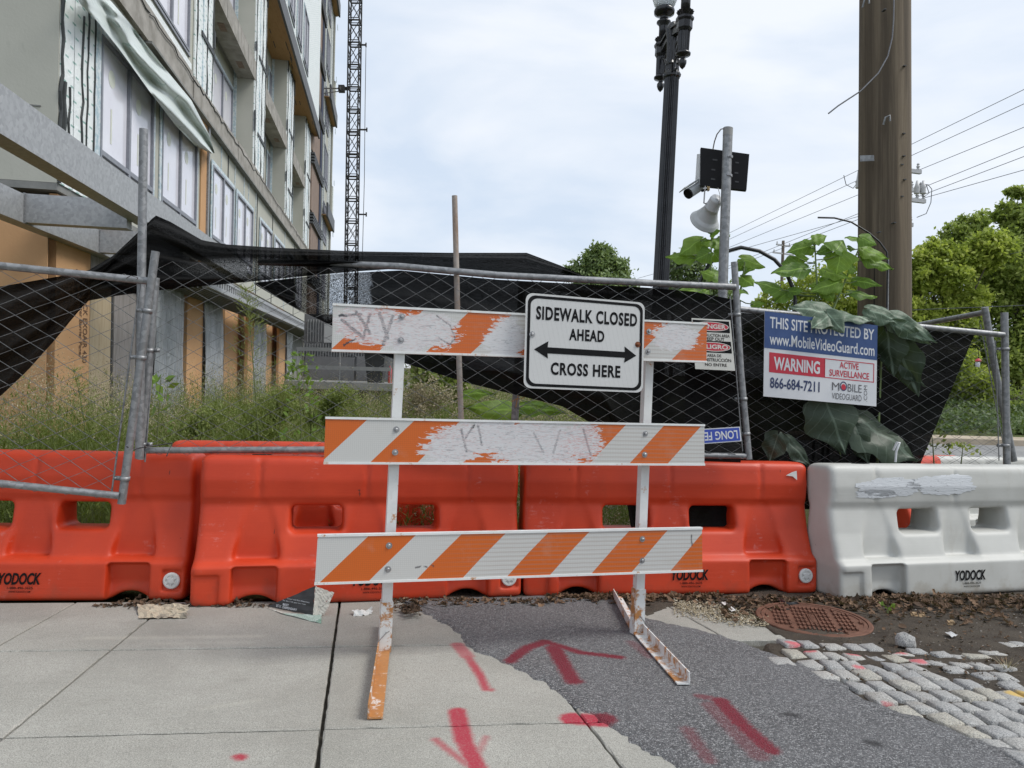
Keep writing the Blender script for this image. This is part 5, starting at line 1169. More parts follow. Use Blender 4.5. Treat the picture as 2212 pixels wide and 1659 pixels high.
# ------------------------------------------------------------------ surveillance pole
def zq(x, y): return (1471.6 + .14944 * x, 263.3 + .14944 * y)
def make_cctv():
    Z = 4.98; a, b = P(1600.5, 279, Z), P(1576, 660, Z); d = unit(a - b); t = thing('surveillance_pole', 'galvanised pole carrying a black panel, camera and horn speaker above the big leaves', 'pole', b - d * 1.6, M=frame(b - d * 1.6, cR, np.cross(d, cR), d))
    pipe('pole', [b - d * 1.6, a], .033, t, sides=20); pipe('cap', [P(*zq(855, 210), Z), P(*zq(865, 98), Z)], .0335, t, simple('grey_plastic_cap', (.28, .28, .27), None, 10, .5), 20)
    q = [P(*zq(460, 388), Z + .12), P(*zq(1160, 462), Z + .08), P(*zq(1102, 985), Z + .06), P(*zq(438, 935), Z + .1)]; blk = simple('black_panel_back', (.003, .0035, .005), (.006, .006, .008), 5, .6, spec=.2)
    mb, n_ = slab4(*q, .035); put('panel', mb, blk, t); pm_ = quadmap(*q); dk = simple('panel_slot', (.03, .03, .032), None, 5, .4)
    for (u, v, w_) in ((.27, .45, .04), (.76, .44, .04), (.3, .72, .05), (.76, .72, .035), (.27, .2, .045), (.78, .2, .04)): put('slot', flat([(u - w_, v - .02), (u + w_, v - .02), (u + w_, v + .02), (u - w_, v + .02)], pm_, (1, 1), .001), dk, t)
    for y in (520, 790):
        c = P(*zq(850 - (y - 520) * .06, y), Z); mb = MB(); mb.lathe([(.033, -.008), (.034, -.008), (.034, .008), (.033, .008)], c, d, 18); mb.box(c - _F * .035, cR * .014, _F * .004, d * .006); put('hose_clamp', mb, MT['bolt'], t)
    gw = simple('off_white_plastic', (.5, .52, .53), (.6, .61, .62), 6, .4); gl_ = simple('light_grey_housing', (.36, .38, .4), (.42, .44, .45), 6, .4)
    q = [P(*zq(398, 482), Z + .30), P(*zq(462, 480), Z + .12), P(*zq(440, 935), Z + .12), P(*zq(357, 915), Z + .30)]; mb, n_ = slab4(*q, .12); put('equipment_box', mb, gw, t)
    c0, c1 = P(*zq(430, 945), Z + .22), P(*zq(258, 1058), Z + .16); mb = MB(); mb.tube([c0, lerp(c0, c1, .92), c1], [.034, .036, .036], 20); put('camera_body', mb, gl_, t, smooth=True)
    mb = MB(); mb.tube([lerp(c0, c1, .97), lerp(c0, c1, 1.07)], .037, 20); put('camera_front', mb, blk, t, smooth=True)
    ax = unit(c1 - c0); s_ = unit(np.cross(ax, _F)); s_ = s_ if s_[2] > 0 else -s_; mb = MB(); mb.bar(c0 + s_ * .045, lerp(c0, c1, 1.22) + s_ * .045, .075, .006, up=s_); put('camera_hood', mb, gw, t)
    mo, th = P(*zq(478, 1452), Z + .26), P(*zq(672, 1110), Z + .06); ax = unit(mo - th); L_ = np.linalg.norm(mo - th); k = L_ / .4
    mb = MB(); mb.lathe([(.001, 0), (.038, .002), (.044, .02), (.048, L_ * .36), (.052, L_ * .37), (.052, L_ * .40), (.050, L_ * .41), (.058, L_ * .55), (.074, L_ * .72), (.092, L_ * .88), (.108, L_ * .985), (.111, L_), (.105, L_ * .99), (.06, L_ * .6), (.01, L_ * .5)], th, ax, 32); put('horn', mb, gw, t, smooth=True)
    mb = MB(); s2 = unit(np.cross(ax, _F)); mb.lathe([(.02, 0), (.018, .012), (.008, .014)], th + ax * L_ * .18 - _F * .034, -_F, 16); put('horn_knob', mb, gl_, t, smooth=True)
    pipe('bracket_arm', [P(*zq(505, 945), Z + .1), P(*zq(492, 1060), Z + .08), P(*zq(480, 1190), Z + .05), P(*zq(520, 1200), Z + .05)], .005, t, MT['galv'], 8)
    pipe('black_clip', [P(*zq(450, 1015), Z + .1), P(*zq(545, 985), Z + .1)], .009, t, blk, 8)
    pipe('cable', [P(*zq(800, 108), Z), P(*zq(760, 118), Z), P(*zq(700, 195), Z + .01), P(*zq(660, 300), Z + .06), P(*zq(635, 410), Z + .1)], .0042, t, simple('grey_cable', (.25, .23, .22), None, 10, .6), 8)
    pipe('cable', [P(*zq(560, 945), Z + .1), P(*zq(562, 1000), Z + .08), P(*zq(545, 1015), Z + .08), P(*zq(540, 940), Z + .1)], .005, t, simple('tan_cable', (.35, .25, .12), None, 10, .6), 8)
    pipe('cable', [P(*zq(690, 965), Z + .08), P(*zq(715, 1060), Z + .05), P(*zq(705, 1160), Z + .04), P(*zq(690, 1160), Z + .03)], .0025, t, MT['wire'], 6)
    # splayed end of a cut post beside it
make_cctv()
# ------------------------------------------------------------------ utility pole in front, wires, far poles
def make_pole():
    Z = 5.75; m = NT('weathered_pole_wood'); g = m.noise(1, 6, .75, stretch=(34, 34, 1.2), dist=.5); big = m.noise(1, 4, .6, stretch=(15, 15, .25), dist=.8)
    c = m.ramp(g, (.3, (.095, .071, .047)), (.55, (.155, .12, .08)), (.75, (.22, .18, .125))); c = m.mix(m.ramp(big, (.40, .6), (.62, 0)), c, (.045, .033, .022))
    cr2 = m.noise(1, 3, .4, stretch=(26, 26, .25), dist=.2); c = m.mix(m.ramp(cr2, (.24, .9), (.28, 0)), c, (.012, .01, .008)); m.base(c, .85); m.bump(m.noise(1, 6, .7, stretch=(55, 55, 2.0)), .35, .006)
    a, b = P(1914, -40, Z), P(1911, 700, Z); d = unit(a - b); o = b - d * 1.45
    t = thing('utility_pole', 'thick weathered wooden utility pole standing right behind the screened fence', 'utility pole', o, M=frame(o, cR, np.cross(d, cR), d))
    n = 60; sd_ = 40; L_ = 9.0; V = []; 
    for i in range(n + 1):
        h = i / n * L_; r_ = .200 - .0035 * h
        for k in range(sd_):
            an = 2 * math.pi * k / sd_; rr = r_ * (1 + .012 * math.sin(an * 7 + h * .3) + .010 * math.sin(an * 13 + 2 + h * .15)) 
            V.append(o + d * h + rr * (math.cos(an) * cR + math.sin(an) * np.cross(d, cR)))
    f = [(i * sd_ + k, i * sd_ + (k + 1) % sd_, (i + 1) * sd_ + (k + 1) % sd_, (i + 1) * sd_ + k) for i in range(n) for k in range(sd_)]; f.append(tuple(n * sd_ + k for k in range(sd_)))
    put('pole', (np.array(V), f), m.m, t, smooth=True)
    zz = lambda x, y: (1316.7 + .40476 * x, .40476 * y); Zf = Z - .225
    pipe('loose_cable', [P(*zz(1524, -20), Zf), P(*zz(1521, 110), Zf), P(*zz(1514, 200), Zf), P(*zz(1490, 300), Zf), P(*zz(1440, 390), Zf - .02), P(*zz(1347, 485), Zf - .03), P(*zz(1225, 565), Zf - .05), P(*zz(1172, 607), Zf - .05)], .0055, t, simple('twisted_wire', (.13, .13, .14), (.2, .2, .21), 90, .5, .4), 8)
    pipe('conduit', [P(1920 + 53, 640, Z - .2), P(1919, 560, Zf), P(1917.5, 700, Zf)][1:], .009, t, MT['galv'], 10); 
    q = [P(*zz(1340, 830), Zf + .06), P(*zz(1414, 828), Zf - .004), P(*zz(1416, 858), Zf - .004), P(*zz(1340, 862), Zf + .06)]; mb, _ = slab4(*q, .006); put('strap', mb, MT['galv'], t)
    for (x, y) in ((1480, 645), (1370, 20)):
        c = P(*zz(x, y), Zf + (.02 if x < 1400 else 0)); mb = MB(); mb.tube([c - cR * .02 - UP * .03, c - cR * .015 + UP * .02 - _F * .02, c + cR * .01 + UP * .03 - _F * .03, c + cR * .02 - UP * .01 - _F * .02], .008, 8); put('clip', mb, MT['galv'], t, smooth=True)
    for (x, y) in ((1575, 355), (1570, 715), (1575, 960), (1560, 1050), (1570, 835), (1440, 1240), (1470, 55), (1520, 1190), (1560, 880)):
        c = P(*zz(x, y), Zf + (.05 if x > 1550 else .01)); mb = MB(); mb.box(c, cR * .010, _F * .02, UP * .0035); put('staple', mb, MT['fascia'], t)
    return t
make_pole()
blackhose = simple('black_hose', (.015, .015, .016), (.025, .025, .027), 20, .4)
zz = lambda x, y: (1316.7 + .40476 * x, .40476 * y)
o = pipe('black_hose', [P(*zz(x, y), 5.3) for x, y in ((470, 1600), (485, 1500), (530, 1410), (610, 1345), (700, 1320), (800, 1340), (880, 1385), (940, 1450), (975, 1530), (990, 1600), (1000, 1800))], .014, None, blackhose, 10); tag(o, 'thick black hose arching between the surveillance pole and the plants', 'hose')
o = pipe('black_cable', [P(*zz(x, y), 5.45) for x, y in ((1112, 1161), (1200, 1163), (1290, 1185), (1380, 1240), (1440, 1290), (1480, 1345), (1485, 1420), (1480, 1640))], .007, None, blackhose, 8); tag(o, 'thin black cable curling out in front of the wooden pole', 'cable')
wirem = simple('power_line', (.10, .105, .11), None, 10, .6)
def line(x0, y0, z0, x1, y1, z1, r=.014, sag=.0, lab='thin power line crossing the sky at the right'):
    a, b = P(x0, y0, z0), P(x1, y1, z1); n = 14; pts = [lerp(a, b, i / n) - UP * sag * math.sin(i / n * math.pi) for i in range(n + 1)]
    o = pipe('power_line', pts, r, None, wirem, 5, False); tag(o, lab, 'power line', 'power lines'); return o
LN = [((250, 1433), (1340, 880), (2700, 240), 'power line reaching the pole just above its lower strap'), ((250, 1456), (1340, 945), (2700, 330), 'power line, second of those running left of the wooden pole'), ((250, 1479), (1340, 1045), (2700, 480), 'power line, third down between the horn and the wooden pole'),
    ((250, 1576), (1340, 1150), (2700, 585), 'power line behind the plants, lowest but one left of the pole'), ((250, 1580), (1340, 1190), (2700, 650), 'power line lowest of those passing behind the wooden pole'), ((150, 1486), (640, 1290), (2700, 770), 'power line dropping to the hidden lower crossarm right of the pole')]
for k, (a, b, c, lab) in enumerate(LN):
    A, B_ = zz(*a), zz(*c); za = 52 - k * 2; zb = 20.0; tt = (zz(*b)[0] - A[0]) / (B_[0] - A[0]); line(*A, za, *B_, zb, r=.011, lab=lab)
line(1316.7 + 1610 * .40476, 1475 * .40476, 30, *zz(2700, 1230), 20, r=.012, lab='pale power line running across the right hand trees'); line(*zz(1600, 1655), 22, *zz(2700, 1610), 18, r=.012, lab='dark cable low across the right hand trees')
def far_pole(name, x, ytop, Z, arms, lab, r=.15, rr=0.0):
    wood = simple('far_pole_wood', (.12, .09, .07), (.18, .15, .12), 3, .8); a = P(x, ytop, Z); b = np.array([a[0], a[1], -.1]); t = thing('distant_utility_pole', lab, 'utility pole', b); mb = MB(); mb.tube([b, a], [r, r * .75], 12); put('pole', mb, wood, t, smooth=True)
    pal = simple('pale_insulator', (.35, .36, .37), (.45, .46, .47), 5, .5)
    for (y, hw, dy, ins) in arms:
        c = P(x, y, Z); mb = MB(); ex = unit(np.array([1, dy, 0])); mb.bar(c - ex * hw, c + ex * hw, .1, .12); put('crossarm', mb, pal, t)
        for k in ins: mb = MB(); p = c + ex * hw * k + UP * .06; mb.lathe([(.03, 0), (.05, .03), (.03, .06), (.06, .1), (.03, .14), (.045, .18), (.01, .22)], p, UP, 8); put('insulator', mb, pal, t)
    return t
fp = far_pole('distant_utility_pole', 1929, 330, 22, [(364, 1.08, .3, (.9, -.9)), (427, 1.25, .3, (-.95, -.6, .55, .75, .95)), (405, 1.2, .3, (.9, .6)), (482, .75, .3, (.9, -.9))], 'distant utility pole whose crossarms show on both sides of the near wooden pole', .12)
for (pts) in ([(1640, 985), (1700, 985), (1720, 1010), (1715, 1080), (1690, 1140), (1640, 1160)], [(1250, 935), (1262, 985), (1300, 1005), (1335, 960)], [(1690, 985), (1705, 1030), (1680, 1050), (1650, 1020)]):
    pipe('jumper_wire', [P(*zz(*q), 21.6) for q in pts], .012, fp, wirem, 5)
for (x, y, h) in ((1327, 985, .55), (1640, 1015, .4), (1672, 1015, .4)): 
    c = P(*zz(x, y + 20), 21.5); mb = MB(); mb.lathe([(.07, 0), (.09, .03), (.07, .06), (.09, .1), (.07, .14), (.09, .18), (.06, .26), (.03, h)], c, UP, 10); put('insulator', mb, simple('white_insulator', (.5, .5, .5), None, 5, .4), fp, smooth=True)
far_pole('distant_utility_pole', 1692, 520, 60, [(548, 1.2, .5, (-.9, .9)), (530, .8, .5, (-.9, .9))], 'far small utility pole above the trees left of the wooden pole', .16)
far_pole('distant_utility_pole', 1457, 566, 62, [(566, 1.4, .4, (-.9, .9))], 'far small utility pole between the lamp post and the surveillance pole', .16)
# ------------------------------------------------------------------ vegetation helpers
def M_leaf(name, a, b, c=None, rough=.55, trans=.25):
    m = NT(name); at = m.n('ShaderNodeAttribute'); at.attribute_name = 'tint'; col = m.ramp(at.outputs['Fac'], (0, a), (.6, b), (1, c or b)); m.base(col, rough, spec=.35)
    tl = m.n('ShaderNodeBsdfTranslucent'); mx_ = m.n('ShaderNodeMixShader'); mx_.inputs[0].default_value = trans
    m.L(m.mix(.35, col, (.3, .4, .03)), tl.inputs[0]); m.L(m.b.outputs[0], mx_.inputs[1]); m.L(tl.outputs[0], mx_.inputs[2]); m.L(mx_.outputs[0], m.o.inputs[0]); return m.m
barkm = simple('tree_bark', (.05, .04, .03), (.1, .08, .06), 6, .9, bump=.6)
def leaf_cloud(C_, sizes, rg, up=.35, asp=.55):
    n = len(C_); d = rg.normal(size=(n, 3)); d /= np.linalg.norm(d, axis=1)[:, None]; nn = rg.normal(size=(n, 3)) * .8 + np.array([0, -up, up * 3]); s_ = np.cross(d, nn); s_ /= np.linalg.norm(s_, axis=1)[:, None] + 1e-9
    L_ = sizes[:, None] * d; Wd = sizes[:, None] * asp * s_; V = np.stack([C_ - L_ * .5, C_ + Wd * .5, C_ + L_ * .5, C_ - Wd * .5], 1).reshape(-1, 3)
    F_ = np.arange(4 * n).reshape(n, 4); return V, F_
def tree(label, blobs, Z, n, size, mat, seed, name='broadleaf_tree', group=None, depth=1.0, clumps=60, sigma=.28, zbase=0.0, trunk=None):
    """blobs: crown lobes (x, y, r) read in design px, at distance Z"""
    rg = np.random.default_rng(seed); k = Z / F_PX; ce = [(P(x, y, Z + rg.uniform(-.4, .4) * r * k * depth), r * k) for x, y, r in blobs]; base = ce[0][0].copy() if trunk is None else P(trunk, 800, Z); base[2] = zbase
    t = thing(name, label, 'tree', base, group); w_ = np.array([r ** 2 for _, r in ce]); w_ /= w_.sum(); pts = []; tint = []
    for (c, r), f in zip(ce, w_):
        nc = max(4, int(clumps * f * len(ce) ** .5)); cd = rg.normal(size=(nc, 3)); cd /= np.linalg.norm(cd, axis=1)[:, None]; cc = c + cd * r * (rg.uniform(.35, 1.0, (nc, 1)) ** .6) * np.array([1, depth, .95]); ct_ = rg.uniform(0, 1, nc)
        m_ = int(n * f); ix = rg.integers(0, nc, m_); pts.append(cc[ix] + rg.normal(size=(m_, 3)) * sigma * r * np.array([1, 1, .8])); tint.append(np.clip(.25 + .5 * ct_[ix] + rg.normal(0, .18, m_), 0, 1))
    Cc = np.concatenate(pts); ti = np.concatenate(tint); V, F_ = leaf_cloud(Cc, size * rg.uniform(.6, 1.3, len(Cc)), rg); put('crown', (V, F_, None, np.repeat(ti, 4)), mat, t)
    mb = MB(); tr = (ce[0][1] * .07 + .05); top = np.mean([c for c, _ in ce], 0); mb.tube([base - UP * .2, lerp(base, top, .4) + np.array([.1, 0, 0]), top], [tr, tr * .8, tr * .4], 8)
    put('trunk', mb, barkm, t, smooth=True); mb = MB(); st = lerp(base, top, .45)
    for c, r in ce: mb.tube([st, lerp(st, c, .6) + rg.normal(0, .05, 3), c + rg.normal(0, .2, 3) * r], [tr * .5, tr * .3, tr * .08], 6)
    put('limb', mb, barkm, t, smooth=True); return t
lf_bright = M_leaf('bright_foliage', (.22, .29, .05), (.42, .5, .09), (.6, .64, .16), trans=.5); lf_mid = M_leaf('mid_foliage', (.19, .26, .06), (.33, .41, .10), (.5, .56, .18), trans=.5); lf_pale = M_leaf('pale_foliage', (.13, .19, .075), (.22, .3, .12), (.32, .4, .18), trans=.35)
TG = 'trees along the far side of the road'
tree('large mid green tree filling the far right edge, its top highest of all', [(2190, 560, 70), (2240, 490, 60), (2130, 640, 65), (2215, 720, 80), (2140, 780, 62), (2080, 730, 55), (2200, 425, 22), (2180, 470, 34), (2290, 620, 90), (2280, 780, 80)], 30, 52000, .21, lf_mid, 3, group=TG, clumps=190, sigma=.2, trunk=2200)
tree('bright yellow green tree just right of the wooden utility pole', [(2010, 640, 50), (1990, 720, 50), (2050, 700, 52), (1975, 600, 32), (2040, 790, 56), (1960, 800, 50), (2095, 650, 36), (1950, 680, 36), (2110, 830, 40), (2050, 590, 46), (2095, 560, 42), (1985, 570, 34), (2140, 540, 40), (2020, 540, 30)], 25, 48000, .17, lf_bright, 4, group=TG, clumps=130, sigma=.2, trunk=2000)
tree('darker tree top rising between the bright tree and the tallest tree', [(2070, 515, 34), (2105, 490, 30), (2045, 545, 26), (2110, 550, 40)], 38, 12000, .24, lf_mid, 5, group=TG, clumps=60, sigma=.22)
tree('loose pale tree seen behind the big leaves left of the wooden pole', [(1700, 640, 34), (1760, 620, 46), (1830, 640, 50), (1655, 660, 26), (1850, 590, 36), (1790, 680, 46), (1860, 700, 44), (1720, 720, 44), (1640, 730, 44)], 27, 13000, .17, lf_bright, 6, group=TG, clumps=110, sigma=.2, trunk=1800)
tree('lone rounded tree far off left of the lamp post', [(1290, 575, 36), (1260, 590, 30), (1325, 590, 32), (1300, 550, 24), (1335, 570, 20), (1235, 580, 18), (1290, 625, 46), (1350, 620, 26)], 48, 13000, .27, lf_pale, 7, group=TG, clumps=90, sigma=.24)
tree('soft distant tree between the lamp post and the surveillance pole', [(1490, 570, 30), (1465, 600, 30), (1520, 610, 34), (1505, 540, 18), (1545, 640, 40), (1455, 560, 16), (1470, 650, 34)], 50, 9000, .27, lf_pale, 8, group=TG, clumps=80, sigma=.24)
def shrub(label, blobs, Z, n, size, mat, seed, group=None, name='shrub'):
    rg = np.random.default_rng(seed); k = Z / F_PX; pts = []; ti = []
    for x, y, r in blobs:
        c = P(x, y, Z); m_ = int(n / len(blobs)); nc = 14; cc = c + rg.normal(size=(nc, 3)) * r * k * .6; ix = rg.integers(0, nc, m_); pts.append(cc[ix] + rg.normal(size=(m_, 3)) * r * k * .3); ti.append(np.clip(rg.uniform(0, 1, nc)[ix] * .6 + rg.uniform(0, .4, m_), 0, 1))
    V, F_ = leaf_cloud(np.concatenate(pts), size * rg.uniform(.6, 1.3, sum(map(len, pts))), rg); o = put(name, (V, F_, None, np.repeat(np.concatenate(ti), 4)), mat); return tag(o, label, 'shrub', group)
# ------------------------------------------------------------------ right background: bank, retaining wall, street, car
def quadsheet(name, corners, m, nu=30, nv=14, amp=0.0, **k):
    c = [np.array(q, float) for q in corners]; V = np.zeros((nu, nv, 3))
    for i in range(nu):
        for j in range(nv):
            a, b = i / (nu - 1), j / (nv - 1); V[i, j] = (c[0] * (1 - a) + c[1] * a) * (1 - b) + (c[3] * (1 - a) + c[2] * a) * b; V[i, j, 2] += amp * fbm(V[i, j, 0] * 1.3, V[i, j, 1] * 1.3, 4, 3)
    mb = MB(); mb.grid(V); return put(name, mb, m, smooth=True, **k)
tan = simple('tan_pavement', (.36, .30, .22), (.46, .39, .3), 2, .9); grass_m = simple('bank_grass_soil', (.07, .09, .025), (.13, .15, .045), 3, .95, bump=.8)
quadsheet('far_road', [(4, 7.2, .0), (40, 7.2, .0), (40, 16.4, .0), (4, 16.4, .0)], simple('road_asphalt', (.2, .2, .2), (.26, .26, .255), 1, .9), kind='structure')
mb = MB(); mb.box((22, 16.9, .06), (18, 0, 0), (0, .5, 0), UP * .07); put('far_kerb', mb, tan, kind='structure')
quadsheet('grass_bank', [(4, 17.4, .1), (40, 17.4, .1), (40, 27, .62), (4, 27, .62)], grass_m, amp=.05, kind='structure')
rw = thing('retaining_wall', 'long low weathered retaining wall behind the grass bank at far right', 'wall', (20, 27.3, 0)); mb = MB(); mb.box((20, 27.3, .5), (18, 0, 0), (0, .2, 0), UP * .46); put('wall', mb, simple('brown_retaining_concrete', (.10, .08, .06), (.17, .14, .11), 1.5, .9, bump=.5), rw); mb = MB(); mb.box((20, 27.28, 1.0), (18, 0, 0), (0, .26, 0), UP * .045); put('coping', mb, simple('coping_concrete', (.2, .17, .13), None, 2, .9), rw)
rg = np.random.default_rng(77); n = 26000; X = rg.uniform(9, 24, n); Y = rg.uniform(17.6, 27, n); Zz = .12 + (Y - 17.4) / 9.6 * .5 + rg.uniform(0, .16, n) * (1 + .9 * (fbm(X, Y, 3) > .2)) + .04
keep = (fbm(X * 1.1, Y * .9, 21, 3) > -.35) | (Y > 20); X, Y, Zz = X[keep], Y[keep], Zz[keep]; V, F_ = leaf_cloud(np.stack([X, Y, Zz], 1), rg.uniform(.08, .2, len(X)), rg, 1.0); o = put('ground_cover', (V, F_, None, np.repeat(np.clip(.5 + .35 * fbm(X, Y, 8) + rg.normal(0, .15, len(X)), 0, 1), 4)), M_leaf('ivy_green', (.04, .075, .02), (.09, .14, .035), (.16, .21, .06))); tag(o, kind='stuff')
shrub('dark shrubs against the retaining wall at the right', [(2060, 880, 24), (2110, 872, 22), (2160, 885, 30), (2200, 900, 34)], 25, 5000, .14, lf_mid, 31)
shrub('low grey green shrub beside the kerb at the right edge', [(2200, 935, 14), (2216, 930, 16)], 18.3, 900, .08, lf_pale, 32)
def make_car():
    Z = 41.0; c = P(2097, 828, Z); c = np.array([c[0], c[1], .12]); t = thing('parked_car', 'silver white car seen from behind beyond the retaining wall', 'car', c); x = np.array([1.0, 0, 0]); y = np.array([0, 1.0, 0])
    pm = simple('silver_car_paint', (.42, .44, .47), (.5, .52, .54), 1, .3, .2)
    prof = [(-2.2, .35), (-2.25, .75), (-2.1, .98), (-1.5, 1.02), (-.9, 1.42), (.3, 1.46), (1.1, 1.05), (2.1, .85), (2.25, .4)]; V = []; 
    for s_, w_ in ((-1, .9), (1, .9)):
        for (a, h) in prof: V.append(c + x * s_ * (w_ - max(0, h - .95) * .45) + y * a * 1 + UP * h)
    n_ = len(prof); f = [tuple(range(n_)), tuple(range(n_, 2 * n_))[::-1]] + [(i, n_ + i, n_ + (i + 1) % n_, (i + 1) % n_) for i in range(n_)]; mb = MB(); mb.add(V, f); put('body', mb, pm, t)
    mb = MB(); mb.add([c + x * s_ + y * a + UP * h for s_, a, h in ((-.68, -1.5, 1.04), (.68, -1.5, 1.04), (.6, -.95, 1.38), (-.6, -.95, 1.38))], [(0, 1, 2, 3)]); mb.V[-1] += np.array([0, -.02, .02]); put('rear_window', mb, MT['darkglass'], t)
    for s_ in (-1, 1): mb = MB(); mb.box(c + x * s_ * .68 - y * 2.2 + UP * .82, x * .17, y * .06, UP * .09); put('tail_light', mb, redp, t)
    mb = MB(); mb.box(c - y * 2.27 + UP * .45, x * .85, y * .08, UP * .12); put('bumper', mb, MT['fascia'], t)
    for sx in (-1, 1):
        for sy in (-1.35, 1.4): mb = MB(); mb.lathe([(.1, -.1), (.32, -.1), (.32, .1), (.1, .1)], c + x * sx * .8 + y * sy + UP * .32, x, 16); put('wheel', mb, MT['black'], t)
make_car()
o = None
t = thing('hanging_feeder', 'small red topped pale jar hanging in front of the right hand trees', 'feeder', P(2114, 790, 11)); c = P(2112, 786, 11); mb = MB(); mb.lathe([(.01, -.05), (.03, -.045), (.033, .02), (.025, .03)], c, UP, 12); put('jar', mb, whitep, t, smooth=True); c = P(2113, 779, 11); mb = MB(); mb.lathe([(.04, -.015), (.05, 0), (.03, .02), (.01, .035)], c, UP, 10); put('cap', mb, redp, t)
pipe('hanger', [c, c + UP * .8], .004, t, MT['black'], 5)
bar[5] = place_barrier((2035, 1170), (2640, 1160), 0, MT['whitepl'], 'white water filled barrier behind the fence at far right, only its top visible', text=False, plug=False)
bar[6] = place_barrier((1988, 1195), (2140, 1140), 0, MT['orange'], 'orange water filled barrier behind the big leaves, a small piece visible at right', text=False, plug=False, length=1.9)
# ------------------------------------------------------------------ weeds behind the barriers
wl = M_leaf('weed_green', (.09, .12, .028), (.19, .235, .055), (.32, .35, .12), trans=.35); ws = M_leaf('dry_seed_heads', (.22, .18, .11), (.36, .30, .19), (.5, .43, .3), trans=.2)
def weeds(n, seed, box=None):
    rg = np.random.default_rng(seed); Yd = 5.05 + 15 * rg.uniform(0, 1, n) ** 1.45; lo = -.178 * Yd - 4.4; hi = np.interp(Yd, [5, 7, 12, 20], [1.1, 2.0, 4.5, 7]); X = rg.uniform(0, 1, n) * (hi - lo) + lo
    if box: Yd = rg.uniform(box[0], box[1], n); X = rg.uniform(0, 1, n) * (box[3] - box[2]) + box[2]
    dens = fbm(X * 1.2, Yd * 1.0, seed, 3); k = dens > -.75; X, Yd = X[k], Yd[k]; dens = dens[k]; n = len(X); z0 = np.maximum(planez(X, Yd), -.07) - .03
    h = (.42 + .26 * rg.uniform(0, 1, n) + .20 * fbm(X * .9, Yd * .8, seed + 3, 2)) * np.interp(Yd, [5, 6, 9, 20], [.8, 1.05, 1.25, 1.15]); h = np.clip(h * 1.3 * (1 + .35 * fbm(X * 2.2, Yd * 1.6, seed + 21, 2)), .2, 1.5); P0 = np.stack([X, Yd, z0], 1); lean = rg.normal(0, .16, (n, 2)); Vs = []; Fs = []; T_ = []; base = 0
    m = 16   # narrow leaves up each stalk
    tt = rg.uniform(.05, .95, (n, m)); hx = P0[:, None, :] + np.stack([lean[:, :1] * tt * h[:, None], lean[:, 1:] * tt * h[:, None], tt * h[:, None]], -1)
    an = rg.uniform(0, 6.28, (n, m)); L_ = rg.uniform(.05, .13, (n, m)) * (1.15 - .6 * tt); el = rg.uniform(.2, 1.2, (n, m)); tip = hx + np.stack([np.cos(an) * np.cos(el) * L_, np.sin(an) * np.cos(el) * L_, np.sin(el) * L_], -1)
    sd_ = np.stack([-np.sin(an), np.cos(an), an * 0], -1) * rg.uniform(.003, .008, (n, m, 1)); V = np.stack([hx - sd_, hx + sd_, tip], 2).reshape(-1, 3); F3 = np.arange(len(V)).reshape(-1, 3)
    # stalks
    tp_ = P0 + np.stack([lean[:, 0] * h, lean[:, 1] * h, h], -1); s2 = np.array([.0022, 0, 0]); V2 = np.stack([P0 - s2, P0 + s2, tp_], 1).reshape(-1, 3); V = np.concatenate([V, V2]); F3 = np.arange(len(V)).reshape(-1, 3)
    ti = np.concatenate([np.clip(np.repeat(.35 + .3 * dens, m) + rg.normal(0, .2, n * m), 0, 1).repeat(3), np.full(n * 3, .5)]); put('weeds', (V, F3, None, ti), wl, kind='stuff')
    k = (rg.uniform(0, 1, n) < .45) & (fbm(X * .8, Yd * .7, seed + 9, 2) > -.2); q = tp_[k]; m2 = 26; spr = rg.normal(size=(len(q), m2, 3)) * np.array([.05, .05, .09]); Cc = (q[:, None] + spr + np.array([0, 0, .05])).reshape(-1, 3)
    V, F_ = leaf_cloud(Cc, rg.uniform(.012, .028, len(Cc)), rg, .2, .3); put('seed_heads', (V, F_, None, np.repeat(rg.uniform(0, 1, len(Cc)), 4)), ws, kind='stuff')
weeds(18000, 12); weeds(5500, 14, (8.5, 17, -1.6, 3.2))
def branchy(label, pts, Z, n, L_, seed, mat, name='tall_weed', feather=True, cat='weed', wdt=.006, spread=.16):
    rg = np.random.default_rng(seed); pts = np.array([P(x, y, Z) for x, y in pts]); t = thing(name, label, cat, pts[0]); pipe('stem', pts, np.linspace(.006, .002, len(pts)), t, mat2 := simple('green_stem', (.1, .13, .04), (.14, .17, .06), 10, .7), 6)
    V = []; ti = []; top = len(pts) - 1
    for k in range(n):
        f = rg.uniform(.1, 1); c = np.array([np.interp(f * top, range(top + 1), pts[:, q]) for q in range(3)]); a = rg.uniform(0, 6.28); bl = spread * (1.15 - f) + .03; d = np.array([math.cos(a), math.sin(a), .55]); 
        for q in range(9 if feather else 1):
            s_ = q / 9; b = c + d * bl * (s_ if feather else .6); a2 = rg.uniform(0, 6.28); dd = d * .5 + np.array([math.cos(a2), math.sin(a2), .3]) * .6; l_ = L_ * rg.uniform(.6, 1.2); sd_ = unit(np.cross(dd, rg.normal(size=3))) * (wdt if feather else l_ * .28)
            if feather: V += [b - sd_ * .5, b + sd_ * .5, b + unit(dd) * l_, b + unit(dd) * l_]
            else: V += [b, b + unit(dd) * l_ * .45 + sd_, b + unit(dd) * l_, b + unit(dd) * l_ * .45 - sd_]
            ti += [rg.uniform(.3, 1)] * 4
    put('leaf', (np.array(V), np.arange(len(V)).reshape(-1, 4), None, np.array(ti)), mat, t, kind='stuff'); return t
wbright = M_leaf('fresh_leaf_green', (.10, .19, .03), (.16, .28, .045), (.24, .36, .07), trans=.35)
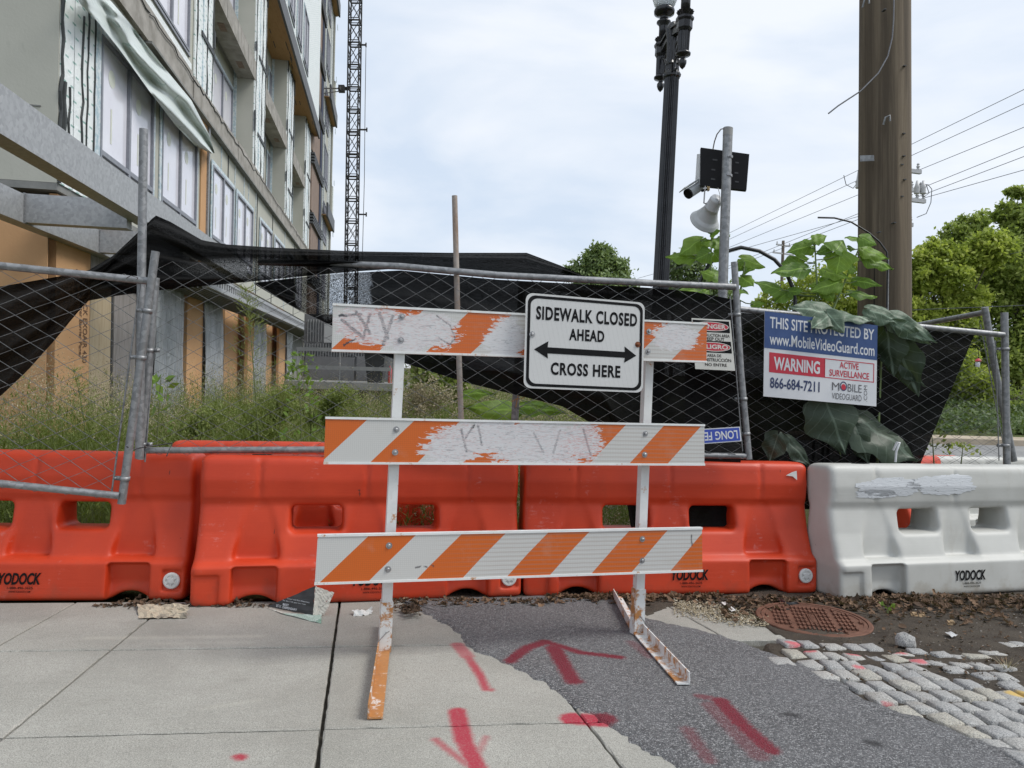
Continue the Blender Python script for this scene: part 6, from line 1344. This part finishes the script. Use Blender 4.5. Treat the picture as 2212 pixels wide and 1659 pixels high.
branchy('tallest feathery weed reaching up to the shade cloth in the gap', [(560, 960), (552, 860), (545, 760), (538, 690), (530, 620)], 6.2, 110, .05, 3, wl, spread=.26)
branchy('feathery weed right of the tallest one, half its height', [(600, 980), (606, 900), (612, 850)], 6.0, 60, .045, 4, wl, spread=.22)
branchy('feathery weed in front of the orange column at the left', [(190, 980), (180, 900), (172, 850), (160, 800)], 6.4, 60, .045, 5, wl, spread=.2)
branchy('bright broad leaved weed beside the left end posts of the middle panel', [(338, 990), (342, 900), (345, 850), (348, 815)], 5.2, 34, .085, 6, wbright, feather=False, spread=.12)
branchy('bright leafy sapling among the weeds left of the barricade post', [(652, 1000), (650, 900), (645, 830), (640, 790)], 5.9, 120, .06, 7, wbright, feather=False, spread=.2)
branchy('small pale sapling behind the leafy one, near the grey platform', [(672, 960), (668, 850), (655, 780), (648, 770)], 8.0, 70, .06, 8, wbright, feather=False, spread=.26)
shrub('bushy green weed clump just right of the left end posts', [(420, 930, 30), (455, 915, 34), (400, 960, 30)], 7.0, 5000, .03, wl, 71, 'bushy weed clumps', 'bushy_weed')
shrub('bushy weed clump in the gap beneath the drooping black cloth edge', [(580, 900, 34), (610, 880, 30), (560, 930, 40)], 7.5, 6000, .032, wl, 72, 'bushy weed clumps', 'bushy_weed')
shrub('pale bushy weed clump between the left barricade post and the rusty pole', [(900, 860, 26), (930, 850, 30), (960, 870, 34), (890, 885, 36)], 8.5, 4500, .028, ws, 73, 'bushy weed clumps', 'bushy_weed')
shrub('bushy weed clump half hidden by the left end of the middle board', [(710, 870, 24), (740, 880, 30), (690, 890, 26)], 8.0, 4000, .032, wl, 74, 'bushy weed clumps', 'bushy_weed')
shrub('dark leafy shrub under the black cloth left of the rusty pole', [(900, 790, 26), (940, 810, 34), (985, 830, 26)], 9.5, 2600, .09, lf_mid, 33)
# ------------------------------------------------------------------ big leaved plants
def M_big(name, a, b, trans):
    m = NT(name); uv = m.coord('UV'); sx = m.n('ShaderNodeSeparateXYZ'); m.L(uv, sx.inputs[0]); ax_ = m.math('ABSOLUTE', sx.outputs[0]); v = sx.outputs[1]
    mid = m.math('LESS_THAN', ax_, .02); s_ = m.math('SUBTRACT', v, m.math('MULTIPLY', ax_, .8)); vein = m.math('LESS_THAN', m.math('ABSOLUTE', m.math('SUBTRACT', m.math('FRACT', m.math('MULTIPLY', s_, 5.0)), .5)), .05)
    vv = m.math('MAXIMUM', mid, m.math('MULTIPLY', vein, .6)); at = m.n('ShaderNodeAttribute'); at.attribute_name = 'tint'
    c = m.mix(at.outputs['Fac'], a, b); c = m.mix(m.math('MULTIPLY', m.noise(5, 4, .6), .25), c, (.03, .05, .01)); c2 = m.mix(m.math('MULTIPLY', vv, .75), c, tuple(min(1, q * 1.9 + .03) for q in b)); m.base(c2, .48, spec=.4)
    bp_ = m.n('ShaderNodeBump'); bp_.inputs['Strength'].default_value = .6; bp_.inputs['Distance'].default_value = .012; m.L(m.math('ADD', m.math('MULTIPLY', vein, -.6), m.noise(9, 3, .6)), bp_.inputs['Height']); m.L(bp_.outputs[0], m.b.inputs['Normal'])
    tl = m.n('ShaderNodeBsdfTranslucent'); mx_ = m.n('ShaderNodeMixShader'); mx_.inputs[0].default_value = trans; m.L(m.mix(.4, c, (.3, .45, .02)), tl.inputs[0]); m.L(m.b.outputs[0], mx_.inputs[1]); m.L(tl.outputs[0], mx_.inputs[2]); m.L(mx_.outputs[0], m.o.inputs[0]); return m.m
bl_b = M_big('large_fresh_leaf', (.12, .24, .035), (.22, .36, .05), .45); bl_shade = M_big('large_shaded_leaf', (.022, .038, .024), (.04, .062, .04), .08); bl_d = M_big('large_dull_leaf', (.075, .12, .075), (.11, .16, .11), .12); stem_m = simple('pale_green_stem', (.14, .2, .07), (.2, .26, .1), 10, .6)  # the darkest leaf has the shade behind the mesh painted into its colour
def bigleaf(b, t_, wf, parent, mat, seed, tilt=0.0, curl=.25, nm='leaf'):
    """b, t_: world base and tip, wf: width / length"""
    rg = np.random.default_rng(seed); b = b + (b - t_) * .06; wf = wf * (1.25 if mat is bl_b else .72 if mat is bl_shade else .9); L_ = np.linalg.norm(t_ - b); d = (t_ - b) / L_; view = unit(CAM - b)
    n0 = UP * .55 + view * .8 + cR * tilt + rg.normal(0, .16, 3); s_ = unit(np.cross(d, n0)); n_ = np.cross(s_, d); nu, nv = 13, 9; V = np.zeros((nu, nv, 3)); uvs = np.zeros((nu, nv, 2))
    vs = np.linspace(-.16, 1, nu); hwid = np.interp(vs, [-.16, -.1, 0, .12, .3, .5, .7, .85, 1], [.16, .30, .44, .5, .5, .43, .27, .13, .0])
    wav = rg.uniform(0, 6.28)
    for i in range(nu):
        for j in range(nv):
            q = (j / (nv - 1)) * 2 - 1; v = vs[i]; hw = hwid[i] * wf
            yy = max(v, 0) if abs(q) < .15 and v < 0 else v
            lobe = 1 + (.13 * math.sin(v * 11 + wav) if abs(q) > .7 else 0); z = -curl * (q * q) * hw * .9 - curl * .35 * v * v + .03 * math.sin(v * 12 + wav + q * 3) + .02 * math.sin(q * 9 + wav * 2)
            V[i, j] = b + d * yy * L_ + s_ * q * hw * L_ * lobe + n_ * z * L_; uvs[i, j] = (q * hw, v)
    mb = MB(); mb.grid(V, uvs); VV = np.concatenate(mb.V); ti = np.full(len(VV), rg.uniform(0, 1)); return put(nm, (VV, mb.F, np.concatenate(mb.U), ti), mat, parent, smooth=True)
zb = lambda x, y: (1437.5 + .3501 * x, 464.7 + .3501 * y)
def plant(label, stems, leaves, Z, mat, seed, cat='plant', name='big_leaved_plant', petiole=True, sr=.011):
    rg = np.random.default_rng(seed); base = P(*zb(*stems[0][0]), Z); t = thing(name, label, cat, base)
    sp = []
    for st in stems:
        q = [P(*zb(*p), Z) for p in st]; low = q[0].copy(); low[2] = max(-.05, low[2] - 1.4); q = [low] + q; pipe('stem', q, np.linspace(sr, sr * .45, len(q)), t, stem_m, 8); sp += [lerp(q[i], q[i + 1], s_) for i in range(1, len(q) - 1) for s_ in np.linspace(0, 1, 12)]
    if not sp: sp = [base]
    for k, lf in enumerate(leaves):
        (bx, by, tx, ty, wf, *r_) = lf; dz0, dz1, tilt = (r_ + [rg.uniform(-.08, .08), None, 0])[:3] if len(r_) < 3 else r_[:3]
        if dz1 is None: dz1 = dz0 + rg.uniform(-.10, .06)
        b = P(*zb(bx, by), Z + dz0); e = P(*zb(tx, ty), Z + dz1); bigleaf(b, e, wf, t, mat, seed * 100 + k, tilt)
        if petiole:
            ds = [np.linalg.norm(q - b) + (.3 if q[2] > b[2] - .01 else 0) for q in sp]; s0 = sp[int(np.argmin(ds))]; pipe('petiole', [s0, lerp(s0, b, .5) - UP * .01, b], .0042, t, stem_m, 6)
    return t
plant('tall big leaved plant growing behind the surveillance pole, under the horn', [[(272, 560), (280, 300), (285, 130)]],
    [(215, 155, 88, 235, .75), (285, 115, 335, 92, .8), (275, 105, 235, 85, .7), (300, 170, 385, 175, .9), (290, 165, 215, 165, .9), (265, 235, 180, 275, 1.0, -.05, -.02, .0), (300, 235, 345, 290, 1.0, .02, .0, 0), (150, 262, 0, 250, .55), (285, 375, 215, 345, .8), (290, 375, 380, 350, .8), (230, 462, 60, 470, .6), (120, 480, 40, 480, .6), (300, 510, 240, 525, .9), (340, 130, 395, 125, .9)], 5.25, bl_b, 51)
plant('smaller big leaved plant right of the surveillance pole', [[(450, 520), (470, 430), (490, 290)]],
    [(480, 275, 620, 318, .55), (500, 340, 545, 330, .9), (480, 330, 440, 290, .8), (470, 385, 545, 432, .8), (470, 300, 430, 300, .8), (540, 550, 620, 540, .6), (470, 460, 430, 470, .8)], 5.3, bl_b, 52)
plant('tall big leaved plant directly left of the wooden pole, leaves bright against the sky', [[(945, 560), (930, 350), (920, 150)], [(1035, 580), (1110, 400), (1200, 190)]],
    [(925, 150, 1000, 122, .7), (905, 165, 850, 165, .9), (930, 165, 970, 160, .9), (890, 190, 748, 225, .6), (815, 290, 700, 310, .75), (850, 330, 660, 345, .45), (830, 270, 890, 270, .8), (1010, 205, 925, 235, .8), (1055, 215, 1100, 150, 1.1, -.1, -.05, .1), (1130, 200, 1175, 208, .7),
     (1080, 245, 1050, 365, 1.1, -.1, -.12, 0), (1140, 320, 1185, 345, 1.0), (990, 345, 1150, 385, .5), (1055, 420, 895, 465, .55), (985, 450, 880, 430, .8), (960, 420, 1025, 480, .9), (1000, 475, 1040, 535, .9, -.05, -.05, 0), (1190, 145, 1110, 132, .6), (1210, 140, 1305, 180, .8, -.15, -.2, 0), (1230, 215, 1390, 262, .42), (1240, 262, 1420, 325, .4), (1180, 405, 1338, 430, .4), (1150, 478, 1312, 497, .42), (690, 455, 555, 405, .65), (750, 480, 670, 540, .7), (760, 470, 850, 465, .6), (900, 600, 1000, 600, .5)], 5.28, bl_b, 53)
plant('spread of dull grey green leaves lying over the top rail above the surveillance sign', [[(1000, 640), (1010, 600)]],
    [(1000, 600, 770, 555, .75, -.28, -.30, 0), (1010, 620, 905, 690, .8, -.3, -.40, 0), (1005, 610, 1100, 720, .9, -.3, -.42, 0), (1050, 605, 1300, 640, .6, -.25, -.3, .1), (1270, 590, 1480, 660, .7, -.2, -.25, .1), (1420, 640, 1690, 780, .55, -.2, -.25, .2), (1440, 680, 1650, 800, .4, -.26, -.22, -.8)], 5.28, bl_d, 54, petiole=False)
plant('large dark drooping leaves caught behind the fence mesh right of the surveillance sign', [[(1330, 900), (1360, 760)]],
    [(1370, 740, 1400, 1000, 1.0, -.16, -.14, -.3), (1430, 800, 1560, 1130, .8, -.13, -.12, -.4), (1440, 900, 1620, 1060, .6, -.12, -.12, -.4)], 5.28, bl_shade, 55, petiole=False)
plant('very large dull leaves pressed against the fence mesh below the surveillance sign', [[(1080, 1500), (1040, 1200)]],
    [(1000, 1170, 1120, 1480, 1.35, -.24, -.26, 0), (1210, 1280, 1590, 1500, 1.1, -.14, -.14, 0), (1180, 1330, 1260, 1540, .9, -.2, -.22, 0), (690, 1370, 640, 1530, 1.2, -.26, -.26, 0), (760, 1400, 920, 1560, .7, -.24, -.24, 0), (1110, 1170, 1180, 1260, .8, -.15, -.1, 0)], 5.28, bl_shade, 56, petiole=False)
z4 = lambda x, y: (619.6 + .35014 * x, 542.2 + .35014 * y)
def lowleaves():
    t = thing('big_leaved_plant', 'bright wide leaves low behind the fence between the middle and top boards', 'plant', P(1100, 1000, 5.3))
    pipe('stem', [P(1100, 1150, 5.35), P(1120, 930, 5.35), P(1090, 870, 5.35)], .008, t, stem_m, 8)
    for k, (bx, by, tx, ty, wf, z) in enumerate(((1105, 880, 1285, 868, .35, 5.2), (1385, 985, 1095, 950, .42, 5.25), (1480, 960, 1715, 985, .35, 5.2), (1390, 990, 1480, 1000, .4, 5.3), (1300, 1000, 1180, 1015, .4, 5.3))):
        bigleaf(P(*z4(bx, by), z), P(*z4(tx, ty), z - .1), wf, t, bl_b, 700 + k)
lowleaves()
branchy('reddish leafed weed behind the slanting edge of the black cloth at right', [(2018, 1010), (2015, 960), (2012, 930)], 5.9, 60, .05, 61, M_leaf('mixed_weed_leaf', (.16, .06, .03), (.1, .16, .04), (.2, .2, .05)), feather=False, spread=.16, name='weed')
branchy('small leafy weed low by the right end post of the fence', [(2075, 1010), (2078, 985), (2080, 965)], 5.9, 50, .045, 62, lf_mid, feather=False, spread=.2, name='weed')
branchy('tiny green seedling on the dirt under the white barrier', [(1917, 1324), (1917, 1318), (1918, 1312)], 4.02, 14, .03, 63, wbright, feather=False, spread=.03, name='seedling', cat='seedling')
def tuft():
    rg = np.random.default_rng(9); c = G(2176, 1448); V = []
    for k in range(46):
        a = rg.uniform(0, 6.28); d = np.array([math.cos(a), math.sin(a), 0]) * rg.uniform(.02, .10); h = rg.uniform(.02, .075); s_ = np.array([-math.sin(a), math.cos(a), 0]) * .0016; V += [c - s_, c + s_, c + d + UP * h]
    o = put('dry_grass_tuft', (np.array(V), np.arange(len(V)).reshape(-1, 3), None, np.full(len(V), .6)), ws); tag(o, 'small dry straw coloured grass tuft among the stones at the right edge', 'grass tuft')
tuft()
# ------------------------------------------------------------------ litter
lit = M_leaf('dead_leaves', (.06, .04, .028), (.17, .105, .065), (.32, .21, .13), rough=.85, trans=.05)
def litter():
    rg = np.random.default_rng(15); V = []; Fq = []; ti = []; n = 0
    def one(px, py, s_, tn, hgt=0.0):
        nonlocal n
        c = G(px, py, .006 + hgt); a = rg.uniform(0, 6.28); x = e1 * math.cos(a) + e2 * math.sin(a); y = np.cross(nrm, x); tl = rg.normal(0, .35, 2); m_ = 4; cu = rg.normal(0, .5, 3)
        for i in range(m_):
            for j in range(m_):
                u, v = i / (m_ - 1) * 2 - 1, j / (m_ - 1) * 2 - 1; k = (1 - .45 * (abs(u) * abs(v))) * (1 + rg.normal(0, .12)); z = abs(cu[0]) * u * u + cu[1] * u * v * .6 + abs(cu[2]) * v * v * .5 + tl[0] * u + tl[1] * v + rg.normal(0, .12)
                V.append(c + x * u * s_ * k + y * v * s_ * .7 * k + nrm * max(z * s_ * .6, -.004)); ti.append(tn)
        for i in range(m_ - 1):
            for j in range(m_ - 1): Fq.append((n + i * m_ + j, n + (i + 1) * m_ + j, n + (i + 1) * m_ + j + 1, n + i * m_ + j + 1))
        n += m_ * m_
    for k in range(950):
        x = rg.uniform(1560, 2260); y = 1286 + abs(rg.normal(0, 22)) + max(0, 1770 - x) * .02
        if ((x - 1757) / 118) ** 2 + ((y - 1347) / 40) ** 2 < 1: continue
        one(x, y, rg.uniform(.010, .032), rg.uniform(0, .75), rg.uniform(0, .02))
    for k in range(380):
        x = rg.uniform(1180, 1560); y = 1284 + abs(rg.normal(0, 8)); one(x, y, rg.uniform(.010, .028), rg.uniform(.1, .85), rg.uniform(0, .015))
    for k in range(260):
        x = rg.uniform(840, 1200); y = 1294 + abs(rg.normal(0, 7)); one(x, y, rg.uniform(.008, .024), rg.uniform(.1, .8), rg.uniform(0, .012))
    for k in range(220):
        x = rg.uniform(200, 620); y = 1306 + abs(rg.normal(0, 2.2)); one(x, y, rg.uniform(.004, .014), rg.uniform(0, .4))
    for k in range(130):
        one(rg.normal(485 if k % 2 else 305, 38), 1300 + rg.normal(0, 3), rg.uniform(.008, .025), rg.uniform(0, .5), .005)
    for k in range(420):
        one(rg.uniform(1780, 2300), rg.uniform(1310, 1470), rg.uniform(.004, .012), rg.uniform(0, .7))
    for k in range(90): one(rg.normal(886, 14), rg.normal(1317, 6), rg.uniform(.008, .022), rg.uniform(0, .35), rg.uniform(0, .03))
    put('leaf_litter', (np.array(V), Fq, None, np.array(ti)), lit, kind='stuff')
litter()
def stones():
    rg = np.random.default_rng(18); V = []; F_ = []; ti = []; n = 0; oc = np.array([(1, 0, 0), (-1, 0, 0), (0, 1, 0), (0, -1, 0), (0, 0, 1), (0, 0, -1)], float); fo = [(0, 2, 4), (2, 1, 4), (1, 3, 4), (3, 0, 4), (2, 0, 5), (1, 2, 5), (3, 1, 5), (0, 3, 5)]
    def one(c, s_, tn):
        nonlocal n
        v = oc * s_ * rg.uniform(.6, 1.2, (6, 3)); V.extend(c + v[:, :1] * e1 + v[:, 1:2] * e2 + v[:, 2:] * nrm * .7); F_.extend([(a + n, b + n, d + n) for a, b, d in fo]); ti.extend([tn] * 6); n += 6
    for k in range(1900):
        x = rg.uniform(1455, 1660); y = 1300 + (x - 1455) * .20 + rg.normal(0, 1) * 10 + 4
        if y > 1352 - max(0, 1560 - x) * .2 or x > 1660: continue
        one(G(x, y, .004 + rg.uniform(0, .012)), rg.uniform(.003, .009), rg.uniform(0, 1))
    put('crumbled_concrete', (np.array(V), F_, None, np.array(ti)), M_leaf('crumbled_aggregate', (.22, .18, .12), (.36, .3, .2), (.5, .46, .38), .9, 0.0), kind='stuff')
    V.clear(); F_.clear(); ti.clear(); n = 0
    for k in range(1100):
        x = rg.uniform(1720, 2300); y = rg.uniform(1312, 1500); 
        if y > 1400 + (x - 1700) * .2: continue
        one(G(x, y, .003), rg.uniform(.002, .007), rg.uniform(0, 1))
    put('gravel', (np.array(V), F_, None, np.array(ti)), M_leaf('small_gravel', (.06, .05, .04), (.16, .14, .11), (.34, .32, .29), .9, 0.0), kind='stuff')
stones()
def sheetpaper(name, label, cat, quad, m, seed, amp=.012, nu=12, nv=9, back=False):
    q = [np.asarray(p, float) for p in quad]; rg = np.random.default_rng(seed); V = np.zeros((nu, nv, 3)); n_ = unit(np.cross(q[1] - q[0], q[3] - q[0])); n_ = n_ if n_.dot(CAM - q[0]) > 0 else -n_
    for i in range(nu):
        for j in range(nv):
            a, b = i / (nu - 1), j / (nv - 1); V[i, j] = (q[0] * (1 - a) + q[1] * a) * (1 - b) + (q[3] * (1 - a) + q[2] * a) * b + n_ * amp * (fbm(a * 8, b * 8, seed, 3) + rg.normal(0, .25)) + (e1 * rg.normal(0, .25) + e2 * rg.normal(0, .2)) * amp
    mb = MB(); mb.grid(V); o = put(name, mb, m); return o
def M_news(name, base_, ink, sc=1.0, cov=.5):
    m = NT(name); uv = m.coord('Object'); ln = m.n('ShaderNodeTexWave'); ln.bands_direction = 'Y'; ln.inputs['Scale'].default_value = 55 * sc; m.L(uv, ln.inputs[0])
    blk = m.noise(30, 1, .5); c = m.mix(m.math('MULTIPLY', m.math('MULTIPLY', m.ramp(ln.outputs[1], (.45, 0), (.55, 1)), m.ramp(m.noise(260, 1, .5), (.42, 0), (.5, 1))), m.ramp(blk, (.4, 0), (.45, cov))), base_, ink); c = m.mix(m.ramp(m.noise(9, 2, .5), (.62, 0), (.64, .55)), c, ink); m.base(c, .85); return m.m
nw = M_news('newsprint_tan', (.50, .43, .32), (.12, .11, .1)); nw2 = M_news('newsprint_white', (.58, .56, .5), (.1, .1, .1))
o = sheetpaper('newspaper', '', '', [G(296, 1303, .02), G(410, 1306, .05), G(400, 1334, .006), G(300, 1336, .006)], nw, 5, .012, 18, 12); tag(o, 'crumpled tan newspaper sheet on the concrete below the gap between two orange barriers', 'newspaper')
z3 = lambda x, y: (x * .35014, 890.7 + y * .35014)
nt = thing('newspaper', 'folded newspaper with a black advert page leaning against the orange barrier', 'newspaper', G(640, 1335))
A, Bq, Cq, Dq = P(*z3(1945, 1070), 3.86), G(*z3(1930, 1252), .006), G(*z3(1645, 1198), .008), P(*z3(2062, 1115), 3.88); E = G(*z3(2000, 1248), .006)
bk = simple('black_newsprint', (.03, .03, .032), (.05, .05, .052), 14, .6)
mb = MB(); V = []; fs = []
def tri_sheet(a, b, c, m, nm, n_=8, amp=.004, seed=1):
    rg = np.random.default_rng(seed); V = []; idx = {}; f = []
    for i in range(n_ + 1):
        for j in range(n_ + 1 - i): idx[i, j] = len(V); V.append(a * (1 - (i + j) / n_) + b * i / n_ + c * j / n_ + rg.normal(0, amp * .4, 3))
    for i in range(n_):
        for j in range(n_ - i):
            f.append((idx[i, j], idx[i + 1, j], idx[i, j + 1])); 
            if j < n_ - i - 1: f.append((idx[i + 1, j], idx[i + 1, j + 1], idx[i, j + 1]))
    return put(nm, (np.array(V), f), m, nt)
tri_sheet(A, Bq, Cq, bk, 'black_page', seed=3); tri_sheet(A, Dq, Bq, nw2, 'printed_page', seed=4); tri_sheet(Dq, E, Bq, nw2, 'printed_page', seed=5)
tri_sheet(Bq + nrm * -.005, Cq + nrm * -.006, G(*z3(1740, 1240), .004), nw2, 'under_page', seed=6); tri_sheet(G(*z3(1740, 1240), .005), G(*z3(1985, 1248), .007), G(*z3(1982, 1300), .004), M_news('newsprint_green', (.45, .52, .48), (.05, .2, .12), 1, .9), 'under_page', seed=7)
npm = lambda u, v, l=0: Cq * (1 - u) + Bq * u + (A - Bq) * (v) * (.25 + .75 * u) + unit(np.cross(Bq - Cq, A - Cq)) * -(.0 + l) 
nn_ = unit(np.cross(Bq - Cq, A - Cq)); nn_ = nn_ if nn_.dot(CAM - A) > 0 else -nn_
npm = lambda u, v, l=0: Cq * (1 - u) + Bq * u + (A - Bq) * v + nn_ * (.006 + l)
text_on('lettering', 'BEST', npm, .37, .50, .15, .23, whitep, nt, bold=.02); text_on('lettering', 'DISPENSARY', npm, .37, .68, .05, .13, whitep, nt, bold=.02); text_on('lettering', 'BEST DC', npm, .23, .34, .06, .15, whitep, nt, bold=.0)
text_on('lettering', 'Center with Best Dispensary', npm, .45, .93, .38, .44, whitep, nt); text_on('lettering', 'for the 11th year in a row.', npm, .36, .86, .29, .35, whitep, nt)
o = sheetpaper('tissue', '', '', [G(762, 1318, .02), G(805, 1314, .02), G(802, 1326, .004), G(764, 1331, .004)], paperm, 8, .012, 10, 8); tag(o, 'crumpled white tissue on the concrete beside the left barricade post', 'tissue')
o = sheetpaper('paper_strip', '', '', [G(1558, 1301, .02), G(1567, 1300, .02), G(1590, 1318, .022), G(1580, 1321, .022)], paperm, 9, .001, 6, 3); tag(o, 'narrow white strip lying on crumbled concrete left of the manhole', 'litter')
o = sheetpaper('paper_scrap', '', '', [G(2041, 1365, .02), G(2056, 1364, .02), G(2069, 1372, .01), G(2056, 1376, .01)], simple('clear_wrapper', (.4, .4, .4), (.55, .55, .55), 30, .3), 10, .004, 6, 4); tag(o, 'shiny pale wrapper scrap lying on the dirt at right', 'litter')
mb = MB(); mb.tube([G(1684, 1296, .02), G(1692, 1302, .03), G(1705, 1306, .03), G(1722, 1305, .03), G(1722, 1303, .035)], .014, 8); o = put('rubber_piece', mb, blackhose, smooth=True); tag(o, 'black curved rubber piece lying in leaves behind the manhole', 'litter')
for k, (x, y, s_, lab) in enumerate(((1992, 1329, .03, 'pale tan dead leaf on the dirt below the black lettering of the white barrier'), (2054, 1346, .024, 'small folded tan leaf alone on the dirt at right'), (1975, 1328, .02, 'flat tan leaf fragment next to the larger pale leaf'))):
    o = sheetpaper('dead_leaf', '', '', [G(x - 9, y - 5, .03), G(x + 4, y - 7, .035), G(x + 10, y + 3, .01), G(x - 7, y + 4, .006)], simple('tan_leaf', (.36, .24, .13), (.46, .33, .2), 20, .8), 20 + k, .006, 5, 4); tag(o, lab, 'leaf')
t3, M3 = bar[3]
def on_px(name, pts, parent, ypl, m, M):
    p0 = tf(M, [[0, ypl, 0]])[0]; n_ = unit(tf(M, [[0, -1, 0]])[0] - tf(M, [[0, 0, 0]])[0]); V = [hit(x, y, p0, n_) for x, y in pts]; V2 = [v - n_ * .002 for v in V]; k = len(V); f = [tuple(range(k)), tuple(range(k, 2 * k))[::-1]] + [(i, (i + 1) % k, k + (i + 1) % k, k + i) for i in range(k)]; return put(name, (np.array(V + V2), f), m, parent)
on_px('torn_sticker', [(1698, 1027), (1711, 1020), (1721, 1017), (1722, 1037), (1712, 1029)], t3, -.142, paperm, M3)
# yellow straps and rope bits on the fence
o = pipe('orange_twine', [P(1105, 868, 4.84), P(1115, 862, 4.83), P(1130, 860, 4.83), P(1150, 842, 4.8), P(1140, 846, 4.8), P(1122, 856, 4.83), P(1128, 834, 4.8), P(1120, 850, 4.83), P(1114, 880, 4.84)], .003, None, simple('orange_twine', (.45, .25, .08), (.55, .33, .12), 60, .8), 6); tag(o, 'frayed orange twine knotted round the inner fence post under the sign', 'twine')
o = pipe('white_tie', [P(1930, 972, 5.05), P(1938, 955, 5.02), P(1943, 956, 5.02), P(1936, 975, 5.05), P(1934, 998, 5.05)], .008, None, whitep, 8); tag(o, 'white cloth tie hanging on the fence mesh over the large leaves', 'tie')
o = pipe('wire_twist', [P(360, 985, 3.9), P(372, 957, 4.0), P(300, 968, 3.9), P(285, 972, 3.7), P(274, 965, 3.62)], .0035, None, blackhose, 6); tag(o, 'black cord tying the gate panel post to the middle panel', 'cord')
